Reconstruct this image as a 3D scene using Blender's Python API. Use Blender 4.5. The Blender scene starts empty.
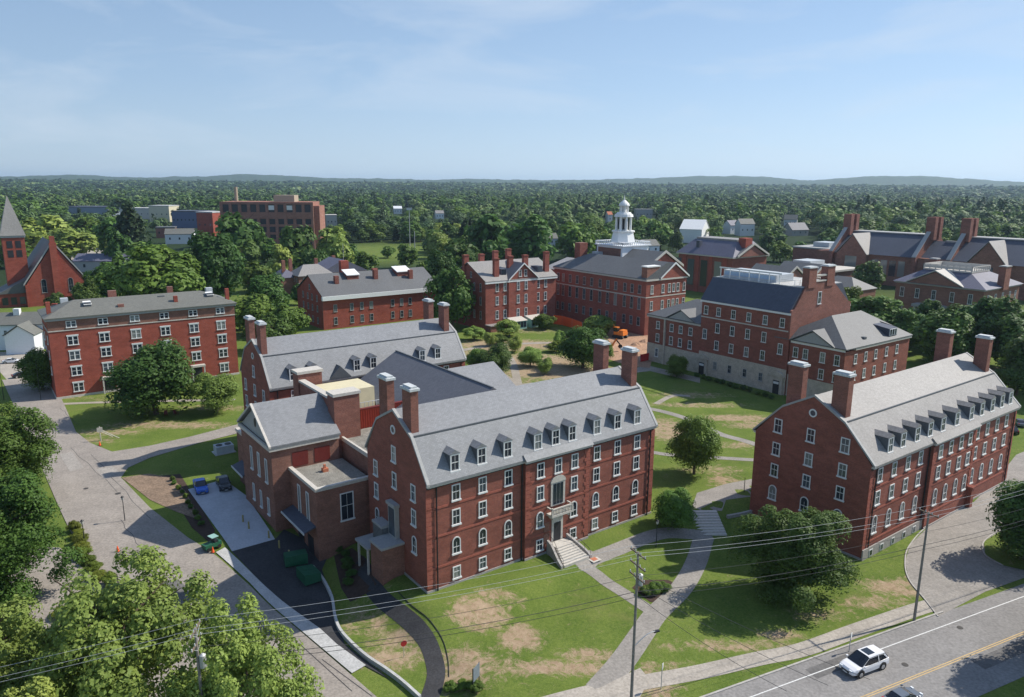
import bpy, bmesh, math, random
import numpy as np
from mathutils import Vector, Matrix
random.seed(7)
PI = math.pi
R = math.radians
sc = bpy.context.scene
COL = sc.collection

# ------------------------------------------------------------------ camera
FPX, PITCH, ROLL, HC = 741.27, 0.2173, 0.00674, 50.0
cam = bpy.data.cameras.new('camera')
camo = bpy.data.objects.new('camera', cam)
COL.objects.link(camo)
cam.sensor_width = 36.0
cam.lens = FPX / 1024 * 36.0
cam.clip_start = 0.5
cam.clip_end = 60000
camo.location = (0, 0, HC)
camo.rotation_euler = (Matrix.Rotation(PI / 2 - PITCH, 3, 'X') @ Matrix.Rotation(ROLL, 3, 'Z')).to_euler()
sc.camera = camo

# ------------------------------------------------------------------ light
SUN_AZ, SUN_EL = 20.0, 43.5          # azimuth counter-clockwise from +X
w = bpy.data.worlds.new('World')
sc.world = w
w.use_nodes = True
nt = w.node_tree
bg = nt.nodes['Background']
sky = nt.nodes.new('ShaderNodeTexSky')
sky.sky_type = 'NISHITA'
sky.sun_disc = False
sky.sun_elevation = R(SUN_EL)
sky.sun_rotation = R(90 - SUN_AZ)
sky.altitude = 50
sky.air_density = 1.0
sky.dust_density = 0.5
sky.ozone_density = 3.0
# thin high cirrus mixed into the sky
tc = nt.nodes.new('ShaderNodeTexCoord')
mp = nt.nodes.new('ShaderNodeMapping')
mp.inputs['Scale'].default_value = (2.0, 2.0, 7.5)
mp.inputs['Location'].default_value = (3.1, 0.4, 0.2)
nz = nt.nodes.new('ShaderNodeTexNoise')
nz.inputs['Scale'].default_value = 2.2
nz.inputs['Detail'].default_value = 7
nz.inputs['Roughness'].default_value = 0.55
nz.inputs['Distortion'].default_value = 0.6
cr = nt.nodes.new('ShaderNodeValToRGB')
cr.color_ramp.elements[0].position = 0.48
cr.color_ramp.elements[0].color = (0, 0, 0, 1)
cr.color_ramp.elements[1].position = 0.74
cr.color_ramp.elements[1].color = (0.40, 0.40, 0.40, 1)
mx = nt.nodes.new('ShaderNodeMix')
mx.data_type = 'RGBA'
mx.inputs['B'].default_value = (4.1, 4.6, 5.2, 1)
L = nt.links.new
L(tc.outputs['Generated'], mp.inputs['Vector'])
L(mp.outputs['Vector'], nz.inputs['Vector'])
L(nz.outputs['Fac'], cr.inputs['Fac'])
L(cr.outputs['Color'], mx.inputs['Factor'])
sxyz = nt.nodes.new('ShaderNodeSeparateXYZ')
L(tc.outputs['Generated'], sxyz.inputs[0])
hzr = nt.nodes.new('ShaderNodeValToRGB')      # how much low-sky colour replaces the model sky
hzr.color_ramp.interpolation = 'EASE'
hzr.color_ramp.elements[0].position = 0.30
hzr.color_ramp.elements[0].color = (0.88, 0.88, 0.88, 1)
hzr.color_ramp.elements[1].position = 0.75
hzr.color_ramp.elements[1].color = (0, 0, 0, 1)
L(sxyz.outputs['Z'], hzr.inputs['Fac'])
lows = nt.nodes.new('ShaderNodeValToRGB')
lows.color_ramp.elements[0].position = 0.0
lows.color_ramp.elements[0].color = (0.355, 0.455, 0.555, 1)
lows.color_ramp.elements[1].position = 0.30
lows.color_ramp.elements[1].color = (0.165, 0.262, 0.425, 1)
e_ = lows.color_ramp.elements.new(0.12)
e_.color = (0.255, 0.365, 0.510, 1)
L(sxyz.outputs['Z'], lows.inputs['Fac'])
xr = nt.nodes.new('ShaderNodeMapRange')
xr.inputs['From Min'].default_value = -0.6
xr.inputs['From Max'].default_value = 0.7
xr.inputs['To Min'].default_value = 7.8
xr.inputs['To Max'].default_value = 11.0
L(sxyz.outputs['X'], xr.inputs['Value'])
lsc = nt.nodes.new('ShaderNodeVectorMath')
lsc.operation = 'SCALE'
L(lows.outputs['Color'], lsc.inputs[0])
L(xr.outputs['Result'], lsc.inputs['Scale'])
hmx = nt.nodes.new('ShaderNodeMix')
hmx.data_type = 'RGBA'
L(lsc.outputs[0], hmx.inputs['B'])
L(hzr.outputs['Color'], hmx.inputs['Factor'])
L(sky.outputs['Color'], hmx.inputs['A'])
L(hmx.outputs['Result'], mx.inputs['A'])
L(mx.outputs['Result'], bg.inputs['Color'])
bg.inputs['Strength'].default_value = 0.118
sun = bpy.data.lights.new('sun', 'SUN')
sun.energy = 3.9
sun.angle = R(0.55)
sun.color = (1.0, 0.94, 0.84)
suno = bpy.data.objects.new('sun', sun)
COL.objects.link(suno)
sd = Vector((math.cos(R(SUN_EL)) * math.cos(R(SUN_AZ)), math.cos(R(SUN_EL)) * math.sin(R(SUN_AZ)), math.sin(R(SUN_EL))))
suno.rotation_euler = sd.to_track_quat('Z', 'Y').to_euler()
suno.location = (60, -40, 120)
sc.view_settings.view_transform = 'Standard'
sc.view_settings.look = 'None'
sc.view_settings.gamma = 1
sc.view_settings.use_curve_mapping = False
sc.view_settings.exposure = 0.58
sc.render.engine = 'CYCLES'
sc.cycles.volume_bounces = 0
sc.cycles.max_bounces = 6
sc.cycles.diffuse_bounces = 2
sc.cycles.transparent_max_bounces = 8

# ------------------------------------------------------------------ frames
TH = 0.6372                                     # heading of the campus grid
A0 = np.array([-10.334, 83.907])
AV = np.array([math.cos(TH), math.sin(TH)])
NV = np.array([-AV[1], AV[0]])

def sm(x):
    x = np.clip(x, 0, 1)
    return x * x * (3 - 2 * x)

def hgt(x, y):
    dx, dy = x - A0[0], y - A0[1]
    s = dx * AV[0] + dy * AV[1]
    t = dx * NV[0] + dy * NV[1]
    d1 = 1.4 * sm((-3 - t) / 7.0)
    d2 = 2.0 * sm((-1 - s) / 6.0) * sm((30 - t) / 20.0)
    return -(d1 + d2 - d1 * d2 / 2.0)

def Wd(s, t):
    p = A0 + AV * s + NV * t
    return float(p[0]), float(p[1])

def ray(px, py):
    u, v = px - 512, py - 348.5
    c, s_ = math.cos(ROLL), math.sin(ROLL)
    u, v = u * c + v * s_, -u * s_ + v * c
    X, Y = u / FPX, -v / FPX
    cp, sp = math.cos(PITCH), math.sin(PITCH)
    return X, cp + Y * sp, -sp + Y * cp

def G(px, py, z=None):
    """point on the ground (or at height z) seen at a place in the photograph"""
    d = ray(px, py)
    zz = 0.0 if z is None else z
    for _ in range(12):
        k = (zz - HC) / d[2]
        x, y = d[0] * k, d[1] * k
        if z is not None:
            break
        zz = float(hgt(np.float64(x), np.float64(y)))
    return Vector((x, y, zz))

def gz(x, y):
    return float(hgt(np.float64(x), np.float64(y)))

def PX(x, y, z):
    cp, sp = math.cos(PITCH), math.sin(PITCH)
    z = z - HC
    Z = y * cp - z * sp
    Y = y * sp + z * cp
    u, v = FPX * x / Z, -FPX * Y / Z
    c, s_ = math.cos(ROLL), math.sin(ROLL)
    return 512 + u * c - v * s_, 348.5 + u * s_ + v * c

# ------------------------------------------------------------------ materials
MATS = {}
def mat(name, col, rough=0.8, var=0.12, scale=1.5, scale2=None, col2=None, spec=0.3, metal=0.0, bump=0.0, obj_rand=0.0, mid=0.5, width=0.3):
    if name in MATS:
        return MATS[name]
    m = bpy.data.materials.new(name)
    m.use_nodes = True
    n, l = m.node_tree.nodes, m.node_tree.links
    b = n['Principled BSDF']
    b.inputs['Roughness'].default_value = rough
    b.inputs['Specular IOR Level'].default_value = spec
    b.inputs['Metallic'].default_value = metal
    t = n.new('ShaderNodeTexCoord')
    no = n.new('ShaderNodeTexNoise')
    no.inputs['Scale'].default_value = scale
    no.inputs['Detail'].default_value = 6
    no.inputs['Roughness'].default_value = 0.65
    l.new(t.outputs['Object'], no.inputs['Vector'])
    r = n.new('ShaderNodeValToRGB')
    c2 = col2 or [c * (1 - var) for c in col]
    c1 = col if col2 else [min(1, c * (1 + var)) for c in col]
    r.color_ramp.elements[0].position = mid - width / 2
    r.color_ramp.elements[1].position = mid + width / 2
    r.color_ramp.elements[0].color = (*c2, 1)
    r.color_ramp.elements[1].color = (*c1, 1)
    l.new(no.outputs['Fac'], r.inputs['Fac'])
    out = r.outputs['Color']
    if scale2:
        n2 = n.new('ShaderNodeTexNoise')
        n2.inputs['Scale'].default_value = scale2
        n2.inputs['Detail'].default_value = 3
        l.new(t.outputs['Object'], n2.inputs['Vector'])
        mr = n.new('ShaderNodeMapRange')
        mr.inputs['From Min'].default_value = 0.3
        mr.inputs['From Max'].default_value = 0.7
        mr.inputs['To Min'].default_value = 1 - var * 1.6
        mr.inputs['To Max'].default_value = 1 + var * 1.6
        l.new(n2.outputs['Fac'], mr.inputs['Value'])
        h = n.new('ShaderNodeVectorMath')
        h.operation = 'SCALE'
        l.new(out, h.inputs[0])
        l.new(mr.outputs['Result'], h.inputs['Scale'])
        out = h.outputs[0]
    if obj_rand:
        oi = n.new('ShaderNodeObjectInfo')
        mr = n.new('ShaderNodeMapRange')
        mr.inputs['To Min'].default_value = 1 - obj_rand
        mr.inputs['To Max'].default_value = 1 + obj_rand
        l.new(oi.outputs['Random'], mr.inputs['Value'])
        h = n.new('ShaderNodeVectorMath')
        h.operation = 'SCALE'
        l.new(out, h.inputs[0])
        l.new(mr.outputs['Result'], h.inputs['Scale'])
        out = h.outputs[0]
    l.new(out, b.inputs['Base Color'])
    if bump:
        bu = n.new('ShaderNodeBump')
        bu.inputs['Strength'].default_value = bump
        bu.inputs['Distance'].default_value = 0.05
        l.new(no.outputs['Fac'], bu.inputs['Height'])
        l.new(bu.outputs['Normal'], b.inputs['Normal'])
    MATS[name] = m
    return m

def brick(name, c1, c2, mortar=(0.33, 0.24, 0.20)):
    """wall of laid brick: real courses that follow the wall, with mottled firing"""
    m = bpy.data.materials.new(name)
    m.use_nodes = True
    n, l = m.node_tree.nodes, m.node_tree.links
    b = n['Principled BSDF']
    b.inputs['Roughness'].default_value = 0.88
    b.inputs['Specular IOR Level'].default_value = 0.2
    t = n.new('ShaderNodeTexCoord')
    sx = n.new('ShaderNodeSeparateXYZ')
    l.new(t.outputs['Object'], sx.inputs[0])
    ad = n.new('ShaderNodeMath'); ad.operation = 'ADD'
    l.new(sx.outputs['X'], ad.inputs[0]); l.new(sx.outputs['Y'], ad.inputs[1])
    cx = n.new('ShaderNodeCombineXYZ')
    l.new(ad.outputs[0], cx.inputs['X']); l.new(sx.outputs['Z'], cx.inputs['Y'])
    bt = n.new('ShaderNodeTexBrick')
    bt.inputs['Scale'].default_value = 1.0
    bt.inputs['Brick Width'].default_value = 0.24
    bt.inputs['Row Height'].default_value = 0.085
    bt.inputs['Mortar Size'].default_value = 0.010
    bt.inputs['Color1'].default_value = (*c1, 1)
    bt.inputs['Color2'].default_value = (*c2, 1)
    bt.inputs['Mortar'].default_value = (*mortar, 1)
    l.new(cx.outputs[0], bt.inputs['Vector'])
    out = bt.outputs['Color']
    for sc_, v in ((0.12, 0.14), (0.6, 0.15), (4.0, 0.16)):
        no = n.new('ShaderNodeTexNoise')
        no.inputs['Scale'].default_value = sc_
        no.inputs['Detail'].default_value = 5
        mp_ = n.new('ShaderNodeMapping')
        mp_.inputs['Scale'].default_value = (1, 1, 2.2)
        l.new(t.outputs['Object'], mp_.inputs['Vector'])
        l.new(mp_.outputs[0], no.inputs['Vector'])
        mr = n.new('ShaderNodeMapRange')
        mr.inputs['From Min'].default_value = 0.3
        mr.inputs['From Max'].default_value = 0.7
        mr.inputs['To Min'].default_value = 1 - v
        mr.inputs['To Max'].default_value = 1 + v
        l.new(no.outputs['Fac'], mr.inputs['Value'])
        h = n.new('ShaderNodeVectorMath'); h.operation = 'SCALE'
        l.new(out, h.inputs[0]); l.new(mr.outputs['Result'], h.inputs['Scale'])
        out = h.outputs[0]
    l.new(out, b.inputs['Base Color'])
    MATS[name] = m
    return m

def slate(name, c1, var=0.10, row=0.28):
    m = bpy.data.materials.new(name)
    m.use_nodes = True
    n, l = m.node_tree.nodes, m.node_tree.links
    b = n['Principled BSDF']
    b.inputs['Roughness'].default_value = 0.62
    b.inputs['Specular IOR Level'].default_value = 0.35
    t = n.new('ShaderNodeTexCoord')
    sx = n.new('ShaderNodeSeparateXYZ')
    l.new(t.outputs['Object'], sx.inputs[0])
    ad = n.new('ShaderNodeMath'); ad.operation = 'ADD'
    l.new(sx.outputs['Y'], ad.inputs[0]); l.new(sx.outputs['Z'], ad.inputs[1])
    cx = n.new('ShaderNodeCombineXYZ')
    l.new(sx.outputs['X'], cx.inputs['X']); l.new(ad.outputs[0], cx.inputs['Y'])
    bt = n.new('ShaderNodeTexBrick')
    bt.inputs['Scale'].default_value = 1.0
    bt.inputs['Brick Width'].default_value = row * 1.4
    bt.inputs['Row Height'].default_value = row
    bt.inputs['Mortar Size'].default_value = 0.012
    bt.inputs['Color1'].default_value = (*[c * (1 + var) for c in c1], 1)
    bt.inputs['Color2'].default_value = (*[c * (1 - var) for c in c1], 1)
    bt.inputs['Mortar'].default_value = (*[c * 0.6 for c in c1], 1)
    l.new(cx.outputs[0], bt.inputs['Vector'])
    out = bt.outputs['Color']
    for sc_, v in ((0.12, 0.07), (1.6, 0.06)):
        no = n.new('ShaderNodeTexNoise')
        no.inputs['Scale'].default_value = sc_
        no.inputs['Detail'].default_value = 6
        l.new(t.outputs['Object'], no.inputs['Vector'])
        mr = n.new('ShaderNodeMapRange')
        mr.inputs['From Min'].default_value = 0.3
        mr.inputs['From Max'].default_value = 0.7
        mr.inputs['To Min'].default_value = 1 - v
        mr.inputs['To Max'].default_value = 1 + v
        l.new(no.outputs['Fac'], mr.inputs['Value'])
        h = n.new('ShaderNodeVectorMath'); h.operation = 'SCALE'
        l.new(out, h.inputs[0]); l.new(mr.outputs['Result'], h.inputs['Scale'])
        out = h.outputs[0]
    l.new(out, b.inputs['Base Color'])
    MATS[name] = m
    return m

BR = brick('brick_red', (0.275, 0.082, 0.055), (0.195, 0.056, 0.042), (0.24, 0.14, 0.11))
BRD = brick('brick_brown', (0.26, 0.115, 0.078), (0.185, 0.078, 0.056), (0.25, 0.17, 0.14))
BRO = brick('brick_orange', (0.33, 0.072, 0.045), (0.26, 0.054, 0.037), (0.29, 0.12, 0.09))
BRT = brick('brick_chimney', (0.26, 0.095, 0.065), (0.18, 0.065, 0.048), (0.27, 0.17, 0.14))
BRJ = brick('brick_rose', (0.30, 0.080, 0.055), (0.23, 0.060, 0.045), (0.28, 0.14, 0.11))
BRP = brick('brick_pale', (0.30, 0.13, 0.09), (0.24, 0.10, 0.075), (0.30, 0.2, 0.16))
BRB = mat('belt_brick', (0.31, 0.10, 0.07), 0.85, 0.12, 2, 14)
SL = slate('slate_grey', (0.222, 0.228, 0.236))
SLB = slate('slate_warm', (0.265, 0.252, 0.238))
SLD = slate('slate_dark', (0.115, 0.12, 0.138))
SLN = slate('slate_navy', (0.075, 0.084, 0.112))
SLP = slate('slate_violet', (0.12, 0.12, 0.165))
SLG = slate('shingle_grey', (0.15, 0.15, 0.132))
SLK = slate('shingle_charcoal', (0.125, 0.128, 0.13))
SLW = slate('slate_light', (0.42, 0.40, 0.38))
WH = mat('white_paint', (0.74, 0.74, 0.72), 0.55, 0.06, 3)
WHS = mat('white_siding', (0.72, 0.74, 0.76), 0.6, 0.05, 2)
TRIM = mat('stone_trim', (0.50, 0.47, 0.42), 0.8, 0.12, 3)
TRG = mat('grey_trim', (0.34, 0.34, 0.33), 0.7, 0.10, 3)
LIME = mat('limestone', (0.44, 0.39, 0.32), 0.85, 0.14, 0.8, 6)
GRAN = mat('granite_base', (0.33, 0.31, 0.29), 0.85, 0.2, 5)
CAPM = mat('chimney_cap', (0.50, 0.52, 0.52), 0.7, 0.15, 4)
LEADM = mat('lead_flashing', (0.10, 0.11, 0.12), 0.6, 0.15, 4)
DKM = mat('dark_metal', (0.025, 0.027, 0.03), 0.5, 0.2, 4)
BLKD = mat('dark_door', (0.03, 0.03, 0.035), 0.5, 0.2, 3)
REDM = mat('red_louvre', (0.14, 0.022, 0.018), 0.6, 0.15, 4)
REDP = mat('red_panel', (0.36, 0.055, 0.030), 0.55, 0.08, 2)
CREAM = mat('cream_paint', (0.62, 0.55, 0.36), 0.5, 0.05, 1)
FLATR = mat('flat_roof', (0.21, 0.20, 0.175), 0.9, 0.2, 0.6, 6)
FLATD = mat('flat_roof_membrane', (0.42, 0.42, 0.41), 0.9, 0.2, 0.3, 4)
CONC = mat('concrete', (0.42, 0.42, 0.41), 0.85, 0.10, 0.6, 5)
CONCN = mat('concrete_pad', (0.42, 0.44, 0.47), 0.85, 0.06, 0.4, 4)
ASP = mat('asphalt_worn', (0.275, 0.245, 0.215), 0.9, 0.12, 0.22, 3.5)
ASPR = mat('asphalt_road', (0.225, 0.215, 0.205), 0.9, 0.12, 0.18, 3.0)
ASPN = mat('asphalt_new', (0.045, 0.045, 0.048), 0.9, 0.15, 0.4, 5)
PATH = mat('path_asphalt', (0.26, 0.24, 0.215), 0.9, 0.12, 0.3, 4)
PATHT = mat('path_pale', (0.30, 0.265, 0.22), 0.9, 0.15, 0.3, 4)
SIDE = mat('sidewalk_worn', (0.35, 0.315, 0.27), 0.9, 0.12, 0.3, 4)
KERB = mat('kerb_granite', (0.38, 0.36, 0.33), 0.85, 0.15, 2)
PAINTW = mat('road_paint_white', (0.62, 0.62, 0.60), 0.7, 0.15, 6)
PAINTY = mat('road_paint_yellow', (0.55, 0.38, 0.16), 0.7, 0.18, 6)
SEAL = mat('tar_seal', (0.04, 0.04, 0.042), 0.8, 0.15, 6)
WOOD = mat('pole_wood', (0.15, 0.115, 0.085), 0.9, 0.25, 3)
WOODG = mat('pole_wood_grey', (0.22, 0.20, 0.18), 0.9, 0.2, 3)
WIRE = mat('wire_dark', (0.05, 0.05, 0.05), 0.6, 0.1, 3)
WIREL = mat('wire_bare', (0.42, 0.43, 0.44), 0.5, 0.1, 3)
GALV = mat('galvanised', (0.45, 0.46, 0.47), 0.5, 0.1, 3, metal=0.3)
COPG = mat('copper_green', (0.25, 0.42, 0.38), 0.7, 0.12, 2)
GREENP = mat('green_paint', (0.02, 0.10, 0.055), 0.5, 0.15, 2)
ORANGE = mat('orange_mesh', (0.85, 0.12, 0.03), 0.7, 0.08, 3)
ORM = mat('orange_paint', (0.75, 0.22, 0.04), 0.5, 0.1, 3)
BARK = mat('bark', (0.10, 0.075, 0.055), 0.95, 0.25, 4)
TYRE = mat('tyre', (0.02, 0.02, 0.02), 0.8, 0.1, 5)
CARW = mat('car_white', (0.72, 0.72, 0.73), 0.25, 0.02, 2, spec=0.6)
CARB = mat('car_blue', (0.03, 0.13, 0.55), 0.25, 0.02, 2, spec=0.6)
CARK = mat('car_black', (0.02, 0.022, 0.026), 0.25, 0.02, 2, spec=0.6)
CARG = mat('car_grey', (0.12, 0.14, 0.17), 0.25, 0.02, 2, spec=0.6)
HUBM = mat('hub_alloy', (0.5, 0.5, 0.5), 0.35, 0.05, 4, metal=0.6)
LAMPR = mat('tail_lamp', (0.4, 0.02, 0.02), 0.3, 0.05, 4)
LAMPW = mat('head_lamp', (0.75, 0.78, 0.8), 0.15, 0.05, 4)
SOIL = mat('bare_soil', (0.21, 0.15, 0.105), 0.95, 0.2, 0.4, 3)
SOILR = mat('raw_soil', (0.36, 0.22, 0.14), 0.95, 0.2, 0.2, 2)
MULCH = mat('mulch', (0.06, 0.038, 0.028), 0.95, 0.2, 2)
RUBB = mat('terracotta', (0.45, 0.16, 0.09), 0.8, 0.1, 3)
HVAC = mat('hvac_grey', (0.45, 0.48, 0.50), 0.5, 0.1, 1)

def glass_mat(name, col, rough=0.12):
    m = bpy.data.materials.new(name)
    m.use_nodes = True
    n, l = m.node_tree.nodes, m.node_tree.links
    b = n['Principled BSDF']
    b.inputs['Roughness'].default_value = rough
    b.inputs['Specular IOR Level'].default_value = 0.7
    oi = n.new('ShaderNodeObjectInfo')
    r = n.new('ShaderNodeValToRGB')
    r.color_ramp.interpolation = 'CONSTANT'
    e = r.color_ramp.elements
    e[0].position = 0; e[0].color = (*col, 1)
    e[1].position = 0.55; e[1].color = (col[0] * 2.2 + .02, col[1] * 2.2 + .02, col[2] * 2.0 + .02, 1)
    x = e.new(0.86); x.color = (0.20, 0.21, 0.20, 1)
    l.new(oi.outputs['Random'], r.inputs['Fac'])
    l.new(r.outputs['Color'], b.inputs['Base Color'])
    MATS[name] = m
    return m
GL = glass_mat('window_glass', (0.022, 0.030, 0.042))
CGL = mat('car_glass', (0.012, 0.014, 0.018), 0.06, 0.02, 2, spec=0.8)

def leafmat(name, c1, c2, rnd=0.12):
    m = bpy.data.materials.new(name)
    m.use_nodes = True
    n, l = m.node_tree.nodes, m.node_tree.links
    b = n['Principled BSDF']
    b.inputs['Roughness'].default_value = 0.6
    b.inputs['Specular IOR Level'].default_value = 0.25
    t = n.new('ShaderNodeTexCoord')
    no = n.new('ShaderNodeTexNoise')
    no.inputs['Scale'].default_value = 0.45
    no.inputs['Detail'].default_value = 8
    no.inputs['Roughness'].default_value = 0.75
    l.new(t.outputs['Object'], no.inputs['Vector'])
    r = n.new('ShaderNodeValToRGB')
    r.color_ramp.elements[0].position = 0.35
    r.color_ramp.elements[1].position = 0.65
    r.color_ramp.elements[0].color = (*c2, 1)
    r.color_ramp.elements[1].color = (*c1, 1)
    l.new(no.outputs['Fac'], r.inputs['Fac'])
    oi = n.new('ShaderNodeObjectInfo')
    hs = n.new('ShaderNodeHueSaturation')
    mr = n.new('ShaderNodeMapRange')
    mr.inputs['To Min'].default_value = 1 - rnd * 2.0
    mr.inputs['To Max'].default_value = 1 + rnd * 2.0
    l.new(oi.outputs['Random'], mr.inputs['Value'])
    l.new(mr.outputs['Result'], hs.inputs['Value'])
    mh = n.new('ShaderNodeMapRange')
    mh.inputs['To Min'].default_value = 0.5 + rnd * 0.16
    mh.inputs['To Max'].default_value = 0.5 - rnd * 0.16
    ml = n.new('ShaderNodeMath'); ml.operation = 'MULTIPLY'; ml.inputs[1].default_value = 7.31
    fr = n.new('ShaderNodeMath'); fr.operation = 'FRACT'
    l.new(oi.outputs['Random'], ml.inputs[0]); l.new(ml.outputs[0], fr.inputs[0]); l.new(fr.outputs[0], mh.inputs['Value'])
    l.new(mh.outputs['Result'], hs.inputs['Hue'])
    l.new(r.outputs['Color'], hs.inputs['Color'])
    l.new(hs.outputs['Color'], b.inputs['Base Color'])
    tr = n.new('ShaderNodeBsdfTranslucent')
    l.new(hs.outputs['Color'], tr.inputs['Color'])
    ms = n.new('ShaderNodeMixShader')
    ms.inputs[0].default_value = 0.30
    l.new(b.outputs[0], ms.inputs[1]); l.new(tr.outputs[0], ms.inputs[2])
    l.new(ms.outputs[0], n['Material Output'].inputs['Surface'])
    MATS[name] = m
    return m
LEAF = leafmat('leaf_green', (0.150, 0.245, 0.042), (0.068, 0.130, 0.022))
LEAFD = leafmat('leaf_dark', (0.105, 0.185, 0.036), (0.046, 0.096, 0.021))
LEAFL = leafmat('leaf_light', (0.310, 0.395, 0.090), (0.165, 0.240, 0.048))
LEAFY = leafmat('leaf_yellow_green', (0.19, 0.23, 0.03), (0.10, 0.14, 0.02))
LEAFC = leafmat('needle_green', (0.052, 0.090, 0.038), (0.026, 0.052, 0.024))

# ------------------------------------------------------------------ mesh builder
class MB:
    def __init__(s):
        s.v = []; s.f = []; s.m = []
    def add(s, vs, fs, m=0):
        b = len(s.v)
        s.v += [tuple(map(float, p)) for p in vs]
        s.f += [[i + b for i in f] for f in fs]
        s.m += [m] * len(fs)
        return s
    def box(s, x0, x1, y0, y1, z0, z1, m=0):
        v = [(x0, y0, z0), (x1, y0, z0), (x1, y1, z0), (x0, y1, z0), (x0, y0, z1), (x1, y0, z1), (x1, y1, z1), (x0, y1, z1)]
        return s.add(v, [(0, 3, 2, 1), (4, 5, 6, 7), (0, 1, 5, 4), (1, 2, 6, 5), (2, 3, 7, 6), (3, 0, 4, 7)], m)
    def quad(s, a, b, c, d, m=0):
        return s.add([a, b, c, d], [(0, 1, 2, 3)], m)
    def prism(s, prof, ax, a0, a1, m=0):
        """prof: 2-D outline; ax 'x': outline in (y,z) run along x; 'y': outline in (x,z) run along y; 'z': outline in (x,y) run along z"""
        n = len(prof)
        def P(p, a):
            return (a, p[0], p[1]) if ax == 'x' else ((p[0], a, p[1]) if ax == 'y' else (p[0], p[1], a))
        vs = [P(p, a0) for p in prof] + [P(p, a1) for p in prof]
        fs = [list(range(n))[::-1], [i + n for i in range(n)]]
        fs += [(i, (i + 1) % n, (i + 1) % n + n, i + n) for i in range(n)]
        return s.add(vs, fs, m)
    def tube(s, p, q, r0, r1=None, n=8, m=0):
        r1 = r0 if r1 is None else r1
        p, q = Vector(p), Vector(q)
        d = (q - p)
        if d.length < 1e-6:
            return s
        d.normalize()
        e = d.orthogonal().normalized()
        g = d.cross(e)
        vs = []
        for c, r in ((p, r0), (q, r1)):
            for i in range(n):
                a = 2 * PI * i / n
                vs.append(c + (e * math.cos(a) + g * math.sin(a)) * r)
        fs = [(i, (i + 1) % n, (i + 1) % n + n, i + n) for i in range(n)]
        fs += [list(range(n))[::-1], [i + n for i in range(n)]]
        return s.add(vs, fs, m)
    def cone(s, c, z0, z1, r0, r1, n=8, m=0, rot=0):
        vs = []
        for z, r in ((z0, r0), (z1, max(r1, 1e-3))):
            for i in range(n):
                a = 2 * PI * i / n + rot
                vs.append((c[0] + r * math.cos(a), c[1] + r * math.sin(a), z))
        fs = [(i, (i + 1) % n, (i + 1) % n + n, i + n) for i in range(n)]
        fs += [list(range(n))[::-1], [i + n for i in range(n)]]
        return s.add(vs, fs, m)
    def build(s, name, mats, parent=None, loc=(0, 0, 0), rot=0.0, smooth=False):
        me = bpy.data.meshes.new(name)
        me.from_pydata(s.v, [], s.f)
        if not isinstance(mats, (list, tuple)):
            mats = [mats]
        for m in mats:
            me.materials.append(m)
        if len(mats) > 1:
            me.polygons.foreach_set('material_index', s.m)
        bm = bmesh.new(); bm.from_mesh(me)
        bmesh.ops.recalc_face_normals(bm, faces=bm.faces)
        bm.to_mesh(me); bm.free()
        if smooth:
            me.polygons.foreach_set('use_smooth', [True] * len(me.polygons))
        o = bpy.data.objects.new(name, me)
        COL.objects.link(o)
        o.location = loc
        o.rotation_euler = (0, 0, rot)
        if parent:
            o.parent = parent
        return o

def tag(o, label, cat, group=None, kind=None):
    o['label'] = label; o['category'] = cat
    if group: o['group'] = group
    if kind: o['kind'] = kind
    return o

def empty(name, loc, rot=0.0, label=None, cat=None, group=None):
    o = bpy.data.objects.new(name, None)
    COL.objects.link(o)
    o.location = loc; o.rotation_euler = (0, 0, rot)
    o.empty_display_size = 1
    if label: tag(o, label, cat, group)
    return o

def structure(o):
    o['kind'] = 'structure'
    return o

def copy_obj(o, parent=None, loc=None, rot=None):
    c = o.copy(); COL.objects.link(c)
    if parent is not None: c.parent = parent
    if loc is not None: c.location = loc
    if rot is not None: c.rotation_euler = (0, 0, rot) if not hasattr(rot, '__len__') else rot
    return c

def copy_tree(o, parent=None):
    c = o.copy(); COL.objects.link(c)
    if parent: c.parent = parent
    for ch in list(o.children):
        copy_tree(ch, c)
    return c

def place_tree_obj(name, src_parts, loc, rot, scale, label, cat, group):
    r = empty(name, loc, rot, label, cat, group)
    r.scale = scale
    for p in src_parts:
        c = p.copy(); COL.objects.link(c); c.parent = r
    return r

def bld(s, t, z, label, name='brick_building', cat='building', group=None, rot=TH):
    x, y = Wd(s, t)
    return empty(name, (x, y, z), rot, label, cat, group)

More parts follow.
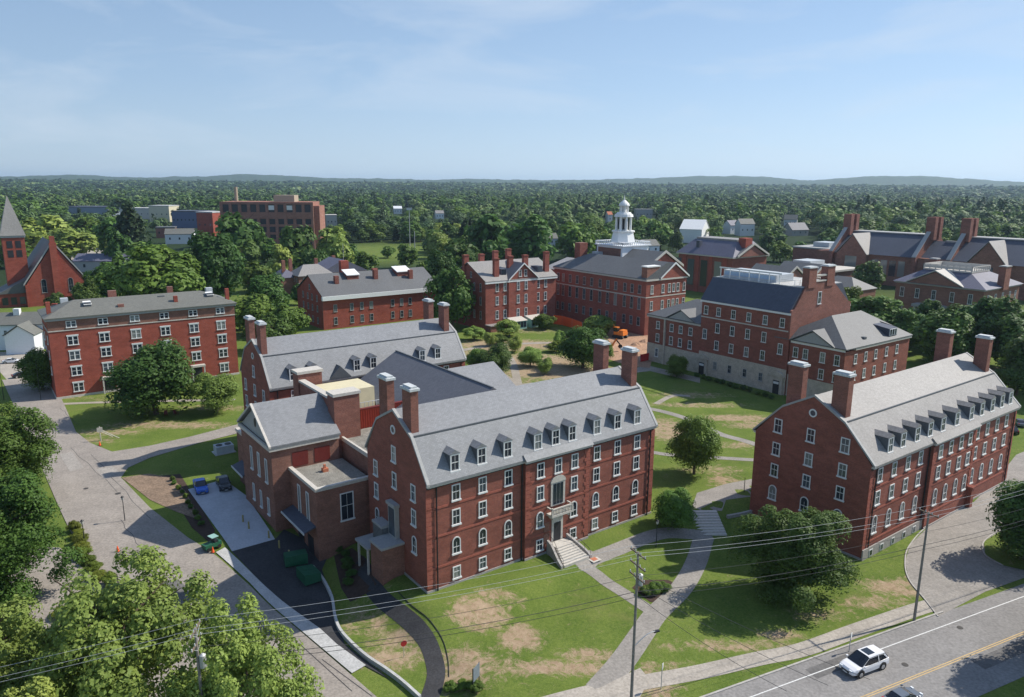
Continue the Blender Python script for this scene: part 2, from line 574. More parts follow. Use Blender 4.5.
# ------------------------------------------------------------------ windows
WIN = {}
def window_proto(w, h, arch=False, twin=False, trim='W', mull=True, lintel=False):
    key = (round(w, 2), round(h, 2), arch, twin, trim, mull, lintel)
    if key in WIN:
        return WIN[key]
    f = MB(); g = MB()
    hw = w / 2; e = 0.14 if trim == 'W' else 0.12
    d = 0.10
    f.box(-hw, -hw + e, -d, 0.0, 0, h)
    f.box(hw - e, hw, -d, 0.0, 0, h)
    if arch:
        n = 8; r = hw
        for i in range(n):
            a0, a1 = PI * i / n, PI * (i + 1) / n
            ri = r - e
            f.prism([(r * math.cos(a0), h + r * math.sin(a0)), (r * math.cos(a1), h + r * math.sin(a1)),
                     (ri * math.cos(a1), h + ri * math.sin(a1)), (ri * math.cos(a0), h + ri * math.sin(a0))], 'y', -d, 0)
        g.prism([(-hw + e, 0.05), (hw - e, 0.05)] + [((hw - e) * math.cos(PI * i / 8), h + (hw - e) * math.sin(PI * i / 8)) for i in range(9)], 'y', -0.03, -0.01)
    else:
        f.box(-hw + e, hw - e, -d, 0.0, h - e, h)
        g.box(-hw + e, hw - e, -0.03, -0.01, 0.05, h - e)
    f.box(-hw - 0.10, hw + 0.10, -d - 0.10, 0.0, -0.20, 0.0)
    if lintel:
        f.box(-hw - 0.15, hw + 0.15, -d - 0.04, 0.0, h + 0.002, h + 0.32)
    if mull:
        mz = h * 0.52
        f.box(-hw + e, hw - e, -0.07, -0.032, mz - 0.035, mz + 0.035)
    if twin:
        f.box(-0.12, 0.12, -d + 0.01, -0.032, 0, h - e)
    else:
        f.box(-0.02, 0.02, -0.055, -0.032, 0, h - e)
    fo = f.build('window', TRIMW if trim == 'W' else TRG)
    go = g.build('pane', GL)
    go.parent = fo
    COL.objects.unlink(fo); COL.objects.unlink(go)
    WIN[key] = (fo, go)
    return WIN[key]
TRIMW = mat('window_white', (0.66, 0.67, 0.66), 0.55, 0.06, 3)

ROT = {'f': 0.0, 'l': -PI / 2, 'r': PI / 2, 'b': PI}
def win(root, face, c, at, z, w, h, arch=False, twin=False, trim='W', mull=True, lintel=False):
    """face f: wall y=at seen from -y, centred on x=c; face l: wall x=at seen from -x, centred on y=c"""
    fo, go = window_proto(w, h, arch, twin, trim, mull, lintel)
    a = fo.copy(); COL.objects.link(a); a.parent = root
    a.location = (c, at, z) if face in 'fb' else (at, c, z)
    a.rotation_euler = (0, 0, ROT[face])
    b = go.copy(); COL.objects.link(b); b.parent = a
    return a

def wins(root, face, cols, at, rows, **k):
    for r in rows:
        z, w, h = r[0], r[1], r[2]
        ar = len(r) > 3 and r[3]
        for c in cols:
            win(root, face, c, at, z, w, h, arch=ar, **k)

def chimney(root, x0, x1, y0, y1, z0, z1, m=None, capm=None, cap=0.55):
    o = MB().box(x0, x1, y0, y1, z0, z1 - cap).build('chimney', m or BRT, root)
    c = MB()
    c.box(x0 - .18, x1 + .18, y0 - .18, y1 + .18, z1 - cap, z1 - cap * .45)
    c.box(x0 + .08, x1 - .08, y0 + .08, y1 - .08, z1 - cap * .45, z1)
    c.build('cap', capm or CAPM, o)
    return o

def roof_band(prof, th=0.28):
    """offset an open ridge-line outline upward to make a roof skin of real thickness"""
    up = [(p[0], p[1] + th) for p in prof]
    return prof + up[::-1]

def hip(root, x0, x1, y0, y1, z0, z1, inset, axis='x', m=SL, ov=0.45, th=0.22, hip0=True, hip1=True, name='roof'):
    """hipped (or half-gabled) roof: ridge along axis, its ends drawn in by inset where hipped"""
    x0 -= ov; x1 += ov; y0 -= ov; y1 += ov
    b = MB()
    if axis == 'x':
        ym = (y0 + y1) / 2
        r0 = (x0 + (inset if hip0 else 0), ym, z1); r1 = (x1 - (inset if hip1 else 0), ym, z1)
        c = [(x0, y0), (x1, y0), (x1, y1), (x0, y1)]
        vs = [(*p, z0) for p in c] + [(*p, z0 + th) for p in c] + [r0, r1]
        fs = [(0, 3, 2, 1), (0, 1, 5, 4), (1, 2, 6, 5), (2, 3, 7, 6), (3, 0, 4, 7), (4, 5, 9, 8), (5, 6, 9), (6, 7, 8, 9), (7, 4, 8)]
    else:
        xm = (x0 + x1) / 2
        r0 = (xm, y0 + (inset if hip0 else 0), z1); r1 = (xm, y1 - (inset if hip1 else 0), z1)
        c = [(x0, y0), (x1, y0), (x1, y1), (x0, y1)]
        vs = [(*p, z0) for p in c] + [(*p, z0 + th) for p in c] + [r0, r1]
        fs = [(0, 3, 2, 1), (0, 1, 5, 4), (1, 2, 6, 5), (2, 3, 7, 6), (3, 0, 4, 7), (4, 5, 8), (5, 6, 9, 8), (6, 7, 9), (7, 4, 8, 9)]
    b.add(vs, fs)
    return b.build(name, m, root)

def cornice(root, x0, x1, y0, y1, z, h=0.45, d=0.32, m=None, name='cornice'):
    b = MB()
    b.box(x0 - d, x1 + d, y0 - d, y0, z - h, z)
    b.box(x0 - d, x0, y0, y1 + d, z - h, z)
    b.box(x1, x1 + d, y0, y1 + d, z - h, z)
    b.box(x0, x1, y1, y1 + d, z - h, z)
    return b.build(name, m or WH, root)

def belt(root, x0, x1, y0, y1, z, h=0.28, d=0.05, m=None, name='belt_course'):
    return cornice(root, x0, x1, y0, y1, z, h, d, m or BRB, name)

# ================================================================== ground
def tensor_axis(lo, hi, step, far, g=1.16):
    a = list(np.arange(lo, hi + 1e-6, step))
    d = step
    x = a[-1]
    up = []
    while x < far:
        d *= g; x += d; up.append(x)
    d = step; x = a[0]; dn = []
    while x > -far:
        d *= g; x -= d; dn.append(x)
    return np.array(dn[::-1] + a + up)

def grid_mesh(name, xs, ys, zfun, mats):
    X, Y = np.meshgrid(xs, ys)
    Z = zfun(X, Y)
    co = np.stack([X.ravel(), Y.ravel(), Z.ravel()], 1).astype(np.float32)
    nx, ny = len(xs), len(ys)
    i = np.arange(nx - 1); j = np.arange(ny - 1)
    I, J = np.meshgrid(i, j)
    a = (J * nx + I).ravel()
    q = np.stack([a, a + 1, a + nx + 1, a + nx], 1).astype(np.int32)
    return quads_mesh(name, co, q, mats), co

def quads_mesh(name, co, q, mats, mi=None):
    me = bpy.data.meshes.new(name)
    me.vertices.add(len(co)); me.vertices.foreach_set('co', np.asarray(co, np.float32).ravel())
    me.loops.add(q.size); me.loops.foreach_set('vertex_index', q.astype(np.int32).ravel())
    k = q.shape[1]
    me.polygons.add(len(q))
    me.polygons.foreach_set('loop_start', np.arange(0, q.size, k, dtype=np.int32))
    me.polygons.foreach_set('loop_total', np.full(len(q), k, np.int32))
    for m in (mats if isinstance(mats, (list, tuple)) else [mats]):
        me.materials.append(m)
    if mi is not None:
        me.polygons.foreach_set('material_index', mi.astype(np.int32))
    me.update(calc_edges=True)
    o = bpy.data.objects.new(name, me)
    COL.objects.link(o)
    return o

# worn earth on the lawns: (px, py, rx metres, ry metres, strength)
SOILS = [(478, 612, 3.2, 2.6, 1), (520, 637, 2.2, 2.6, 1), (640 - 4, 690, 4, 1.5, .9), (462, 668, 3, 3.4, .9), (505, 668, 3.5, 1.6, .7),
         (560, 668, 7, 1.2, .9), (590, 655, 3.5, 1.2, .8), (496, 597, 3, 1.6, .7), (392, 658, 3.2, 2.0, .9), (376, 628, 1.4, 3.2, .7), (398, 640, 2.5, 1.8, .8), (356, 618, 1.6, 3, .6),
         (780, 635, 2.4, 1.2, .8), (735, 646, 7, 1.1, .7), (660, 668, 5, 1.0, .6), (820, 615, 4, 1.3, .6), (900, 588, 4.5, 2.2, .9), (870, 602, 4, 1.4, .7), (925, 580, 2, 2, .7),
         (668, 430, 4, 7, .9), (640, 425, 6, 6, .8), (735, 418, 8, 2.2, .9), (760, 425, 7, 2.5, .8), (700, 405, 10, 2.0, .7), (745, 445, 6, 1.8, .7), (726, 482, 2.6, 3.0, .8), (700, 470, 4, 1.5, .5),
         (720, 470, 4, 2, .6), (690, 395, 9, 2.5, .6),
         (530, 362, 14, 9, 1.15), (555, 372, 14, 7, 1.1), (505, 345, 15, 8, 1.05), (560, 345, 12, 7, .7), (490, 372, 8, 7, .8), (600, 370, 10, 4, .7), (520, 330, 14, 5, .6), (470, 352, 8, 9, .7), (545, 318, 16, 5, .7),
         (570, 312, 10, 8, .6), (590, 385, 7, 3, .6), (515, 380, 8, 4, .6),
         (110, 432, 6, 2.0, .7), (170, 425, 12, 2.2, .8), (95, 440, 4, 2, .6), (220, 408, 8, 2, .6), (130, 455, 5, 1.0, .5), (990, 372, 8, 6, .9), (150, 478, 4, 1.5, .7),
         (1010, 552, 3, 1.4, .6), (230, 335, 12, 6, .4), (90, 398, 20, 2, .4)]

xs = tensor_axis(-130, 150, 0.8, 16000)
ys_ = tensor_axis(30, 330, 0.8, 16000)
ys_ = ys_[ys_ > -400]
def ground_z(X, Y):
    return hgt(X, Y)
gm = bpy.data.materials.new('lawn_and_soil'); gm.use_nodes = True
def build_ground_mat():
    n, l = gm.node_tree.nodes, gm.node_tree.links
    b = n['Principled BSDF']
    b.inputs['Roughness'].default_value = 0.95
    b.inputs['Specular IOR Level'].default_value = 0.1
    t = n.new('ShaderNodeTexCoord')
    def noise(sc, det=6, ro=0.65, dist=0.0):
        x = n.new('ShaderNodeTexNoise')
        x.inputs['Scale'].default_value = sc; x.inputs['Detail'].default_value = det
        x.inputs['Roughness'].default_value = ro; x.inputs['Distortion'].default_value = dist
        l.new(t.outputs['Object'], x.inputs['Vector'])
        return x.outputs['Fac']
    def ramp(src, p0, c0, p1, c1):
        x = n.new('ShaderNodeValToRGB')
        x.color_ramp.elements[0].position = p0; x.color_ramp.elements[1].position = p1
        x.color_ramp.elements[0].color = (*c0, 1); x.color_ramp.elements[1].color = (*c1, 1)
        l.new(src, x.inputs['Fac']); return x.outputs['Color']
    def mixc(f, a_, b_):
        x = n.new('ShaderNodeMix'); x.data_type = 'RGBA'
        l.new(f, x.inputs['Factor']); l.new(a_, x.inputs['A']); l.new(b_, x.inputs['B'])
        return x.outputs['Result']
    g1 = ramp(noise(0.16), 0.38, (0.066, 0.120, 0.017), 0.62, (0.150, 0.200, 0.040))
    g2 = ramp(noise(3.2, 9, 0.88), 0.38, (0.045, 0.085, 0.013), 0.62, (0.205, 0.245, 0.060))
    x = n.new('ShaderNodeMix'); x.data_type = 'RGBA'; x.inputs['Factor'].default_value = 0.55
    l.new(g1, x.inputs['A']); l.new(g2, x.inputs['B'])
    grass = x.outputs['Result']
    dry = ramp(noise(0.07, 7, 0.7, 0.5), 0.55, (0, 0, 0), 0.75, (1, 1, 1))
    dryc = ramp(noise(3.0), 0.3, (0.16, 0.135, 0.055), 0.7, (0.22, 0.18, 0.09))
    dm = n.new('ShaderNodeMath'); dm.operation = 'MULTIPLY'; dm.inputs[1].default_value = 0.5
    l.new(dry, dm.inputs[0])
    grass = mixc(dm.outputs[0], grass, dryc)
    soilc = ramp(noise(1.3, 8, 0.75), 0.3, (0.24, 0.165, 0.10), 0.7, (0.44, 0.335, 0.23))
    at = n.new('ShaderNodeAttribute'); at.attribute_name = 'soil'
    ad = n.new('ShaderNodeMath'); ad.operation = 'ADD'
    l.new(at.outputs['Fac'], ad.inputs[0])
    nn = n.new('ShaderNodeMapRange'); nn.inputs['From Min'].default_value = 0.25; nn.inputs['From Max'].default_value = 0.75
    nn.inputs['To Min'].default_value = -1.25; nn.inputs['To Max'].default_value = 1.25
    l.new(noise(0.75, 12, 0.86, 0.6), nn.inputs['Value'])
    l.new(nn.outputs['Result'], ad.inputs[1])
    msk = ramp(ad.outputs[0], 0.35, (0, 0, 0), 0.95, (1, 1, 1))
    c = mixc(msk, grass, soilc)
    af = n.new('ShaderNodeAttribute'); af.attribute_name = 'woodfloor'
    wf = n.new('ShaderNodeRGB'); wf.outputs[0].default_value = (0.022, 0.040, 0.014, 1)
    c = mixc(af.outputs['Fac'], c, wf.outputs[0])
    l.new(c, b.inputs['Base Color'])
    bu = n.new('ShaderNodeBump'); bu.inputs['Strength'].default_value = 0.6; bu.inputs['Distance'].default_value = 0.12
    l.new(noise(5.0, 6, 0.8), bu.inputs['Height']); l.new(bu.outputs['Normal'], b.inputs['Normal'])
build_ground_mat()
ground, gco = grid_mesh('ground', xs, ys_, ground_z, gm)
structure(ground)
sv = np.zeros(len(gco))
for px, py, rx, ry, st_ in SOILS:
    p = G(px, py)
    d2 = ((gco[:, 0] - p.x) / (rx * 1.25)) ** 2 + ((gco[:, 1] - p.y) / (ry * 1.25)) ** 2
    sv = np.maximum(sv, st_ * np.clip(1.15 - d2 * 0.75, 0, 1))
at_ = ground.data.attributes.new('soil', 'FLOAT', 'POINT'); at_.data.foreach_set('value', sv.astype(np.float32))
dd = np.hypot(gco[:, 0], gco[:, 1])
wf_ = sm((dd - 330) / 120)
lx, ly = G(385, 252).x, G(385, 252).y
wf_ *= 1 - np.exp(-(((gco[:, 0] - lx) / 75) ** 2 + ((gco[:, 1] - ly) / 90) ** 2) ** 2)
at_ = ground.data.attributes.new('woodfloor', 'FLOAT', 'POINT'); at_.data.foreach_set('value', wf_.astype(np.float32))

def drape(name, pts, off, m, step=2.5):
    """a sheet laid on the terrain: polygon outline in world xy, cut on a grid so that it follows the slope"""
    bm = bmesh.new()
    vs = [bm.verts.new((p[0], p[1], 0)) for p in pts]
    bm.faces.new(vs)
    bmesh.ops.triangulate(bm, faces=bm.faces)
    x0, x1 = min(p[0] for p in pts), max(p[0] for p in pts)
    y0, y1 = min(p[1] for p in pts), max(p[1] for p in pts)
    if x1 - x0 > 160 or y1 - y0 > 160: step = 8
    for k in np.arange(math.floor(x0 / step) * step, x1, step):
        bmesh.ops.bisect_plane(bm, geom=bm.verts[:] + bm.edges[:] + bm.faces[:], plane_co=(k, 0, 0), plane_no=(1, 0, 0))
    for k in np.arange(math.floor(y0 / step) * step, y1, step):
        bmesh.ops.bisect_plane(bm, geom=bm.verts[:] + bm.edges[:] + bm.faces[:], plane_co=(0, k, 0), plane_no=(0, 1, 0))
    for v in bm.verts:
        v.co.z = gz(v.co.x, v.co.y) + off
    bmesh.ops.recalc_face_normals(bm, faces=bm.faces)
    if sum(f.normal.z for f in bm.faces) < 0:
        bmesh.ops.reverse_faces(bm, faces=bm.faces)
    me = bpy.data.meshes.new(name); bm.to_mesh(me); bm.free()
    me.materials.append(m)
    o = bpy.data.objects.new(name, me); COL.objects.link(o)
    return structure(o)

def gp(*pp):
    return [(G(x, y).x, G(x, y).y) for x, y in pp]

def smooth_line(pts, n=6):
    """Catmull-Rom through the points"""
    P = [Vector(p[:2]) for p in pts]
    if len(P) < 3: return [tuple(p) for p in P]
    P = [P[0] * 2 - P[1]] + P + [P[-1] * 2 - P[-2]]
    out = []
    for i in range(1, len(P) - 2):
        for k in range(n):
            t = k / n
            a, b, c, d = P[i - 1], P[i], P[i + 1], P[i + 2]
            q = 0.5 * ((2 * b) + (c - a) * t + (2 * a - 5 * b + 4 * c - d) * t * t + (3 * b - a - 3 * c + d) * t ** 3)
            out.append((q.x, q.y))
    out.append(tuple(P[-2]))
    return out

def offset_line(pts, w):
    out = []
    for i, p in enumerate(pts):
        a = Vector(pts[max(0, i - 1)]); b = Vector(pts[min(len(pts) - 1, i + 1)])
        d = (b - a).normalized(); nrm = Vector((-d.y, d.x))
        out.append((p[0] + nrm.x * w, p[1] + nrm.y * w))
    return out

def ribbon(name, pts, width, off, m, smooth=True, kind=True):
    if smooth: pts = smooth_line(pts)
    # resample to short steps so it hugs the slope
    q = [pts[0]]
    for a, b in zip(pts[:-1], pts[1:]):
        L_ = math.hypot(b[0] - a[0], b[1] - a[1]); k = max(1, int(L_ / 1.5))
        q += [(a[0] + (b[0] - a[0]) * i / k, a[1] + (b[1] - a[1]) * i / k) for i in range(1, k + 1)]
    l_, r_ = offset_line(q, width / 2), offset_line(q, -width / 2)
    mb = MB(); vs = []
    for a, c, b in zip(l_, q, r_):
        for p in (a, c, b): vs.append((p[0], p[1], gz(*p) + off))
    fs = []
    for i in range(len(q) - 1):
        for k in (0, 1): fs.append((i * 3 + k, i * 3 + k + 1, i * 3 + k + 4, i * 3 + k + 3))
    mb.add(vs, fs)
    o = mb.build(name, m)
    return structure(o) if kind else o

def wall_line(name, pts, width, h0, h1, m, smooth=True):
    """a raised strip (kerb, low wall) following the ground"""
    if smooth: pts = smooth_line(pts)
    l_, r_ = offset_line(pts, width / 2), offset_line(pts, -width / 2)
    vs = []
    for a, b in zip(l_, r_):
        za = gz(*a); zb = gz(*b); z = (za + zb) / 2
        vs += [(a[0], a[1], z + h0), (a[0], a[1], z + h1), (b[0], b[1], z + h1), (b[0], b[1], z + h0)]
    fs = []
    for i in range(len(pts) - 1):
        for k in range(4): fs.append((i * 4 + k, i * 4 + (k + 1) % 4, i * 4 + 4 + (k + 1) % 4, i * 4 + 4 + k))
    fs += [(0, 1, 2, 3), tuple(len(vs) - 4 + k for k in range(4))]
    return MB().add(vs, fs).build(name, m)

# ---- street along the bottom right
k0, k1 = G(711.8, 695.3), G(943.7, 612.5)
sdv = (k1 - k0); sdv.z = 0; sdv.normalize()
snv = Vector((sdv.y, -sdv.x, 0))                 # towards the camera side
def SP(u, v):                                     # u along the street from k0, v across it
    p = k0 + sdv * u + snv * v
    return (p.x, p.y)
street = drape('road', [SP(-120, 0), SP(260, 0), SP(260, 11.8), SP(-120, 11.8)], 0.035, ASPR, 4)
wl = G(757, 695); wv = (wl - k0).dot(snv)
yl = G(935.5, 668.7); yv = (yl - k0).dot(snv)
def mark(name, v, wd, m):
    o = MB()
    for i in range(-60, 130):
        a, b = SP(i * 2, v - wd / 2), SP(i * 2 + 2, v - wd / 2)
        c, d = SP(i * 2 + 2, v + wd / 2), SP(i * 2, v + wd / 2)
        o.quad(*[(p[0], p[1], gz(*p) + 0.045) for p in (a, b, c, d)])
    return structure(o.build(name, m))
mark('lane_line_white', wv, 0.13, PAINTW)
mark('centre_line_yellow', yv - 0.13, 0.11, PAINTY)
mark('centre_line_yellow', yv + 0.13, 0.11, PAINTY)
for rng in ((-120, (k1 - k0).dot(sdv)), (46, 200)):
    pass
kl = (k1 - k0).dot(sdv)
structure(wall_line('kerb', [SP(u, -0.1) for u in np.linspace(-110, kl, 60)], 0.22, -0.1, 0.15, KERB, False))
rr = (G(1024, 572) - k0).dot(sdv)
structure(wall_line('kerb', [SP(u, -0.1) for u in np.linspace(rr + 8, 200, 60)], 0.22, -0.1, 0.15, KERB, False))
# sidewalk beyond the verge
ribbon('sidewalk', gp((520, 712), (585, 694), (637, 683.5), (700, 672), (757, 659), (803, 649.5), (860, 629), (923, 607.5), (946, 603)), 2.3, 0.03, SIDE)
structure(drape('sidewalk_apron', gp((560, 697), (600, 688), (640, 668), (650, 680), (640, 697), (600, 706)), 0.036, SIDE))
# drive beside the right hall
drape('driveway', gp((938, 617), (925, 600), (909, 580), (905, 562), (910, 545), (931, 524), (973, 503), (998, 478), (1016, 455), (1075, 430), (1120, 470), (1060, 520), (1028, 536), (1040, 577), (1024, 578), (985, 592)), 0.036, PATH)
drape('driveway_island', gp((985, 555), (984, 542), (1003, 530), (1040, 520), (1060, 560), (1030, 572), (1003, 566)), 0.12, gm)
structure(wall_line('driveway_kerb', gp((938, 617), (925, 600), (909, 580), (905, 562), (910, 545), (931, 524), (973, 503)), 0.16, -0.1, 0.12, KERB))
structure(wall_line('driveway_kerb', gp((1003, 566), (985, 555), (984, 542), (1003, 530), (1040, 520)), 0.16, -0.1, 0.14, KERB))
# garden paths
ribbon('path', gp((589, 569), (600, 577), (622, 592), (645, 607), (656, 614)), 1.9, 0.030, PATH)
ribbon('path', gp((598, 690), (622, 662), (643, 632), (656, 614), (680, 590), (695, 565), (704, 537)), 2.9, 0.034, PATH)
ribbon('path', gp((592, 559), (620, 548), (645, 538), (665, 533), (688, 534), (712, 536)), 2.3, 0.027, PATH)
drape('door_apron', gp((566, 562), (590, 550), (603, 560), (588, 574)), 0.04, PATH)
o = MB(); c_ = G(594, 559.5); 
tag(MB().box(-.75, .75, -.75, .75, 0, .05).build('drain_cover_frame', TRIM, None, (c_.x, c_.y, gz(c_.x, c_.y) + 0.04), TH), 'pale square paving frame with a red panel set in the path before the front steps', 'paving inlay')
MB().box(-.42, .42, -.42, .42, 0.052, .07).build('red_panel', RUBB, bpy.data.objects['drain_cover_frame'])
# dark new path to the service door
ribbon('path_new_asphalt', gp((357, 560), (366, 578), (382, 599), (401, 614), (416, 627), (428, 643), (434, 660), (436, 676), (430, 697), (420, 720)), 2.0, 0.034, ASPN)
structure(wall_line('path_edging', gp((398, 592), (412, 606), (431, 622), (443, 641), (448, 660), (449, 677)), 0.07, -0.1, 0.08, DKM))
# courtyard paths
ribbon('path', gp((600, 400), (656, 410), (690, 420), (720, 434), (745, 441), (775, 451)), 2.0, 0.03, PATH)
ribbon('path', gp((600, 440), (656, 453), (690, 456), (720, 458), (770, 461)), 1.6, 0.034, PATH)
ribbon('path', gp((656, 404), (672, 396), (690, 396)), 1.5, 0.03, PATHT)
drape('terrace', gp((690, 513), (697, 493), (726, 484), (757, 478), (757, 496), (726, 500), (722, 511)), 0.03, PATH)
drape('court_walk', gp((470, 392), (489, 376), (506, 374), (520, 384), (560, 380), (600, 372), (650, 366), (700, 378), (700, 383), (650, 371), (600, 377), (565, 386), (525, 392), (500, 400)), 0.03, PATHT)
ribbon('path', gp((452, 352), (490, 346), (540, 343), (575, 344)), 2.6, 0.032, PATHT)
ribbon('path', gp((500, 347), (512, 362), (518, 384)), 2.2, 0.036, PATHT)
ribbon('path', gp((575, 344), (610, 350), (650, 362)), 2.6, 0.036, PATHT)
drape('building_site_soil', gp((590, 345), (598, 326), (615, 318), (652, 322), (656, 342), (650, 368), (628, 366), (605, 358)), 0.04, SOILR)
# left road, branch and yards
drape('road', gp((2, 380), (52, 380), (64, 404), (76, 432), (90, 443), (112, 452), (150, 446), (190, 437), (240, 424), (240, 433), (200, 443), (150, 458), (128, 468), (121, 478), (150, 508),
                 (188, 538), (216, 556), (252, 588), (303, 634), (352, 676), (420, 735), (300, 760), (180, 740), (110, 640), (94, 600), (84, 560), (60, 510), (30, 440)), 0.08, ASP)
drape('side_lot', gp((-60, 560), (0, 545), (60, 548), (100, 585), (110, 640), (60, 640), (0, 600), (-60, 640)), 0.07, ASP)
drape('sidewalk_concrete', gp((250, 583.6), (303, 632.7), (352, 674), (366, 666), (336.5, 644.5), (320.8, 629.8), (261.8, 583.6), (225, 548), (216, 553)), 0.12, CONC)
drape('service_yard', gp((232, 552), (275, 540), (284, 530), (330, 552), (322, 570), (333, 600), (338, 625), (345, 645), (390, 680), (366, 667), (336.5, 645), (321, 630), (262, 584)), 0.09, ASPN)
drape('concrete_pad', gp((188, 490), (224, 480), (246, 496), (275, 540), (232, 552)), 0.125, CONCN)
ribbon('path', gp((62, 404), (100, 402.5), (160, 401), (235, 400)), 1.6, 0.034, PATHT)
drape('verge_soil', gp((122, 478), (148, 474), (172, 478), (186, 492), (200, 520), (176, 512), (150, 500)), 0.06, SOIL)
drape('lot_surface', gp((20, 250), (110, 236), (130, 250), (112, 275), (40, 262)), 0.03, SIDE)
drape('lane', gp((0, 372), (0, 352), (50, 352), (58, 372), (56, 395), (20, 395)), 0.026, SIDE)
for c0, c1 in (((70, 448), (118, 492)), ((92, 455), (150, 520)), ((120, 520), (150, 560)), ((60, 408), (78, 425))):
    a_, b_ = G(*c0), G(*c1)
    ribbon('tar_crack_seal', [(a_.x + (b_.x - a_.x) * f + .22 * math.sin(f * 17 + c0[0]), a_.y + (b_.y - a_.y) * f) for f in np.linspace(0, 1, 9)], 0.07, 0.088, SEAL)
for c0, c1 in (((300, 645), (352, 692)), ((322, 660), (372, 697))):
    a_, b_ = G(*c0), G(*c1)
    ribbon('tar_crack_seal', [(a_.x, a_.y), (b_.x, b_.y)], 0.10, 0.09, SEAL)

# steps between the halls
def slab_steps(name, p0, p1, depth, rise, n, m, label):
    """straight flight: p0,p1 = ends of the lowest edge (world); climbs to the left of p0->p1"""
    a, b = Vector(p0), Vector(p1)
    d = (b - a); L_ = d.length; ang = math.atan2(d.y, d.x)
    mb = MB()
    for i in range(n):
        mb.box(0, L_, i * depth, n * depth, -0.6 if i == 0 else i * rise + 0.002, (i + 1) * rise)
    o = mb.build(name, m, None, (a.x, a.y, 0), ang)
    return o
b0, b1 = G(688, 533), G(727, 536)
st_o = slab_steps('stone_steps', (b0.x, b0.y), (b1.x, b1.y), 0.62, 0.17, 9, TRIM, '')
st_o.location.z = -1.30
tag(st_o, 'broad flight of grey stone steps climbing between the two gambrel-roofed halls', 'steps')
sw = wall_line('retaining_wall', gp((727, 518), (750, 513), (775, 503), (800, 498)), 0.4, -1.5, 0.45, GRAN)
tag(sw, 'low curved grey stone wall running right from the broad steps', 'wall')
# curved retaining wall of the service yard
rw = wall_line('retaining_wall', gp((313, 569), (324, 583), (332, 600), (335, 618), (340, 632), (352, 646), (368, 660), (386, 672), (402, 684), (420, 700)), 0.32, -1.4, 0.55, CONC)
tag(rw, 'pale concrete retaining wall curving down beside the shaded service yard', 'wall')

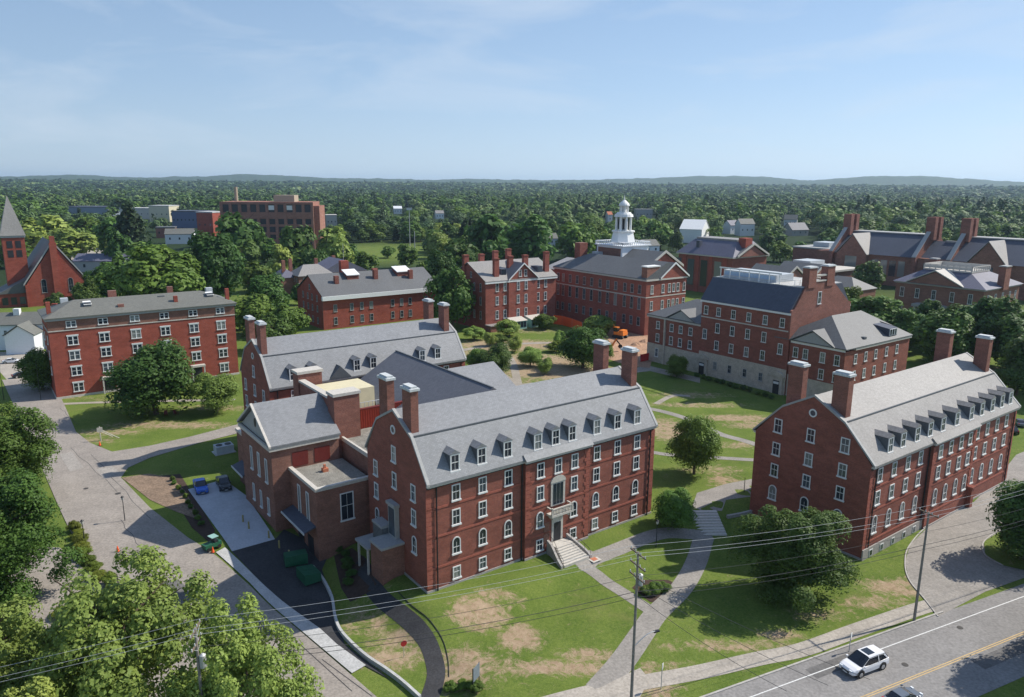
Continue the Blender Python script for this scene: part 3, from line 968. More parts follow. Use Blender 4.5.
# ================================================================== buildings
def gambrel_hall(s0, t0, z0, L_, W_, H, cols, dorm, rows, grows, gcols, rnd_z, chims, bay, label, skip=(), slm=None, ztop=25.8, found=True, gskip=()):
    ze, zk, za, ko = H
    r = bld(s0, t0, z0, label, 'brick_residence_hall', 'building')
    slm = slm or SL
    prof = [(0, -3), (0, ze), (ko, zk), (W_ / 2, za), (W_ - ko, zk), (W_, ze), (W_, -3)]
    MB().prism(prof, 'x', 0, L_).build('wall', BR, r)
    # roof skin: lower and upper slopes of the gambrel
    ov = 0.55
    k = (zk - ze) / ko
    line = [(-ov, ze - 0.2), (ko, zk - .15), (W_ / 2, za - .15), (W_ - ko, zk - .15), (W_ + ov, ze - 0.2)]
    rf = MB().prism(roof_band(line, 0.24), 'x', 0.30, L_ - 0.30).build('roof', slm, r)
    for x0, x1 in ((-0.12, 0.30), (L_ - 0.30, L_ + 0.12)):
        MB().prism(roof_band(line, 0.34), 'x', x0, x1).build('rake_coping', TRG, r)
    mb = MB()
    mb.box(0.30, L_ - 0.30, ko - 0.12, ko + 0.10, zk + 0.02, zk + 0.20)
    mb.build('roof_break_flashing', LEADM, rf)
    # cornice with dentils, front and back
    mb = MB()
    y0 = -0.45
    mb.box(0.05, L_ - 0.05, y0, -0.002, ze - 0.42, ze - 0.10)
    mb.box(0.05, L_ - 0.05, W_ + 0.002, W_ + 0.45, ze - 0.42, ze - 0.10)
    if bay: mb.box(bay[0] - .2, bay[1] + .2, y0 - .45, -0.46, ze - 0.42, ze - 0.10)
    mb.build('cornice', TRIM, r)
    mb = MB(); mb.box(0.1, L_ - .1, -.06, -.003, ze - .7, ze - .43)
    if bay: mb.box(bay[0], bay[1], -.57, -.503, ze - .7, ze - .43)
    u = 0.3
    while u < L_ - 0.3:
        yy = -0.62 if bay and bay[0] < u < bay[1] else -0.20
        mb.box(u, u + 0.30, yy, (-0.52 if yy < -.5 else -0.05), ze - 0.66, ze - 0.43); u += 0.62
    mb.build('dentils', DKM, r)
    if bay:
        MB().box(bay[0], bay[1], -0.5, -0.003, -3, ze - 0.45).build('projecting_bay', BR, r)
        MB().prism([(-1.05, ze - 0.08), (-0.2, ze + 0.72), (-0.2, ze - 0.08)], 'x', bay[0] - .25, bay[1] + .25).build('bay_roof', slm, r)
    # belt courses
    mb = MB()
    for z in (rows['belts']):
        mb.box(-0.06, bay[0] if bay else L_ + .06, -0.06, -0.002, z, z + 0.28)
        if bay:
            mb.box(bay[0] - .06, bay[1] + .06, -0.56, -0.502, z, z + 0.28)
            mb.box(bay[1], L_ + .06, -0.06, -0.002, z, z + 0.28)
        mb.box(-0.06, -0.002, 0, W_, z, z + 0.28) if rows.get('gbelt') else None
    mb.build('belt_course', BRB, r)
    # brick quoins on the corners
    qs = [(0.0, 0.0, 1)] + [(L_, 0.0, -1)]
    if bay: qs += [(bay[0], -0.5, 1), (bay[1], -0.5, -1)]
    for x, y, d in qs:
        mb = MB(); z = 0.6; i = 0
        a_, b_ = (x - 0.04, x + .7) if d > 0 else (x - .7, x + 0.04)
        mb.box(a_, b_, y - 0.025, y - 0.002, .6, ze - .9)
        while z < ze - 1.3:
            wq = 1.0 if i % 2 else 0.7
            a_, b_ = (x - 0.05, x + wq) if d > 0 else (x - wq, x + 0.05)
            mb.box(a_, b_, y - 0.06, y - 0.026, z, z + 0.50)
            z += 0.60; i += 1
        mb.build('quoins', BRB, r)
    mb = MB()
    mb.box(-0.10, L_ + .1, -0.12, -0.004, -2.5, 0.28)
    if bay: mb.box(bay[0] - .1, bay[1] + .1, -0.62, -0.505, -2.5, 0.30)
    mb.box(-0.12, -0.004, -0.1, W_ + .1, -2.5, 0.30)
    mb.build('foundation', GRAN, r)
    for i, c in enumerate(cols):
        inb = bay and bay[0] < c < bay[1]
        at = -0.503 if inb else 0.0
        for j, rr_ in enumerate(rows['rows']):
            if (i, j) in skip: continue
            z, w_, h_ = rr_[:3]
            win(r, 'f', c, at, z, w_, h_, arch=len(rr_) > 3)
    for j, rr_ in enumerate(grows):
        for i, c in enumerate(gcols[:1] + gcols[2:] if j == 0 else gcols):
            pass
    for i, c in enumerate(gcols):
        for j, rr_ in enumerate(grows):
            if j == 0 and i != 1: continue
            if (i, j) in gskip: continue
            win(r, 'l', c, 0.0, rr_[0], rr_[1], rr_[2], arch=len(rr_) > 3)
    # round attic window
    mb = MB(); n = 20
    for q in range(n):
        a0, a1 = 2 * PI * q / n, 2 * PI * (q + 1) / n
        mb.prism([(gcols[1] + 0.62 * math.cos(a), rnd_z + 0.62 * math.sin(a)) for a in (a0, a1)] + [(gcols[1] + 0.42 * math.cos(a), rnd_z + 0.42 * math.sin(a)) for a in (a1, a0)], 'x', -0.10, -0.001)
    ro = mb.build('round_window', TRIMW, r)
    MB().prism([(gcols[1] + 0.43 * math.cos(2 * PI * q / n), rnd_z + 0.43 * math.sin(2 * PI * q / n)) for q in range(n)], 'x', -0.04, -0.012).build('pane', GL, ro)
    # downspouts
    for x in ([1.4] + ([bay[0] - .35, bay[1] + .35] if bay else []) + [L_ - 1.0]):
        MB().tube((x, -0.16, 0), (x, -0.16, ze - 0.5), 0.09).build('downspout', DKM, r)
    # dormers
    sl = k
    first = None
    for c in dorm:
        zb = ze + 0.75; yb = (zb - ze) / sl
        hw, hh = 0.68, 2.25
        if first is None:
            d = MB()
            ybk = (zb + hh + 0.1 - ze) / sl
            yr = (zb + hh + 0.55 - ze) / sl
            # cheeks and body
            d.prism([(yb - 0.30, zb + 0.1), (yb - 0.30, zb + hh), (ybk, zb + hh), (yb - .05, zb + 0.1)], 'x', -hw, hw, 0)
            # little pitched roof
            d.add([(-hw - .16, yb - .46, zb + hh), (hw + .16, yb - .46, zb + hh), (0, yb - .46, zb + hh + .55),
                   (-hw - .16, ybk + .1, zb + hh), (hw + .16, ybk + .1, zb + hh), (0, yr + .3, zb + hh + .55)],
                  [(0, 1, 2), (0, 2, 5, 3), (1, 4, 5, 2), (0, 3, 4, 1), (3, 5, 4)], 1)
            f = MB()
            f.box(-hw, -hw + .16, yb - .42, yb - .302, zb, zb + hh)
            f.box(hw - .16, hw, yb - .42, yb - .302, zb, zb + hh)
            f.box(-hw + .16, hw - .16, yb - .42, yb - .302, zb + hh - .18, zb + hh)
            f.box(-hw - .08, hw + .08, yb - .55, yb - .302, zb - .12, zb + .10)
            f.box(-hw + .16, hw - .16, yb - .40, yb - .33, zb + 1.1, zb + 1.17)
            f.box(-.022, .022, yb - .385, yb - .33, zb + .1, zb + hh - .18)
            p = MB().box(-hw + .16, hw - .16, yb - .35, yb - .31, zb + .1, zb + hh - .18)
            do = d.build('dormer', [LEADM, slm], r, (c, 0, 0))
            fo = f.build('window_frame', TRIMW, do); po = p.build('pane', GL, do)
            first = (do, fo, po)
        else:
            do = copy_obj(first[0], r, (c, 0, 0))
            copy_obj(first[1], do); copy_obj(first[2], do)
    for x0, x1, y0_, y1_ in chims:
        chimney(r, x0, x1, y0_, y1_, zk - 0.8, ztop)
    return r

AROWS = dict(belts=(2.95, 7.15, 10.95), rows=[(11.55, 1.25, 2.05), (8.25, 1.25, 2.05), (4.3, 1.25, 1.6, 1), (0.85, 1.2, 1.6)])
ACOL = [4.28, 8.29, 12.38, 17.4, 20.49, 23.47, 28.13, 32.2, 36.25]
GR = [(15.0, 1.15, 2.1), (11.4, 1.15, 2.1), (8.1, 1.15, 2.1), (4.3, 1.15, 1.7, 1)]
ch = [(.3, 1.35, 3.8, 6.0), (.3, 1.35, 10.1, 12.4), (38.4, 39.6, 3.8, 6.0), (38.4, 39.6, 10.1, 12.4)]
hallA = gambrel_hall(0, 0, 0, 40.0, 16.04, (14.52, 19.54, 21.95, 3.26), ACOL, ACOL, AROWS, GR, [3.1, 8.1, 13.5], 19.3, ch, (14.9, 26.3),
                     'long red brick hall with grey gambrel roof and nine dormers, nearest the camera at centre', skip=((4, 2), (4, 3), (4, 1)), gskip=((1, 2), (1, 3)))
for c, zz in ((3.1, 15.1), (13.5, 15.1)):
    pass
# its front door: tall arched stair window, balcony, door
dx = 20.49
d = MB(); d.box(dx - 1.25, dx + 1.25, -.62, -.503, 6.8, 10.2)
for q in range(8):
    a0, a1 = PI * q / 8, PI * (q + 1) / 8
    d.prism([(dx + 1.35 * math.cos(a0), 10.2 + .95 * math.sin(a0)), (dx + 1.35 * math.cos(a1), 10.2 + .95 * math.sin(a1)), (dx, 10.2)], 'y', -.68, -.503)
do = d.build('door_surround', TRIM, hallA)
f = MB()
for q in range(3): f.box(dx - .88 + q * .62, dx - .36 + q * .62, -.66, -.622, 7.0, 10.0)
f.build('french_window', GL, do)
d = MB(); d.box(dx - 1.9, dx + 1.9, -1.7, -.503, 5.65, 5.95)
for q in range(14): d.box(dx - 1.85 + q * .27, dx - 1.73 + q * .27, -1.65, -1.53, 5.95, 6.75)
d.box(dx - 1.9, dx + 1.9, -1.7, -1.5, 6.75, 6.9)
for sx_ in (-1.9, 1.7):
    d.box(dx + sx_, dx + sx_ + .2, -1.5, -.503, 6.75, 6.9)
    d.box(dx + sx_, dx + sx_ + .2, -1.7, -1.5, 5.95, 7.05)
for sx_ in (-1.5, 1.2): d.box(dx + sx_, dx + sx_ + .3, -1.4, -.503, 5.2, 5.65)
d.build('balcony', TRIM, hallA)
d = MB(); d.box(dx - 1.0, dx + 1.0, -.60, -.503, 1.45, 5.0); do = d.build('door_frame', TRIM, hallA)
MB().box(dx - .62, dx + .62, -.64, -.602, 1.5, 4.2).build('door', BLKD, do)
MB().box(dx - 2.4, dx - 1.4, -.56, -.503, 1.6, 4.6).build('door_panel', BRD, hallA)
# curved stoop with flared steps
d = MB()
n = 8
for i in range(n):
    hwid = 1.5 + 0.10 * i
    d.box(dx - hwid, dx + hwid, -2.0 - (i + 1) * 0.36, -0.63 if i == 0 else -2.0 - i * 0.36, -1.0, 1.42 - i * 0.185)
d.build('front_steps', TRIM, hallA)
for sgn in (-1, 1):
    d = MB(); pp = []
    for i in range(9):
        a_ = i / 8
        yy = -0.65 - a_ * 4.2; off = 1.58 + 0.85 * math.sin(a_ * PI / 2) ** 2; top = 2.0 - 1.85 * a_ ** 1.3
        pp.append((dx + sgn * off, yy, top))
    vs = []
    for x, y, z in pp: vs += [(x, y, -1.2), (x, y, z), (x + sgn * .34, y, z), (x + sgn * .34, y, -1.2)]
    fs = [(i * 4 + k, i * 4 + (k + 1) % 4, i * 4 + 4 + (k + 1) % 4, i * 4 + 4 + k) for i in range(8) for k in range(4)] + [(0, 1, 2, 3), (32, 33, 34, 35)]
    d.add(vs, fs)
    d.build('stair_cheek_wall', GRAN, hallA)
    h = MB()
    for a_, b_ in zip(pp[:-1], pp[1:]): h.tube((a_[0], a_[1], a_[2] + .85), (b_[0], b_[1], b_[2] + .85), .03, n=5)
    for a_ in pp[::2]: h.tube((a_[0], a_[1], a_[2]), (a_[0], a_[1], a_[2] + .85), .025, n=5)
    h.build('handrail', DKM, hallA)
# gable door with canopy and tall window
d = MB(); d.box(-3.2, -.003, 5.9, 9.2, -3, 4.3); d.build('entrance_porch', BRD, hallA)
MB().box(-3.35, -.003, 5.75, 9.35, 4.3, 4.6).build('porch_coping', TRG, hallA)
MB().box(-3.6, -.003, 9.36, 13.2, 2.9, 3.2).build('porch_canopy', TRG, hallA)
MB().box(-1.5, -.003, 9.36, 12.2, 5.4, 5.75).build('porch_ledge', TRG, hallA)
MB().box(-1.4, -.003, 9.36, 12.1, 3.2, 5.4).build('porch_infill', SLK, hallA)
d = MB(); d.box(-.6, -.003, 7.1, 9.1, 4.6, 9.0); d.box(-.8, -.003, 6.9, 9.3, 9.0, 9.4); do = d.build('window_surround', TRG, hallA)
MB().box(-.66, -.602, 7.35, 8.85, 4.9, 8.7).build('pane', GL, do)
for yy in (9.6, 12.4): MB().box(-3.5, -3.25, yy, yy + .25, -3, 2.9).build('porch_column', TRIM, hallA)

BCOL = [2.61, 6.53, 10.5, 14.3, 19.58, 22.98, 26.5, 29.68, 33.6, 37.3, 41.1, 44.9]
BDORM = [5.3, 8.9, 13.1, 17.1, 21.2, 25.9, 31.0, 34.9, 38.9, 42.7, 46.2]
BROWS = dict(belts=(2.2, 6.9, 10.4), rows=[(11.25, 1.25, 2.0), (7.8, 1.25, 2.05), (3.5, 1.25, 2.0, 1)])
GRB = [(14.95, 1.3, 1.95), (11.25, 1.3, 1.95), (7.8, 1.3, 1.95), (4.0, 1.35, 1.6, 1)]
chb = [(.9, 2.2, 4.9, 7.2), (.9, 2.2, 12.0, 14.4), (46.5, 47.9, 4.9, 7.1), (46.5, 47.9, 11.4, 13.8)]
hallB = gambrel_hall(55.05, -25.98, -1.4, 48.9, 18.6, (14.1, 19.1, 21.9, 4.3), BCOL, BDORM, BROWS, GRB, [4.0, 9.3, 14.75], 19.3, chb, (17.2, 31.9),
                     'long red brick hall with pale gambrel roof and eleven dormers, at right beside the driveway', slm=SLB, ztop=26.0, gskip=())
for c in (4.0, 14.75): win(hallB, 'l', c, 0.0, 14.9, 1.35, 2.1)
for i, c in enumerate((3.1, 13.5)): win(hallA, 'l', c, 0.0, 11.4, .01, .01) if False else None
# basement windows in the stone base
MB().box(-.14, 17.1, -.30, -.125, -2.5, 1.6).build('stone_plinth', GRAN, hallB)
for c in (2.0, 5.0, 8.2, 11.5, 14.6):
    f = MB().box(c - .45, c + .45, -.36, -.305, .2, 1.2).build('basement_window', TRIMW, hallB)
    MB().box(c - .33, c + .33, -.375, -.362, .3, 1.1).build('pane', GL, f)
d = MB(); d.box(31.2, 32.2, -1.3, -.51, -2.5, 3.4); d.box(31.05, 32.35, -1.45, -.51, 3.4, 3.7); d.build('entrance_pier', BR, hallB)

hallC = gambrel_hall(-1.0, 53.2, 0.1, 41.0, 16.04, (14.52, 19.54, 21.95, 3.26), [c + .2 for c in ACOL], [4.5, 8.3, 16.9, 20.3, 31.0, 34.6], AROWS, GR, [3.1, 8.1, 13.5], 18.9, ch, None,
                     'long brick hall with grey gambrel roof behind the gabled entrance pavilion, six dormers showing')
# small gable on its front slope
d = MB(); d.prism([(11.0, 14.6), (15.4, 14.6), (13.2, 16.9)], 'y', -.6, 2.2); d.build('cross_gable', LEADM, hallC)

# ---- linked dining block between the two parallel halls
E_ = bld(-9.5, 27.7, 0, 'stepped brown brick block with grey pediment, stacks and cream unit between two gambrel halls', 'brick_dining_block')
W1 = 14.1
MB().box(0, 10.3, 0, W1, -3, 12.5).build('pavilion_wall', BRD, E_)
cornice(E_, 0, 9.95, 0, W1, 13.0, 0.55, 0.35, TRIM)
rp = [(-.45, 13.0), (W1 / 2, 17.6), (W1 + .45, 13.0)]
MB().prism(roof_band(rp, .28), 'x', -0.35, 10.5).build('pavilion_roof', SL, E_)
d = MB().prism([(0.1, 13.0), (W1 - .1, 13.0), (W1 / 2, 17.35)], 'x', 0.15, .6); pe = d.build('pediment', TRG, E_)
MB().prism([(W1 / 2 + .45 * math.cos(2 * PI * q / 14), 14.9 + .7 * math.sin(2 * PI * q / 14)) for q in range(14)], 'x', .08, .148).build('louvre', DKM, pe)
d = MB()
for sg in (-1, 1):
    d.add([(-.45, W1 / 2 - sg * (W1 / 2 + .5), 13.0), (-.45, W1 / 2 - sg * (W1 / 2 + .5), 13.3), (-.45, W1 / 2, 17.95), (-.45, W1 / 2, 17.6),
           (-.1, W1 / 2 - sg * (W1 / 2 + .5), 13.0), (-.1, W1 / 2 - sg * (W1 / 2 + .5), 13.3), (-.1, W1 / 2, 17.95), (-.1, W1 / 2, 17.6)],
          [(0, 1, 2, 3), (4, 7, 6, 5), (0, 4, 5, 1), (1, 5, 6, 2), (0, 3, 7, 4)])
d.build('raking_cornice', TRIM, E_)
for c in (2.6, 6.0, 9.4):
    win(E_, 'l', c, 0, 6.9, 1.0, 3.6, mull=False); win(E_, 'l', c, 0, 1.8, .85, 2.6, mull=False)
for c in (3.0, 6.4):
    MB().box(c, c + 2.4, -.06, -.002, 9.4, 11.6).build('red_louvre', REDM, E_)
# wings
MB().box(2.5, 10.6, -10.0, -.003, -3, 9.1).build('wing_wall', BRD, E_)
MB().box(3.0, 10.6, -9.5, -.3, 9.12, 9.2).build('wing_flat_roof', FLATR, E_)
d = MB(); d.box(2.35, 2.95, -10.15, 0, 9.1, 9.55); d.box(2.95, 10.6, -10.15, -9.55, 9.1, 9.55); d.build('parapet_coping', TRIM, E_)
d = MB().box(6.0, 6.8, -4.2, -3.4, 9.2, 9.7); d.box(6.2, 6.5, -4.0, -3.7, 9.7, 10.3); d.build('roof_vent', RUBB, E_)
win(E_, 'f', 6.9, -10.0, 4.0, 2.0, 4.0)
for c in (-3.6, -6.8): win(E_, 'l', c, 2.5, 3.6, 1.0, 4.4, mull=False)
MB().box(1.6, 10.6, W1 + .003, W1 + 8.5, -3, 9.0).build('wing_wall', BRD, E_)
MB().box(2.0, 10.6, W1 + .3, W1 + 8.2, 9.02, 9.1).build('wing_flat_roof', FLATR, E_)
d = MB(); d.box(1.45, 1.95, W1 + .005, W1 + 8.65, 9.0, 9.5); d.box(1.95, 10.6, W1 + 8.1, W1 + 8.65, 9.0, 9.5); d.build('parapet_coping', TRIM, E_)
win(E_, 'l', W1 + 3.6, 1.6, 3.6, 1.0, 4.4, mull=False)
# metal canopies over the service doors
for y0_, y1_, z_, x_ in ((-9.3, -0.6, 3.1, 2.5), (W1 + .8, W1 + 6.6, 3.6, 1.6)):
    d = MB(); d.prism([(x_ - 1.7, z_), (x_ - 1.7, z_ + .16), (x_ - .003, z_ + .75), (x_ - .003, z_ + .5)], 'y', y0_, y1_); ca = d.build('canopy', SLN, E_)
    MB().box(x_ - 1.82, x_ - 1.71, y0_ - .1, y1_ + .1, z_ - .12, z_ + .17).build('canopy_edge', CAPM, ca)
MB().box(2.42, 2.497, -8.2, -6.2, -2, 1.6).build('service_door', BLKD, E_)
MB().box(2.42, 2.497, -4.6, -2.4, -2, 1.6).build('service_door', BLKD, E_)
# stacks and parapet wall
for y0_, zt_ in ((1.2, 18.5), (15.9, 18.9)):
    o = MB().box(10.31, 14.5, y0_, y0_ + 2.4, 4, zt_).build('stack', BRT, E_)
    MB().box(10.15, 14.7, y0_ - .18, y0_ + 2.58, zt_, zt_ + .45).build('coping', TRIM, o)
o = MB().box(10.52, 11.2, 3.6, 15.9, 8, 17.7).build('parapet_wall', BRT, E_)
MB().box(10.3, 11.4, 3.8, 15.7, 17.7, 18.05).build('coping', TRIM, o)
# plant court
MB().box(11.25, 30, -11.5, 25.4, -2, 11.5).build('hall_wall', BRD, E_)
MB().box(14.6, 24, 4.8, 18, 11.52, 11.62).build('court_roof', FLATR, E_)
d = MB(); d.box(14.75, 28.0, 4.2, 4.6, 11.5, 14.7)
for q in range(32): d.box(14.8 + q * .41, 14.9 + q * .41, 4.12, 4.198, 11.5, 14.7)
MB().box(11.6, 28, -11.2, 4.1, 11.503, 11.6).build('court_flat_roof', FLATR, E_)
MB().box(11.25, 11.6, -11.5, 1.1, 11.503, 12.1).build('parapet_coping', TRIM, E_)
rl = d.build('red_screen_wall', REDP, E_); MB().box(14.72, 28.1, 4.1, 4.7, 14.7, 14.9).build('coping', REDM, rl)
MB().box(12.7, 20.7, 8.8, 15.2, 12.6, 16.9).build('roof_air_unit', CREAM, E_)
d = MB(); d.box(16, 21.5, 5.6, 7.6, 11.7, 13.6)
for q in range(9): d.tube((15.8 + q * .7, 5.2, 11.7), (15.8 + q * .7, 5.2, 15.6), .05, n=5)
d.tube((15.8, 5.2, 15.6), (21.4, 5.2, 15.6), .05, n=5); d.build('roof_pipework', HVAC, E_)
# big dark roof of the hall (ridge runs across, towards both gambrel halls)
X0, XR, X1 = 21.5, 32.1, 42.5
zt = 19.0
vs = [(X0, -9.6, 13.6), (X0, 21.2, 13.6), (XR, -9.6, zt), (XR, 22.6, zt), (X1, -9.6, 13.6), (X1, 24.6, 13.6)]
MB().add(vs + [(p[0], p[1], p[2] - .35) for p in vs], [(0, 1, 3, 2), (2, 3, 5, 4), (6, 8, 9, 7), (8, 10, 11, 9), (0, 2, 8, 6), (2, 4, 10, 8), (1, 7, 9, 3), (3, 9, 11, 5), (0, 6, 7, 1), (4, 5, 11, 10)]).build('main_roof', SLD, E_)
MB().box(XR - .14, XR + .14, -9.6, 22.6, zt - .05, zt + .1).build('ridge_cap', LEADM, E_)
MB().prism([(X0 + .4, 13.3), (XR, zt - .4), (X1 - .4, 13.3), (X1 - .4, 5), (X0 + .4, 5)], 'y', -9.3, 21.0).build('gable_wall', BRD, E_)
MB().box(30.1, 43.2, 0.4, 13.7, -2, 15.0).build('east_wall', BRD, E_)
rp = [(0.0, 14.9), (7.05, 18.1), (14.1, 14.9)]
MB().prism(roof_band(rp, .28), 'x', 34.0, 43.9).build('east_roof', SL, E_)
for q in range(3):
    win(E_, 'f', 33 + q * 3, 0.4, 3, 1.2, 3)

# bollards / posts outside the service doors
for i, (x_, y_) in enumerate(((-11.0, 26.5), (-10.6, 23.4), (-10.2, 20.6), (-12.5, 30.8), (-12.5, 33.6))):
    X_, Y_ = Wd(x_, y_)
    b_ = MB().cone((0, 0), 0, 1.15, .13, .13, 10).cone((0, 0), 1.15, 1.25, .13, .04, 10).build('bollard', mat('bollard_yellow', (.32, .27, .12), .7), None, (X_, Y_, gz(X_, Y_)))
    tag(b_, 'dull yellow steel bollard guarding the shaded service doors', 'bollard', 'bollards by the service doors')

# ---- D: four-storey block with steep navy mansard
def gable_prism(x0, x1, y0, y1, z0, z1, axis, th=.22, ov=.4):
    b = MB()
    if axis == 'x':
        ln = [(y0 - ov, z0), ((y0 + y1) / 2, z1), (y1 + ov, z0)]
        b.prism(roof_band(ln, th), 'x', x0, x1)
    else:
        ln = [(x0 - ov, z0), ((x0 + x1) / 2, z1), (x1 + ov, z0)]
        b.prism(roof_band(ln, th), 'y', y0, y1)
    return b

D_ = bld(116.4, 27.5, 0, 'tall brick block with steep navy mansard roof, white rooftop screen and stone ground floor', 'brick_hall')
DW = 26.8
MB().box(0, 26, 0, DW, -3, 19.9).build('wall', BR, D_)
cornice(D_, 0, 26, .3, DW, 20.35, .5, .35, WH)
belt(D_, 0, 26, 0, DW, 16.0, .3, .07, TRIM)
MB().box(-.08, -.003, 0, DW, -3, 6.4).build('stone_base', LIME, D_)
MB().prism([(-.4, 20.35), (4.2, 26.1), (21.8, 26.1), (26.4, 20.35)], 'y', .35, DW + .3).build('mansard_roof', SLN, D_)
MB().box(4.3, 21.7, .5, DW - .5, 26.1, 26.3).build('flat_roof', FLATD, D_)
pw = MB().box(5.2, 7.2, 7.0, DW - 2.0, 26.3, 28.6)
pw.box(8.5, 20, 8, DW - 2.0, 26.3, 28.2)
pw = MB().box(6.2, 13.5, 9.0, DW - 1.6, 26.3, 28.2).build('roof_screen', HVAC, D_)
d = MB()
for q in range(20): d.box(5.08, 5.16, 7.4 + q * .9, 7.8 + q * .9, 27.0, 28.5)
MB().box(6.1, 6.18, 9.4, 24.8, 26.9, 27.9).build('screen_glass', mat('screen_blue', (.30, .42, .58), .3, .1, 2), pw)
d = MB(); d.box(5.0, 5.09, 6.8, DW - 1.0, 28.6, 29.0)
for q in range(7): d.box(4.98, 5.08, 7.2 + q * 3.0, 7.4 + q * 3.0, 26.3, 28.6)
d.build('railing', WH, D_)
d = MB()
for q in range(7): d.tube((5 + q * 2.2, 3.0, 26.3), (5 + q * 2.2, 3.0, 27.6), .07, n=5)
d.tube((5, 3.0, 27.6), (18.2, 3.0, 27.6), .08, n=5); d.tube((5, 3.0, 27.0), (18.2, 3.0, 27.0), .06, n=5); d.tube((5, 6.8, 27.6), (5, 3.0, 27.6), .08, n=5)
d.build('railing', WH, D_)
# raised end wall with twin stacks
ew = MB().prism([(-.15, 14), (-.15, 21.0), (1.0, 21.2), (5.2, 26.5), (5.2, 27.3), (17.5, 27.3), (17.5, 26.5), (24.6, 21.4), (26.1, 21), (26.1, 14)], 'y', -.12, .34)
ew.build('end_wall', BRT, D_)
MB().box(5.9, 16.8, -.25, .45, 27.3, 27.6).build('coping', TRIM, D_)
for x0_ in (5.6, 13.6):
    chimney(D_, x0_, x0_ + 3.2, -.35, 1.5, 26, 31.2, BRT, CAPM, .4)
MB().box(8.8, 13.6, -.2, .5, 28.6, 29.0).build('stack_link', TRIM, D_)
win(D_, 'f', 11.2, -.12, 21.8, 1.5, 3.0)
DC = [DW - 1.5, 21.2, 16.5, 11.8, 7.0, 2.2]
for i, c in enumerate(DC):
    win(D_, 'l', c, 0, 16.7, 1.35, 2.2)
    if i not in (0, 5):
        win(D_, 'l', c, 0, 12.2, 1.35, 2.5); win(D_, 'l', c, 0, 7.6, 1.35, 2.4)
        win(D_, 'l', c, -.08, 2.2, 1.15, 2.1, trim='G')
    else:
        win(D_, 'l', c, 0, 10.0, 1.35, 2.6)
for c in (DC[0], DC[5]):
    f = MB(); f.box(-.5, -.09, c - 1.7, c + 1.7, -1, 4.4); f.prism([(c - 2.1, 4.4), (c - 1.4, 5.3), (c, 5.8), (c + 1.4, 5.3), (c + 2.1, 4.4)], 'x', -.7, -.09)
    ds = f.build('door_surround', LIME, D_)
    MB().box(-.56, -.503, c - .85, c + .85, -.5, 3.4).build('door', BLKD, ds)
    MB().box(-.58, -.562, c - .75, c + .75, 2.5, 3.1).build('fanlight', TRIMW, ds)
# left wing
MB().box(0.2, 20, DW + .003, 46.0, -3, 13.0).build('wing_wall', BR, D_)
MB().box(.1, .197, DW + .01, 46.0, -3, 5.4).build('stone_base', LIME, D_)
cornice(D_, 0.2, 20, DW + .35, 46.0, 13.5, .5, .35, TRIM)
hip(D_, .2, 20, DW + .6, 46.0, 13.5, 18.4, 9.5, 'y', SLK, hip0=False)
for c in (DW + 3.5, DW + 7, DW + 10.3, DW + 15.4):
    for z_, h_ in ((10.0, 2.1), (6.2, 2.3)): win(D_, 'l', c, .2, z_, 1.3, h_)
    if c > 40: win(D_, 'l', c, .1, 1.8, 1.2, 2.4)
MB().box(-.25, .195, DW + 12.4, DW + 12.9, -1, 13).build('pilaster', LIME, D_)
gable_prism(-.35, 8, DW + 2, DW + 12, 13.5, 16.4, 'x').build('cross_gable_roof', SLK, D_)
MB().prism([(DW + 2.1, 13.5), (DW + 11.9, 13.5), (DW + 7, 16.2)], 'x', -.1, .5).build('pediment', TRG, D_)
# right wing
MB().box(0.4, 30, -14.2, -.13, -3, 13.4).build('wing_wall', BR, D_)
MB().box(.3, .397, -14.1, -.13, -3, 5.4).build('stone_base', LIME, D_)
cornice(D_, 4.6, 30, -14.2, -.5, 13.9, .5, .35, TRIM)
MB().box(4.3, 4.5, -14.1, -13.9, 0, 1).build('kerbstone', LIME, D_)
hip(D_, .4, 30, -14.2, 3.6, 13.9, 19.8, 8.6, 'x', SLK, name='wing_roof')
MB().box(.32, .4, -14.2, -.3, 13.3, 13.9).build('cornice', WH, D_)
gable_prism(-.3, 9, -11.5, -.6, 13.9, 17.0, 'x').build('cross_gable_roof', SLK, D_)
MB().prism([(-11.4, 13.9), (-.7, 13.9), (-6.05, 16.8)], 'x', 0.0, .5).build('pediment', TRG, D_)
for c in (-12.4, -8.8, -4.4, -1.8):
    win(D_, 'l', c, .4, 10.0, 1.35, 2.4); win(D_, 'l', c, .4, 6.0, 1.35, 2.4)
for c in (5, 9.5, 14, 19, 24):
    win(D_, 'f', c, -14.2, 10.2, 1.2, 2.2, trim='W'); win(D_, 'f', c, -14.2, 6.2, 1.2, 2.2)
d = MB(); d.prism([(-13.8, 14.6), (-9.0, 14.6 + 2.9), (-6.5, 17.6), (-13.8, 16.6)], 'x', 20.0, 24.0)
dr = d.build('dormer', SLN, D_)
MB().box(20.3, 23.7, -13.92, -13.81, 14.9, 16.5).build('window_frame', WH, dr)
for q in range(3): MB().box(20.5 + q * 1.1, 21.2 + q * 1.1, -13.98, -13.925, 15.0, 16.4).build('pane', GL, dr)
for q, (x_, y_) in enumerate(((10.5, -12.6), (17.5, -5))):
    MB().box(x_ - .5, x_ + .5, y_ - .6, y_ + .3, 14.4 if q == 0 else 18.5, 15.6 if q == 0 else 19.0).build('roof_vent', LEADM, D_)

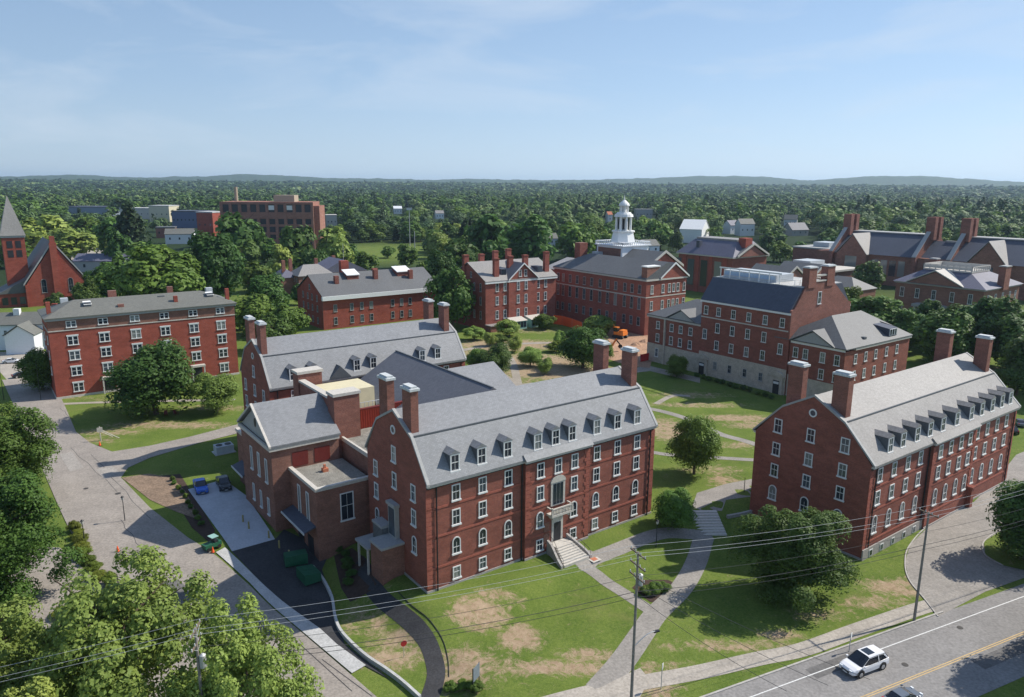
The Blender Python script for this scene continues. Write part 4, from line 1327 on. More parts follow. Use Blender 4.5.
# ---- F: long red block on the left with hipped roof
F_ = bld(-27.9, 124.6, 0, 'bright red five-storey brick block with low grey hipped roof, standing left behind the round tree', 'brick_hall')
FL, FW = 42.0, 14.5
MB().box(0, FL, 0, FW, -3, 18.6).build('wall', BRO, F_)
MB().box(-.05, FL + .05, -.05, -.003, 16.3, 18.6).build('attic_band', BRD, F_)
belt(F_, 0, FL, 0, FW, 16.3, .25, .12, TRIM)
cornice(F_, 0, FL, 0, FW, 19.1, .5, .45, TRG)
belt(F_, 0, FL, 0, FW, .5, .5, .12, TRIM, 'plinth')
hip(F_, 0, FL, 0, FW, 19.1, 22.2, 7.2, 'x', SLG, ov=.7)
for i, x in enumerate((4.7, 11.3, 18.2, 24.9, 31.7, 38.4)):
    win(F_, 'f', x, -.05, 16.9, 2.1, 1.45, twin=True)
    for j, z_ in enumerate((12.7, 9.1, 5.3, 1.4)):
        if j == 3 and i in (1, 4): continue
        win(F_, 'f', x, 0, z_, 2.2, 2.0, twin=True, lintel=True)
for x in (11.3, 31.7):
    d = MB().box(x - 1.7, x + 1.7, -1.3, -.003, 3.6, 4.1); d.box(x - 1.6, x - 1.3, -1.2, -.9, 0, 3.6); d.box(x + 1.3, x + 1.6, -1.2, -.9, 0, 3.6)
    dp = d.build('door_porch', TRIM, F_)
    MB().box(x - 1.1, x + 1.1, -.08, -.004, 0, 3.3).build('door', BLKD, dp)
for c in (4, 10.5):
    for z_ in (12.7, 9.1, 5.3): win(F_, 'l', c, 0, z_, 1.2, 1.9)
for x0_, y0_, w_, h_ in ((15.2, 1.9, 1.3, 21.0), (28.0, 2.2, .9, 21.9), (40.8, 2.5, .9, 22.8), (14.6, 11.5, 1.9, 23.2), (28.5, 11.5, 1.4, 23.2), (.4, 3.2, .9, 22.6)):
    MB().box(x0_, x0_ + w_, y0_, y0_ + .9, 18.9, h_).build('chimney', BRO if w_ < 1 else BRT, F_)
for x0_, y0_ in ((8.2, 3.4), (25.0, 5.4), (36.4, 3.4)):
    d = MB().box(x0_, x0_ + 1.5, y0_, y0_ + 1.7, 19.6, 21.8); o = d.build('skylight_curb', LEADM, F_)
    MB().prism([(y0_ - .1, 21.3), (y0_ + 1.8, 21.9), (y0_ + 1.8, 22.0), (y0_ - .1, 21.42)], 'x', x0_ - .1, x0_ + 1.6).build('skylight', WH, o)
for x0_ in (4.0, 37.8): MB().box(x0_, x0_ + 1.6, 9.5, 11, 20, 22.4).build('roof_unit', HVAC, F_)

# ---- H: red gable-roofed block behind the rear gambrel hall
H_ = bld(56.9, 170, 0, 'plain gable-roofed red brick block with chimney stubs and skylights behind the rear gambrel hall', 'brick_hall')
HL, HW = 46.5, 24.0
MB().prism([(0, -3), (0, 11.6), (HW / 2, 17.7), (HW, 11.6), (HW, -3)], 'x', 0, HL).build('wall', BRO, H_)
gable_prism(-.4, HL + .4, 0, HW, 11.6, 18.0, 'x', .25, .6).build('roof', SLK, H_)
MB().box(-.45, HL + .45, -1.05, -.003, 10.3, 11.75).build('cornice', WH, H_)
for x in (4.5, 10.7, 14.6, 18.3, 26.9, 30.6, 34.2, 40.9):
    for z_ in (6.1, 1.6): win(H_, 'f', x, 0, z_, 1.35, 2.5, trim='G')
for c in (5, 9.5, 13.5, 18):
    for z_ in (9.5, 5.8, 1.6):
        win(H_, 'l', c, 0, z_, 1.1, 2.2, trim='G')
win(H_, 'l', 11.5, 0, 13.0, 1.1, 1.9, trim='G')
MB().box(-.06, -.003, 0, .8, 0, 11.4).build('corner_pier', BR, H_)
for x0_, y0_, w_, zt_ in ((7.2, 5.5, 1.5, 17.8), (23.0, 6.5, 1.6, 19.0), (37.0, 5.2, 1.5, 18.2)):
    MB().box(x0_, x0_ + w_, y0_, y0_ + 1.5, 13, zt_).build('chimney', BR, H_)
o = MB().box(13.2, 16.2, 13.5, 15.6, 14, 22.2).build('chimney', BRO, H_); MB().tube((14.7, 14.5, 22.2), (14.7, 14.5, 28.5), .06, n=5).build('antenna', WIREL, o)
MB().box(25.0, 27.0, 11.5, 13.0, 15, 18.9).build('chimney', BR, H_)
for x0_, y0_, w_ in ((12.8, 9.0, 4.5), (33.0, 8.8, 5.5)):
    o = MB().prism([(y0_ - 1.5, 14.8), (y0_ - 1.5, 17.4), (y0_ + 2.5, 18.9), (y0_ + 3.5, 16)], 'x', x0_, x0_ + w_).build('roof_monitor', BR, H_)
    MB().prism([(y0_ - 1.8, 17.42), (y0_ - 1.8, 17.7), (y0_ + 2.8, 19.3), (y0_ + 2.8, 19.0)], 'x', x0_ - .3, x0_ + w_ + .3).build('monitor_roof', WH, o)
k_ = (17.7 - 11.6) / (HW / 2)
for x0_ in (19.2, 27.0): 
    MB().prism([(6.0, 11.6 + 6.0 * k_ + .35), (9.0, 11.6 + 9.0 * k_ + .35), (9.0, 11.6 + 9 * k_ + .55), (6.0, 11.6 + 6 * k_ + .55)], 'x', x0_, x0_ + 2.6).build('skylight', WH, H_)

# ---- I: dark-brick house with crossed grey roofs
I_ = bld(76, 243, 0, 'dark brick house with several crossed grey roofs, half hidden left of the red gabled block', 'brick_house', 'house')
MB().box(0, 16, 0, 12, -2, 10).build('wall', BRD, I_)
hip(I_, 0, 16, 0, 12, 10, 14.5, 5, 'x', SLB)
MB().box(12, 34, 4, 20, -2, 10.4).build('wing_wall', BRD, I_)
hip(I_, 12, 34, 4, 20, 10.4, 16, 4, 'y', SLP, name='wing_roof', hip0=False, hip1=False)
MB().box(-6, 2, 6, 18, -2, 9).build('side_wall', BRD, I_)
hip(I_, -6, 2, 6, 18, 9, 12.5, 4, 'y', SLP, name='side_roof')
MB().box(-.3, 16.3, -.3, -.003, 6.6, 7.2).build('belt_course', TRG, I_)
for x in (2.5, 8, 13.5):
    win(I_, 'f', x, 0, 2.5, 1.2, 2.6, trim='G'); win(I_, 'f', x, 0, 7.6, 1.2, 1.8, trim='G')
for c in (2.5, 6, 9.5): win(I_, 'l', c, 0, 7.4, 1.2, 1.9, trim='G'); win(I_, 'l', c, 0, 2.5, 1.2, 2.6, trim='G')
for x0_, y0_ in ((1, 14), (12, 11), (24, 19), (-4, 9)): MB().box(x0_, x0_ + 1.5, y0_, y0_ + 1.2, 9, 16.5).build('chimney', BRT, I_)

# ---- J: four-storey house block with central gable
J_ = bld(102.3, 136.4, 0, 'four-storey red brick block with pale slate roof, central gable and a row of tall chimneys', 'brick_hall')
JL, JW = 31.5, 22.0
MB().prism([(0, -3), (0, 17.1), (JW / 2, 22.6), (JW, 17.1), (JW, -3)], 'x', 0, JL).build('wall', BRJ, J_)
gable_prism(-.4, JL + .4, 0, JW, 17.1, 22.9, 'x', .25, .6).build('roof', SLB, J_)
MB().box(-.3, JL + .3, -.55, -.003, 16.5, 17.15).build('cornice', WH, J_)
MB().prism([(9.6, -3), (9.6, 17.2), (16.0, 22.5), (22.4, 17.2), (22.4, -3)], 'y', -.45, 6).build('gable_wall', BRJ, J_)
gable_prism(9.6, 22.4, -.95, 10, 17.2, 22.8, 'y', .25, .5).build('gable_roof', SLD, J_)
MB().prism([(9.2, 17.0), (16.0, 22.6), (22.8, 17.0), (22.8, 17.5), (16.0, 23.1), (9.2, 17.5)], 'y', -1.05, -.952).build('rake_board', WH, J_)
for x in (4.9, 8.3, 13.8, 17.3, 23.2, 26.6):
    at_y = -.45 if 9.6 < x < 22.4 else 0
    for z_ in (13.6, 8.9, 3.9): win(J_, 'f', x, at_y, z_, 1.25, 2.9, trim='W')
for x in (14.6, 17.0): win(J_, 'f', x, -.45, 18.3, 1.2, 2.3)
for c in (3, 7, 15, 19):
    for z_ in (13.6, 8.9, 3.9): win(J_, 'l', c, 0, z_, 1.1, 2.8, trim='G')
for c in (9, 13): win(J_, 'l', c, 0, 18.0, 1.0, 2.0, trim='G')
for x0_, y0_, zt_ in ((4.9, 1.6, 25), (13.2, 4.5, 25.2), (20.0, 4.5, 25.2), (28.0, 2.2, 26.2), (-.6, 12.5, 25.6), (8.5, 16, 25.2), (15.5, 17, 26), (21.5, 17, 26.5)):
    chimney(J_, x0_, x0_ + 2.0, y0_, y0_ + 1.3, 17, zt_, BRJ, BR, .35)
for x0_ in (8.3, 24.6):
    o = MB().prism([(2.4, 18.0), (2.4, 21.0), (7.4, 20.9)], 'x', x0_, x0_ + 2.4).build('dormer', SLN, J_)
    MB().box(x0_ + .3, x0_ + 2.1, 2.33, 2.397, 18.8, 20.7).build('pane', GL, o)
d = MB().box(.0, 8.5, -3.2, -.003, -1, 2.0); d.build('porch', BRT, J_); MB().box(-.3, 8.8, -3.5, -.003, 2.0, 2.3).build('porch_roof', SLB, J_)
for x0_ in (9.0, 17.0):
    o = MB().box(x0_, x0_ + 6, -4.2, -.46, -1, 3.0).build('sun_porch', COPG, J_)
    d = MB()
    for q in range(4): d.box(x0_ + .4 + q * 1.4, x0_ + 1.5 + q * 1.4, -4.28, -4.203, .7, 2.6)
    d.build('porch_window', GL, o)
    MB().prism([(-4.5, 3.0), (-.47, 3.9), (-.47, 3.0)], 'x', x0_ - .2, x0_ + 6.2).build('porch_roof', TRIM, o)

# ---- K: main academic building with white cupola
K_ = bld(142.2, 99, 0, 'long red brick academic building with dark slate roof, pedimented wing and tiered white cupola', 'academic_building')
KW, KT = 20.0, 48.5
MB().box(0, KW, 0, KT, -3, 18.6).build('wall', BRJ, K_)
cornice(K_, 0, KW, 0, KT, 19.1, .55, .4, TRIM)
belt(K_, 0, KW, 0, KT, 13.2, .35, .08, TRIM)
hip(K_, 0, KW, 0.3, KT, 19.1, 24.6, 9.5, 'y', SLK, hip0=False, name='roof')
MB().box(-.6, -.2, .0, 3.6, 19.0, 24.4).build('parapet_block', BRT, K_) if False else None
o = MB().box(.2, 6.2, .1, 2.6, 19.1, 23.2).build('end_parapet', BRP, K_)
MB().box(.0, 6.4, -.1, 2.8, 23.2, 23.6).build('coping', WH, o)
MB().prism([(6.6, 19.1), (20.2, 19.1), (13.4, 23.6)], 'y', -.3, .3).build('pediment', BRJ, K_)
gable_prism(6.6, 20.4, -.6, 12, 19.1, 23.9, 'y', .3, .5).build('wing_roof', SLK, K_)
MB().prism([(6.2, 18.9), (13.4, 23.8), (20.8, 18.9), (20.8, 19.5), (13.4, 24.5), (6.2, 19.5)], 'y', -.75, -.602).build('raking_cornice', WH, K_)
for c in (3, 6.5, 10, 14.5, 18.5, 22.5, 27, 31, 35, 39, 43, 46):
    for z_, h_ in ((14.2, 2.9), (8.8, 3.3), (3.2, 2.9)):
        win(K_, 'l', c, 0, z_, 1.45, h_, arch=(z_ == 8.8), trim='G')
for x in (2.8, 8.2, 11.4, 13.6, 15.8, 19.0):
    win(K_, 'f', x, 0, 14.2, 1.3, 2.9); win(K_, 'f', x, 0, 8.6, 1.3, 3.0)
    win(K_, 'f', x, 0, 3.2, 1.3, 2.6)
# link and far left part
MB().box(2.5, 18, KT + .003, KT + 9, -3, 17.6).build('link_wall', BRJ, K_)
hip(K_, 2.5, 18, KT, KT + 9, 17.6, 22.0, 5, 'y', SLW, name='link_roof', hip0=False)
for c in (KT + 2.5, KT + 6): win(K_, 'l', c, 2.5, 7.5, 1.5, 4.0, trim='W')
# rear cross wing with its own pediment
MB().box(20.01, 31, 12, 36, -3, 21.0).build('rear_wall', BRJ, K_)
MB().box(12, 30, 12.3, 36, 18, 21.0).build('rear_attic_wall', BRJ, K_)
MB().prism([(12, 21.0), (30, 21.0), (21, 26.2)], 'y', 11.4, 12.2).build('rear_pediment', BRJ, K_)
gable_prism(12, 30, 11.0, 33, 21.0, 26.4, 'y', .3, .6).build('rear_roof', SLK, K_)
MB().prism([(11.2, 20.8), (21, 26.4), (30.8, 20.8), (30.8, 21.7), (21, 27.3), (11.2, 21.7)], 'y', 10.7, 10.99).build('raking_cornice', TRIM, K_)
MB().box(20.1, 31.2, 11.7, 11.99, 17.2, 17.7).build('belt_course', TRIM, K_)
for x in (23, 27):
    win(K_, 'f', x, 12, 12.5, 1.4, 3.0); win(K_, 'f', x, 12, 5.5, 1.4, 3.0)
# attic block and cupola
cx_, cy_ = 22.5, 34.5
MB().box(cx_ - 7, cx_ + 7, cy_ - 7, cy_ + 7, 18, 27.6).build('attic_block', WHS, K_)
MB().box(cx_ - 7.06, cx_ - 7.003, cy_ - 6.2, cy_ + 6.2, 22, 26.8).build('attic_louvre', BRD, K_)
d = MB()
R9 = 7.5
for q in range(15):
    for px_, py_ in ((cx_ - R9, cy_ - R9 + q * 1.03), (cx_ - R9 + q * 1.03, cy_ - R9), (cx_ + R9 - .3, cy_ - R9 + q * 1.03), (cx_ - R9 + q * 1.03, cy_ + R9 - .3)):
        d.box(px_, px_ + .22, py_, py_ + .22, 27.9, 29.0)
d.box(cx_ - R9 - .2, cx_ + R9 + .2, cy_ - R9 - .2, cy_ + R9 + .2, 27.6, 27.95)
d.box(cx_ - R9 - .1, cx_ + R9 + .1, cy_ - R9 - .1, cy_ - R9 + .25, 28.9, 29.2); d.box(cx_ - R9 - .1, cx_ - R9 + .25, cy_ - R9 - .1, cy_ + R9 + .1, 28.9, 29.2)
d.box(cx_ + R9 - .25, cx_ + R9 + .1, cy_ - R9 - .1, cy_ + R9 + .1, 28.9, 29.2); d.box(cx_ - R9 - .1, cx_ + R9 + .1, cy_ + R9 - .25, cy_ + R9 + .1, 28.9, 29.2)
d.build('balustrade', WHS, K_)
cu = MB().cone((cx_, cy_), 28.9, 32.6, 5.0, 4.1, 8, rot=PI / 8).build('cupola_base', WH, K_)
MB().cone((cx_, cy_), 32.6, 33.1, 4.4, 4.4, 16).build('moulding', WH, cu)
d = MB().cone((cx_, cy_), 33.1, 38.3, 1.7, 1.5, 12)
for q in range(8):
    a_ = 2 * PI * q / 8 + PI / 8
    d.cone((cx_ + 2.9 * math.cos(a_), cy_ + 2.9 * math.sin(a_)), 33.1, 38.3, .5, .42, 8)
d.cone((cx_, cy_), 38.3, 39.3, 3.7, 3.4, 16).cone((cx_, cy_), 39.3, 40.0, 3.0, 2.6, 16)
ln = d.build('cupola_lantern', WH, K_)
d = MB()
for q in range(8):
    a_ = 2 * PI * q / 8
    d.tube((cx_ + 1.72 * math.cos(a_), cy_ + 1.72 * math.sin(a_), 33.6), (cx_ + 1.60 * math.cos(a_), cy_ + 1.60 * math.sin(a_), 37.6), .42, .42, 4)
d.build('louvre', BLKD, ln)
d = MB()
for q in range(6):
    a_ = 2 * PI * q / 6
    d.cone((cx_ + 1.5 * math.cos(a_), cy_ + 1.5 * math.sin(a_)), 40.0, 42.4, .32, .3, 6)
d.cone((cx_, cy_), 40.0, 42.4, .9, .8, 10)
for q in range(5): d.cone((cx_, cy_), 42.4 + q * .5, 42.4 + (q + 1) * .5, 2.1 * math.cos(q / 5 * PI / 2), 2.1 * math.cos((q + 1) / 5 * PI / 2) + .05, 14)
d.cone((cx_, cy_), 44.9, 46.5, .25, .05, 8)
d.build('cupola_top', WH, K_)
MB().box(8, 12, 43, 46, 18, 28.3).build('chimney', BR, K_)
MB().box(12.5, 16.5, 38, 41, 22, 25).build('roof_unit', HVAC, K_)
MB().box(14.5, 18.0, 37.6, 37.9, 18, 28.4).build('side_louvre', COPG, K_) if False else None

# ---- L: library-like block behind
L_b = bld(243, 141, 0, 'wide brick building with flat-topped grey hipped roof and end pediment, behind the navy mansard block', 'brick_hall')
MB().box(0, 26, 0, 32, -3, 17.6).build('wall', BR, L_b)
cornice(L_b, 0, 26, 0, 32, 18.1, .55, .9, TRIM)
b = MB(); c = [(-1, -1), (27, -1), (27, 33), (-1, 33)]; tp = [(8, 4), (20, 4), (20, 29), (8, 29)]
b.add([(*p, 18.1) for p in c] + [(*p, 24.6) for p in tp], [(0, 3, 2, 1), (0, 1, 5, 4), (1, 2, 6, 5), (2, 3, 7, 6), (3, 0, 4, 7), (4, 5, 6, 7)]); b.build('roof', SLP, L_b)
MB().box(8.5, 19.5, 4.5, 28.5, 24.6, 25.5).build('roof_deck', SLB, L_b)
MB().box(3, 5, 22, 24, 18.5, 24.2).build('stair_bulkhead', SLN, L_b)
MB().box(9, 14, 0, 4, 22, 26.4).build('chimney', BRO, L_b)
MB().prism([(3, 18.1), (23, 18.1), (13, 23.0)], 'y', -1.6, -1.0).build('pediment', BRT, L_b)
gable_prism(2, 24, -1.9, 8, 18.1, 23.4, 'y', .3, .5).build('pediment_roof', SLK, L_b)
MB().prism([(1.2, 18.0), (13, 23.4), (24.8, 18.0), (24.8, 18.9), (13, 24.3), (1.2, 18.9)], 'y', -2.2, -1.902).build('raking_cornice', TRIM, L_b)
for c in range(4): 
    MB().box(-.3, -.003, 3 + c * 8, 5.2 + c * 8, -2, 17.5).build('brick_pier', BRO, L_b)
    MB().box(-.1, -.003, 6.2 + c * 8, 10 + c * 8, 3, 15.5).build('tall_window', GL, L_b)
for q, (s_, t_) in enumerate(((216, 96), (236, 96))):
    o = bld(s_, t_, 0, ('small brick pavilion with cream pedimented roof, nearer of two behind the mansard roof', 'small brick pavilion with cream pedimented roof, farther of two behind the mansard roof')[q], 'garden_pavilion', 'pavilion')
    MB().box(0, 14, 0, 18, -2, 14).build('wall', BRP, o)
    gable_prism(0, 14, -.8, 18, 14, 18.6, 'y', .3, .6).build('roof', SLK, o)
    MB().prism([(0, 14), (14, 14), (7, 18.3)], 'y', -.6, -.1).build('pediment', BRP, o)
    MB().prism([(-.8, 13.9), (7, 18.7), (14.8, 13.9), (14.8, 14.7), (7, 19.5), (-.8, 14.7)], 'y', -1.1, -.802).build('raking_cornice', TRIM, o)

# ---- M: long building with tall paired stacks
M_ = bld(345, 62, 0, 'very long brown brick building with navy roofs, steep gables and three tall twin-stack end walls', 'brick_gymnasium')
ML = 106.0
secs = [(-14, 27.5, 27.0), (45.5, 90.0, 27.0)]
MB().box(0, 30, -14, 99, -3, 15.4).build('wall', BRD, M_)
for a0_, a1_, zr_ in secs:
    MB().prism([(-1, 15.4), (15, zr_ - 1), (22, zr_ - 1), (31, 18)], 'y', a0_, a1_).build('roof', SLN, M_)
    MB().box(14.5, 24, a0_, a1_, zr_ - 1, zr_ - .5).build('ridge_deck', TRG, M_)
MB().prism([(3, 15.4), (15, 23.5), (31, 16)], 'y', 28, 45).build('low_roof', SLN, M_)
MB().box(14.4, 16, 30, 38, 22.6, 23.9).build('ridge_deck', TRG, M_)
for y0_ in (27.5, 44.0, 88.6):
    o = MB().prism([(-2.4, -3), (-2.4, 15.6), (10.5, 27.6), (19.5, 27.6), (32, 17), (32, -3)], 'y', y0_, y0_ + 1.8).build('end_wall', BRT, M_)
    d = MB(); d.prism([(-2.6, 15.6), (10.3, 27.7), (10.3, 28.2), (-2.6, 16.1)], 'y', y0_ - .15, y0_ + 1.95); d.build('coping', TRG, o)
    for x0_ in (10.6, 16.2):
        MB().box(x0_, x0_ + 3.0, y0_ - 1.6, y0_ + 2.8, 24, 35.4).build('stack', BRT, o)
    MB().box(13.6, 16.2, y0_ - .8, y0_ + 2.4, 24, 29.4).build('stack_link', BRT, o)
    MB().box(13.6, 16.2, y0_ - .8, y0_ + 2.4, 32.6, 33.3).build('stack_link', BRT, o)
for c_, hw_ in ((77.5, 8.2), (11.5, 8.2)):
    MB().prism([(c_ - hw_, -3), (c_ - hw_, 15.0), (c_, 25.2), (c_ + hw_, 15.0), (c_ + hw_, -3)], 'x', -3, 4).build('gable_wall', BRD, M_)
    gable_prism(-3.4, 16, c_ - hw_, c_ + hw_, 15.0, 25.6, 'x', .35, .5).build('gable_roof', SLB, M_)
    MB().box(-3.1, -3.003, c_ - 3.2, c_ + 3.2, 2, 14).build('tall_window', GL, M_)
for k in range(4): 
    MB().box(-.1, -.003, 50 + k * 4.6, 53.4 + k * 4.6, 5, 13.0).build('tall_window', GL, M_)
for k in range(2): MB().box(-.1, -.003, 31 + k * 6, 35 + k * 6, 5, 13.0).build('tall_window', GL, M_)
# long low brick neighbour
o = bld(360, 172, 0, 'long low brick block with flat grey roof and pale coping, left of the twin-stack building', 'brick_block')
MB().box(0, 60, -10, 14, -2, 14.5).build('wall', BRT, o); MB().box(-.5, 60.5, -10.5, 14.5, 14.5, 15.3).build('parapet_coping', TRG, o)
MB().box(8, 20, -4, 6, 15.3, 18).build('roof_unit', HVAC, o)
o = bld(300, 128, 0, 'low flat-roofed brick range with white eaves, left of the dark gabled walls', 'brick_block')
MB().box(0, 30, 0, 26, -2, 8.5).build('wall', BRD, o); MB().box(-.8, 30.8, -.8, 26.8, 8.5, 9.4).build('roof_edge', TRIM, o)
MB().box(5, 18, 12, 22, 9.4, 13).build('roof_unit', HVAC, o)
for k in range(4): win(o, 'l', 4 + k * 5.5, 0, 3, 2, 3)
o = bld(262, 92, 0, 'small grey hipped roof building with a white gable panel among trees', 'low_building')
MB().box(0, 18, 0, 20, -2, 6.5).build('wall', BRD, o); hip(o, 0, 18, 0, 20, 6.5, 11.5, 7, 'y', SLK)

# ---- N: hip-roofed hall with balustraded deck
N_ = bld(238, 33, 0, 'brick hall with pedimented front, pale balustraded roof deck and end chimney, half behind trees', 'brick_hall')
MB().box(0, 30, 0, 30, -3, 15.4).build('wall', BRD, N_)
cornice(N_, 0, 30, 0, 30, 16.0, .55, .5, TRG)
b = MB(); c = [(-1, -1), (31, -1), (31, 31), (-1, 31)]; tp = [(8, 8), (22, 8), (22, 24), (8, 24)]
b.add([(*p, 16.0) for p in c] + [(*p, 20.4) for p in tp], [(0, 3, 2, 1), (0, 1, 5, 4), (1, 2, 6, 5), (2, 3, 7, 6), (3, 0, 4, 7), (4, 5, 6, 7)]); b.build('roof', SLP, N_)
d = MB(); d.box(7.6, 22.4, 7.6, 24.4, 20.4, 21.0)
for q in range(9):
    d.box(7.5, 7.8, 7.6 + q * 2.05, 7.9 + q * 2.05, 21.0, 22.6); d.box(7.6 + q * 1.8, 7.9 + q * 1.8, 7.5, 7.8, 21.0, 22.6)
d.box(7.5, 7.8, 7.5, 24.4, 22.3, 22.6); d.box(7.5, 22.4, 7.5, 7.8, 22.3, 22.6); d.box(7.55, 7.7, 7.5, 24.4, 21.2, 22.2)
d.box(22.2, 22.4, 7.5, 24.4, 21.0, 22.6); d.box(7.5, 22.4, 24.2, 24.4, 21.0, 22.6); d.build('balustrade', TRIM, N_)
MB().prism([(7, 16.0), (25.5, 16.0), (16.2, 20.6)], 'x', -.8, -.2).build('pediment', BRD, N_)
gable_prism(-1.1, 9, 7, 25.5, 16.0, 20.9, 'x', .35, .6).build('pediment_roof', TRIM, N_)
for c in (4, 10, 16.2, 22, 27.5):
    win(N_, 'l', c, 0, 10.6, 1.5, 3.4); win(N_, 'l', c, 0, 4.4, 1.5, 3.4)
for c in (4, 10, 16, 22, 27): win(N_, 'f', c, 0, 10.6, 1.4, 3.2); win(N_, 'f', c, 0, 4.4, 1.4, 3.2)
MB().box(-4.5, -.003, 11, 21.5, 8.0, 8.9).build('portico_roof', TRG, N_)
for q in range(4): MB().tube((-4, 11.8 + q * 2.9, 0), (-4, 11.8 + q * 2.9, 8.0), .45, .38, 8).build('column', TRIM, N_)
chimney(N_, 12.5, 17, -1.2, 1.0, 15, 23.5, BRT, TRG, .4)
chimney(N_, 21, 24.0, 26, 28.5, 15, 23.5, BRT, TRG, .4)
o = bld(285, 14, 0, 'pale low building with grey hipped roof at the right edge of the photo', 'low_building')
MB().box(0, 30, -20, 12, -2, 9).build('wall', TRG, o); hip(o, 0, 30, -20, 12, 9, 13.5, 9, 'y', SLP)

# ---- O: tall gridded brick block, far left centre
px0 = G(224, 249.5); px1 = G(314, 249.5)
ow = (px1 - px0).length
O_ = empty('brick_office_block', (px0.x, px0.y, 0), math.atan2(px1.y - px0.y, px1.x - px0.x), 'big boxy brick block with deep gridded openings and flat roof, far left of centre', 'building')
zt_ = 36.0
MB().box(0, ow, 1.2, 34, -2, zt_).build('wall', BRP, O_)
for q in range(11):
    x_ = q * ow / 10 - .9
    MB().box(x_, x_ + 1.8, 0, 1.2, -2, zt_).build('pier', BRP, O_)
for z_, h_ in ((zt_ - 1.6, 1.6), (zt_ - 12.5, 4.6), (zt_ - 18.5, 1.6), (zt_ - 24.5, 1.6), (zt_ - 30.0, 1.6), (0, 1.4)):
    for q in range(10):
        MB().box(q * ow / 10 + .9, (q + 1) * ow / 10 - .9, .25, 1.2, z_, z_ + h_).build('spandrel', BRP, O_)
for q in range(10):
    for z_, h_ in ((zt_ - 7.6, 5.6), (zt_ - 16.8, 4.0), (zt_ - 22.8, 4.1), (zt_ - 28.3, 3.6), (1.6, 4.2)):
        MB().box(q * ow / 10 + 1.3, (q + 1) * ow / 10 - 1.3, 1.10, 1.197, z_, z_ + h_).build('window', mat('recess_glass', (.035, .035, .042), .3, .1, 1), O_)
for q in (5, 7): MB().box(q * ow / 10 + 1.2, (q + 1) * ow / 10 - 1.4, .9, 1.09, zt_ - 6, zt_ - 2.6).build('bright_blind', WH, O_)
MB().box(ow + .003, ow + 4.5, 6, 30, -2, zt_ - 3).build('stair_wing', BRP, O_)
MB().box(ow * .55, ow * .78, 10, 26, zt_, zt_ + 5).build('roof_plant', mat('plant_tan', (.36, .30, .22), .7), O_)
MB().tube((7, 18, zt_), (7, 18, zt_ + 11), 1.3, 1.3, 10).build('flue', mat('plant_tan', (.36, .30, .22), .7), O_)

# ---- G: brick church with slate spire
G_ = bld(-22, 284, 0, 'red brick church with steep slate roof and pointed grey spire, at the left edge', 'church', 'church')
GW = 21.0
MB().prism([(0, -3), (0, 9.5), (GW / 2, 25), (GW, 9.5), (GW, -3)], 'y', 0, 40).build('wall', BRO, G_)
gable_prism(0, GW, .5, 41, 9.5, 25.4, 'y', .35, .9).build('roof', SLK, G_)
MB().prism([(-1.2, 8.6), (GW / 2, 25.6), (GW + 1.2, 8.6), (GW + 1.2, 9.4), (GW / 2, 26.5), (-1.2, 9.4)], 'y', -.3, .6).build('rake_coping', TRG, G_)
MB().box(GW / 2 - 1.3, GW / 2 + 1.3, -1.1, -.003, -3, 25.6).build('buttress', BRO, G_)
MB().box(GW / 2 - .9, GW / 2 + .9, -.8, 1, 25.5, 28.2).build('gable_pier', BRO, G_)
for x_ in (5.8, 15.4):
    win(G_, 'f', x_, 0, 5.5, 1.9, 4.6, arch=True, trim='G')
for x_ in (-.7, GW - .3): MB().box(x_, x_ + 1, -.6, .8, -3, 9.0).build('buttress', BRO, G_)
MB().box(-10, -.003, 3, 20, -3, 5.5).build('aisle_wall', BRO, G_)
MB().prism([(-10.6, 5.5), (-.003, 11), (-.003, 5.5)], 'y', 2.6, 20.4).build('aisle_roof', SLK, G_)
for q in range(3): MB().box(-9 + q * 3, -7 + q * 3, 2.9, 2.997, 1, 4).build('window', GL, G_)
tx, ty, tw_ = -6.0, 10.5, 7.8
to = MB().box(tx, tx + tw_, ty, ty + tw_, -3, 27.5).build('tower', BRO, G_)
MB().box(tx - .35, tx + tw_ + .35, ty - .35, ty + tw_ + .35, 27.5, 28.3).build('tower_cornice', TRG, to)
for q in range(2):
    for z_ in (19.5, 23.3): MB().box(tx + 1.4 + q * 3.0, tx + 3.4 + q * 3.0, ty - .08, ty - .003, z_, z_ + 2.9).build('louvre', BLKD, to)
b = MB(); cxx, cyy = tx + tw_ / 2, ty + tw_ / 2
b.add([(tx - .6, ty - .6, 28.3), (tx + tw_ + .6, ty - .6, 28.3), (tx + tw_ + .6, ty + tw_ + .6, 28.3), (tx - .6, ty + tw_ + .6, 28.3), (cxx, cyy, 44.5)], [(0, 3, 2, 1), (0, 1, 4), (1, 2, 4), (2, 3, 4), (3, 0, 4)])
b.build('spire', SLB, to); MB().tube((cxx, cyy, 44), (cxx, cyy, 47), .12, .05, 5).build('finial', DKM, to)

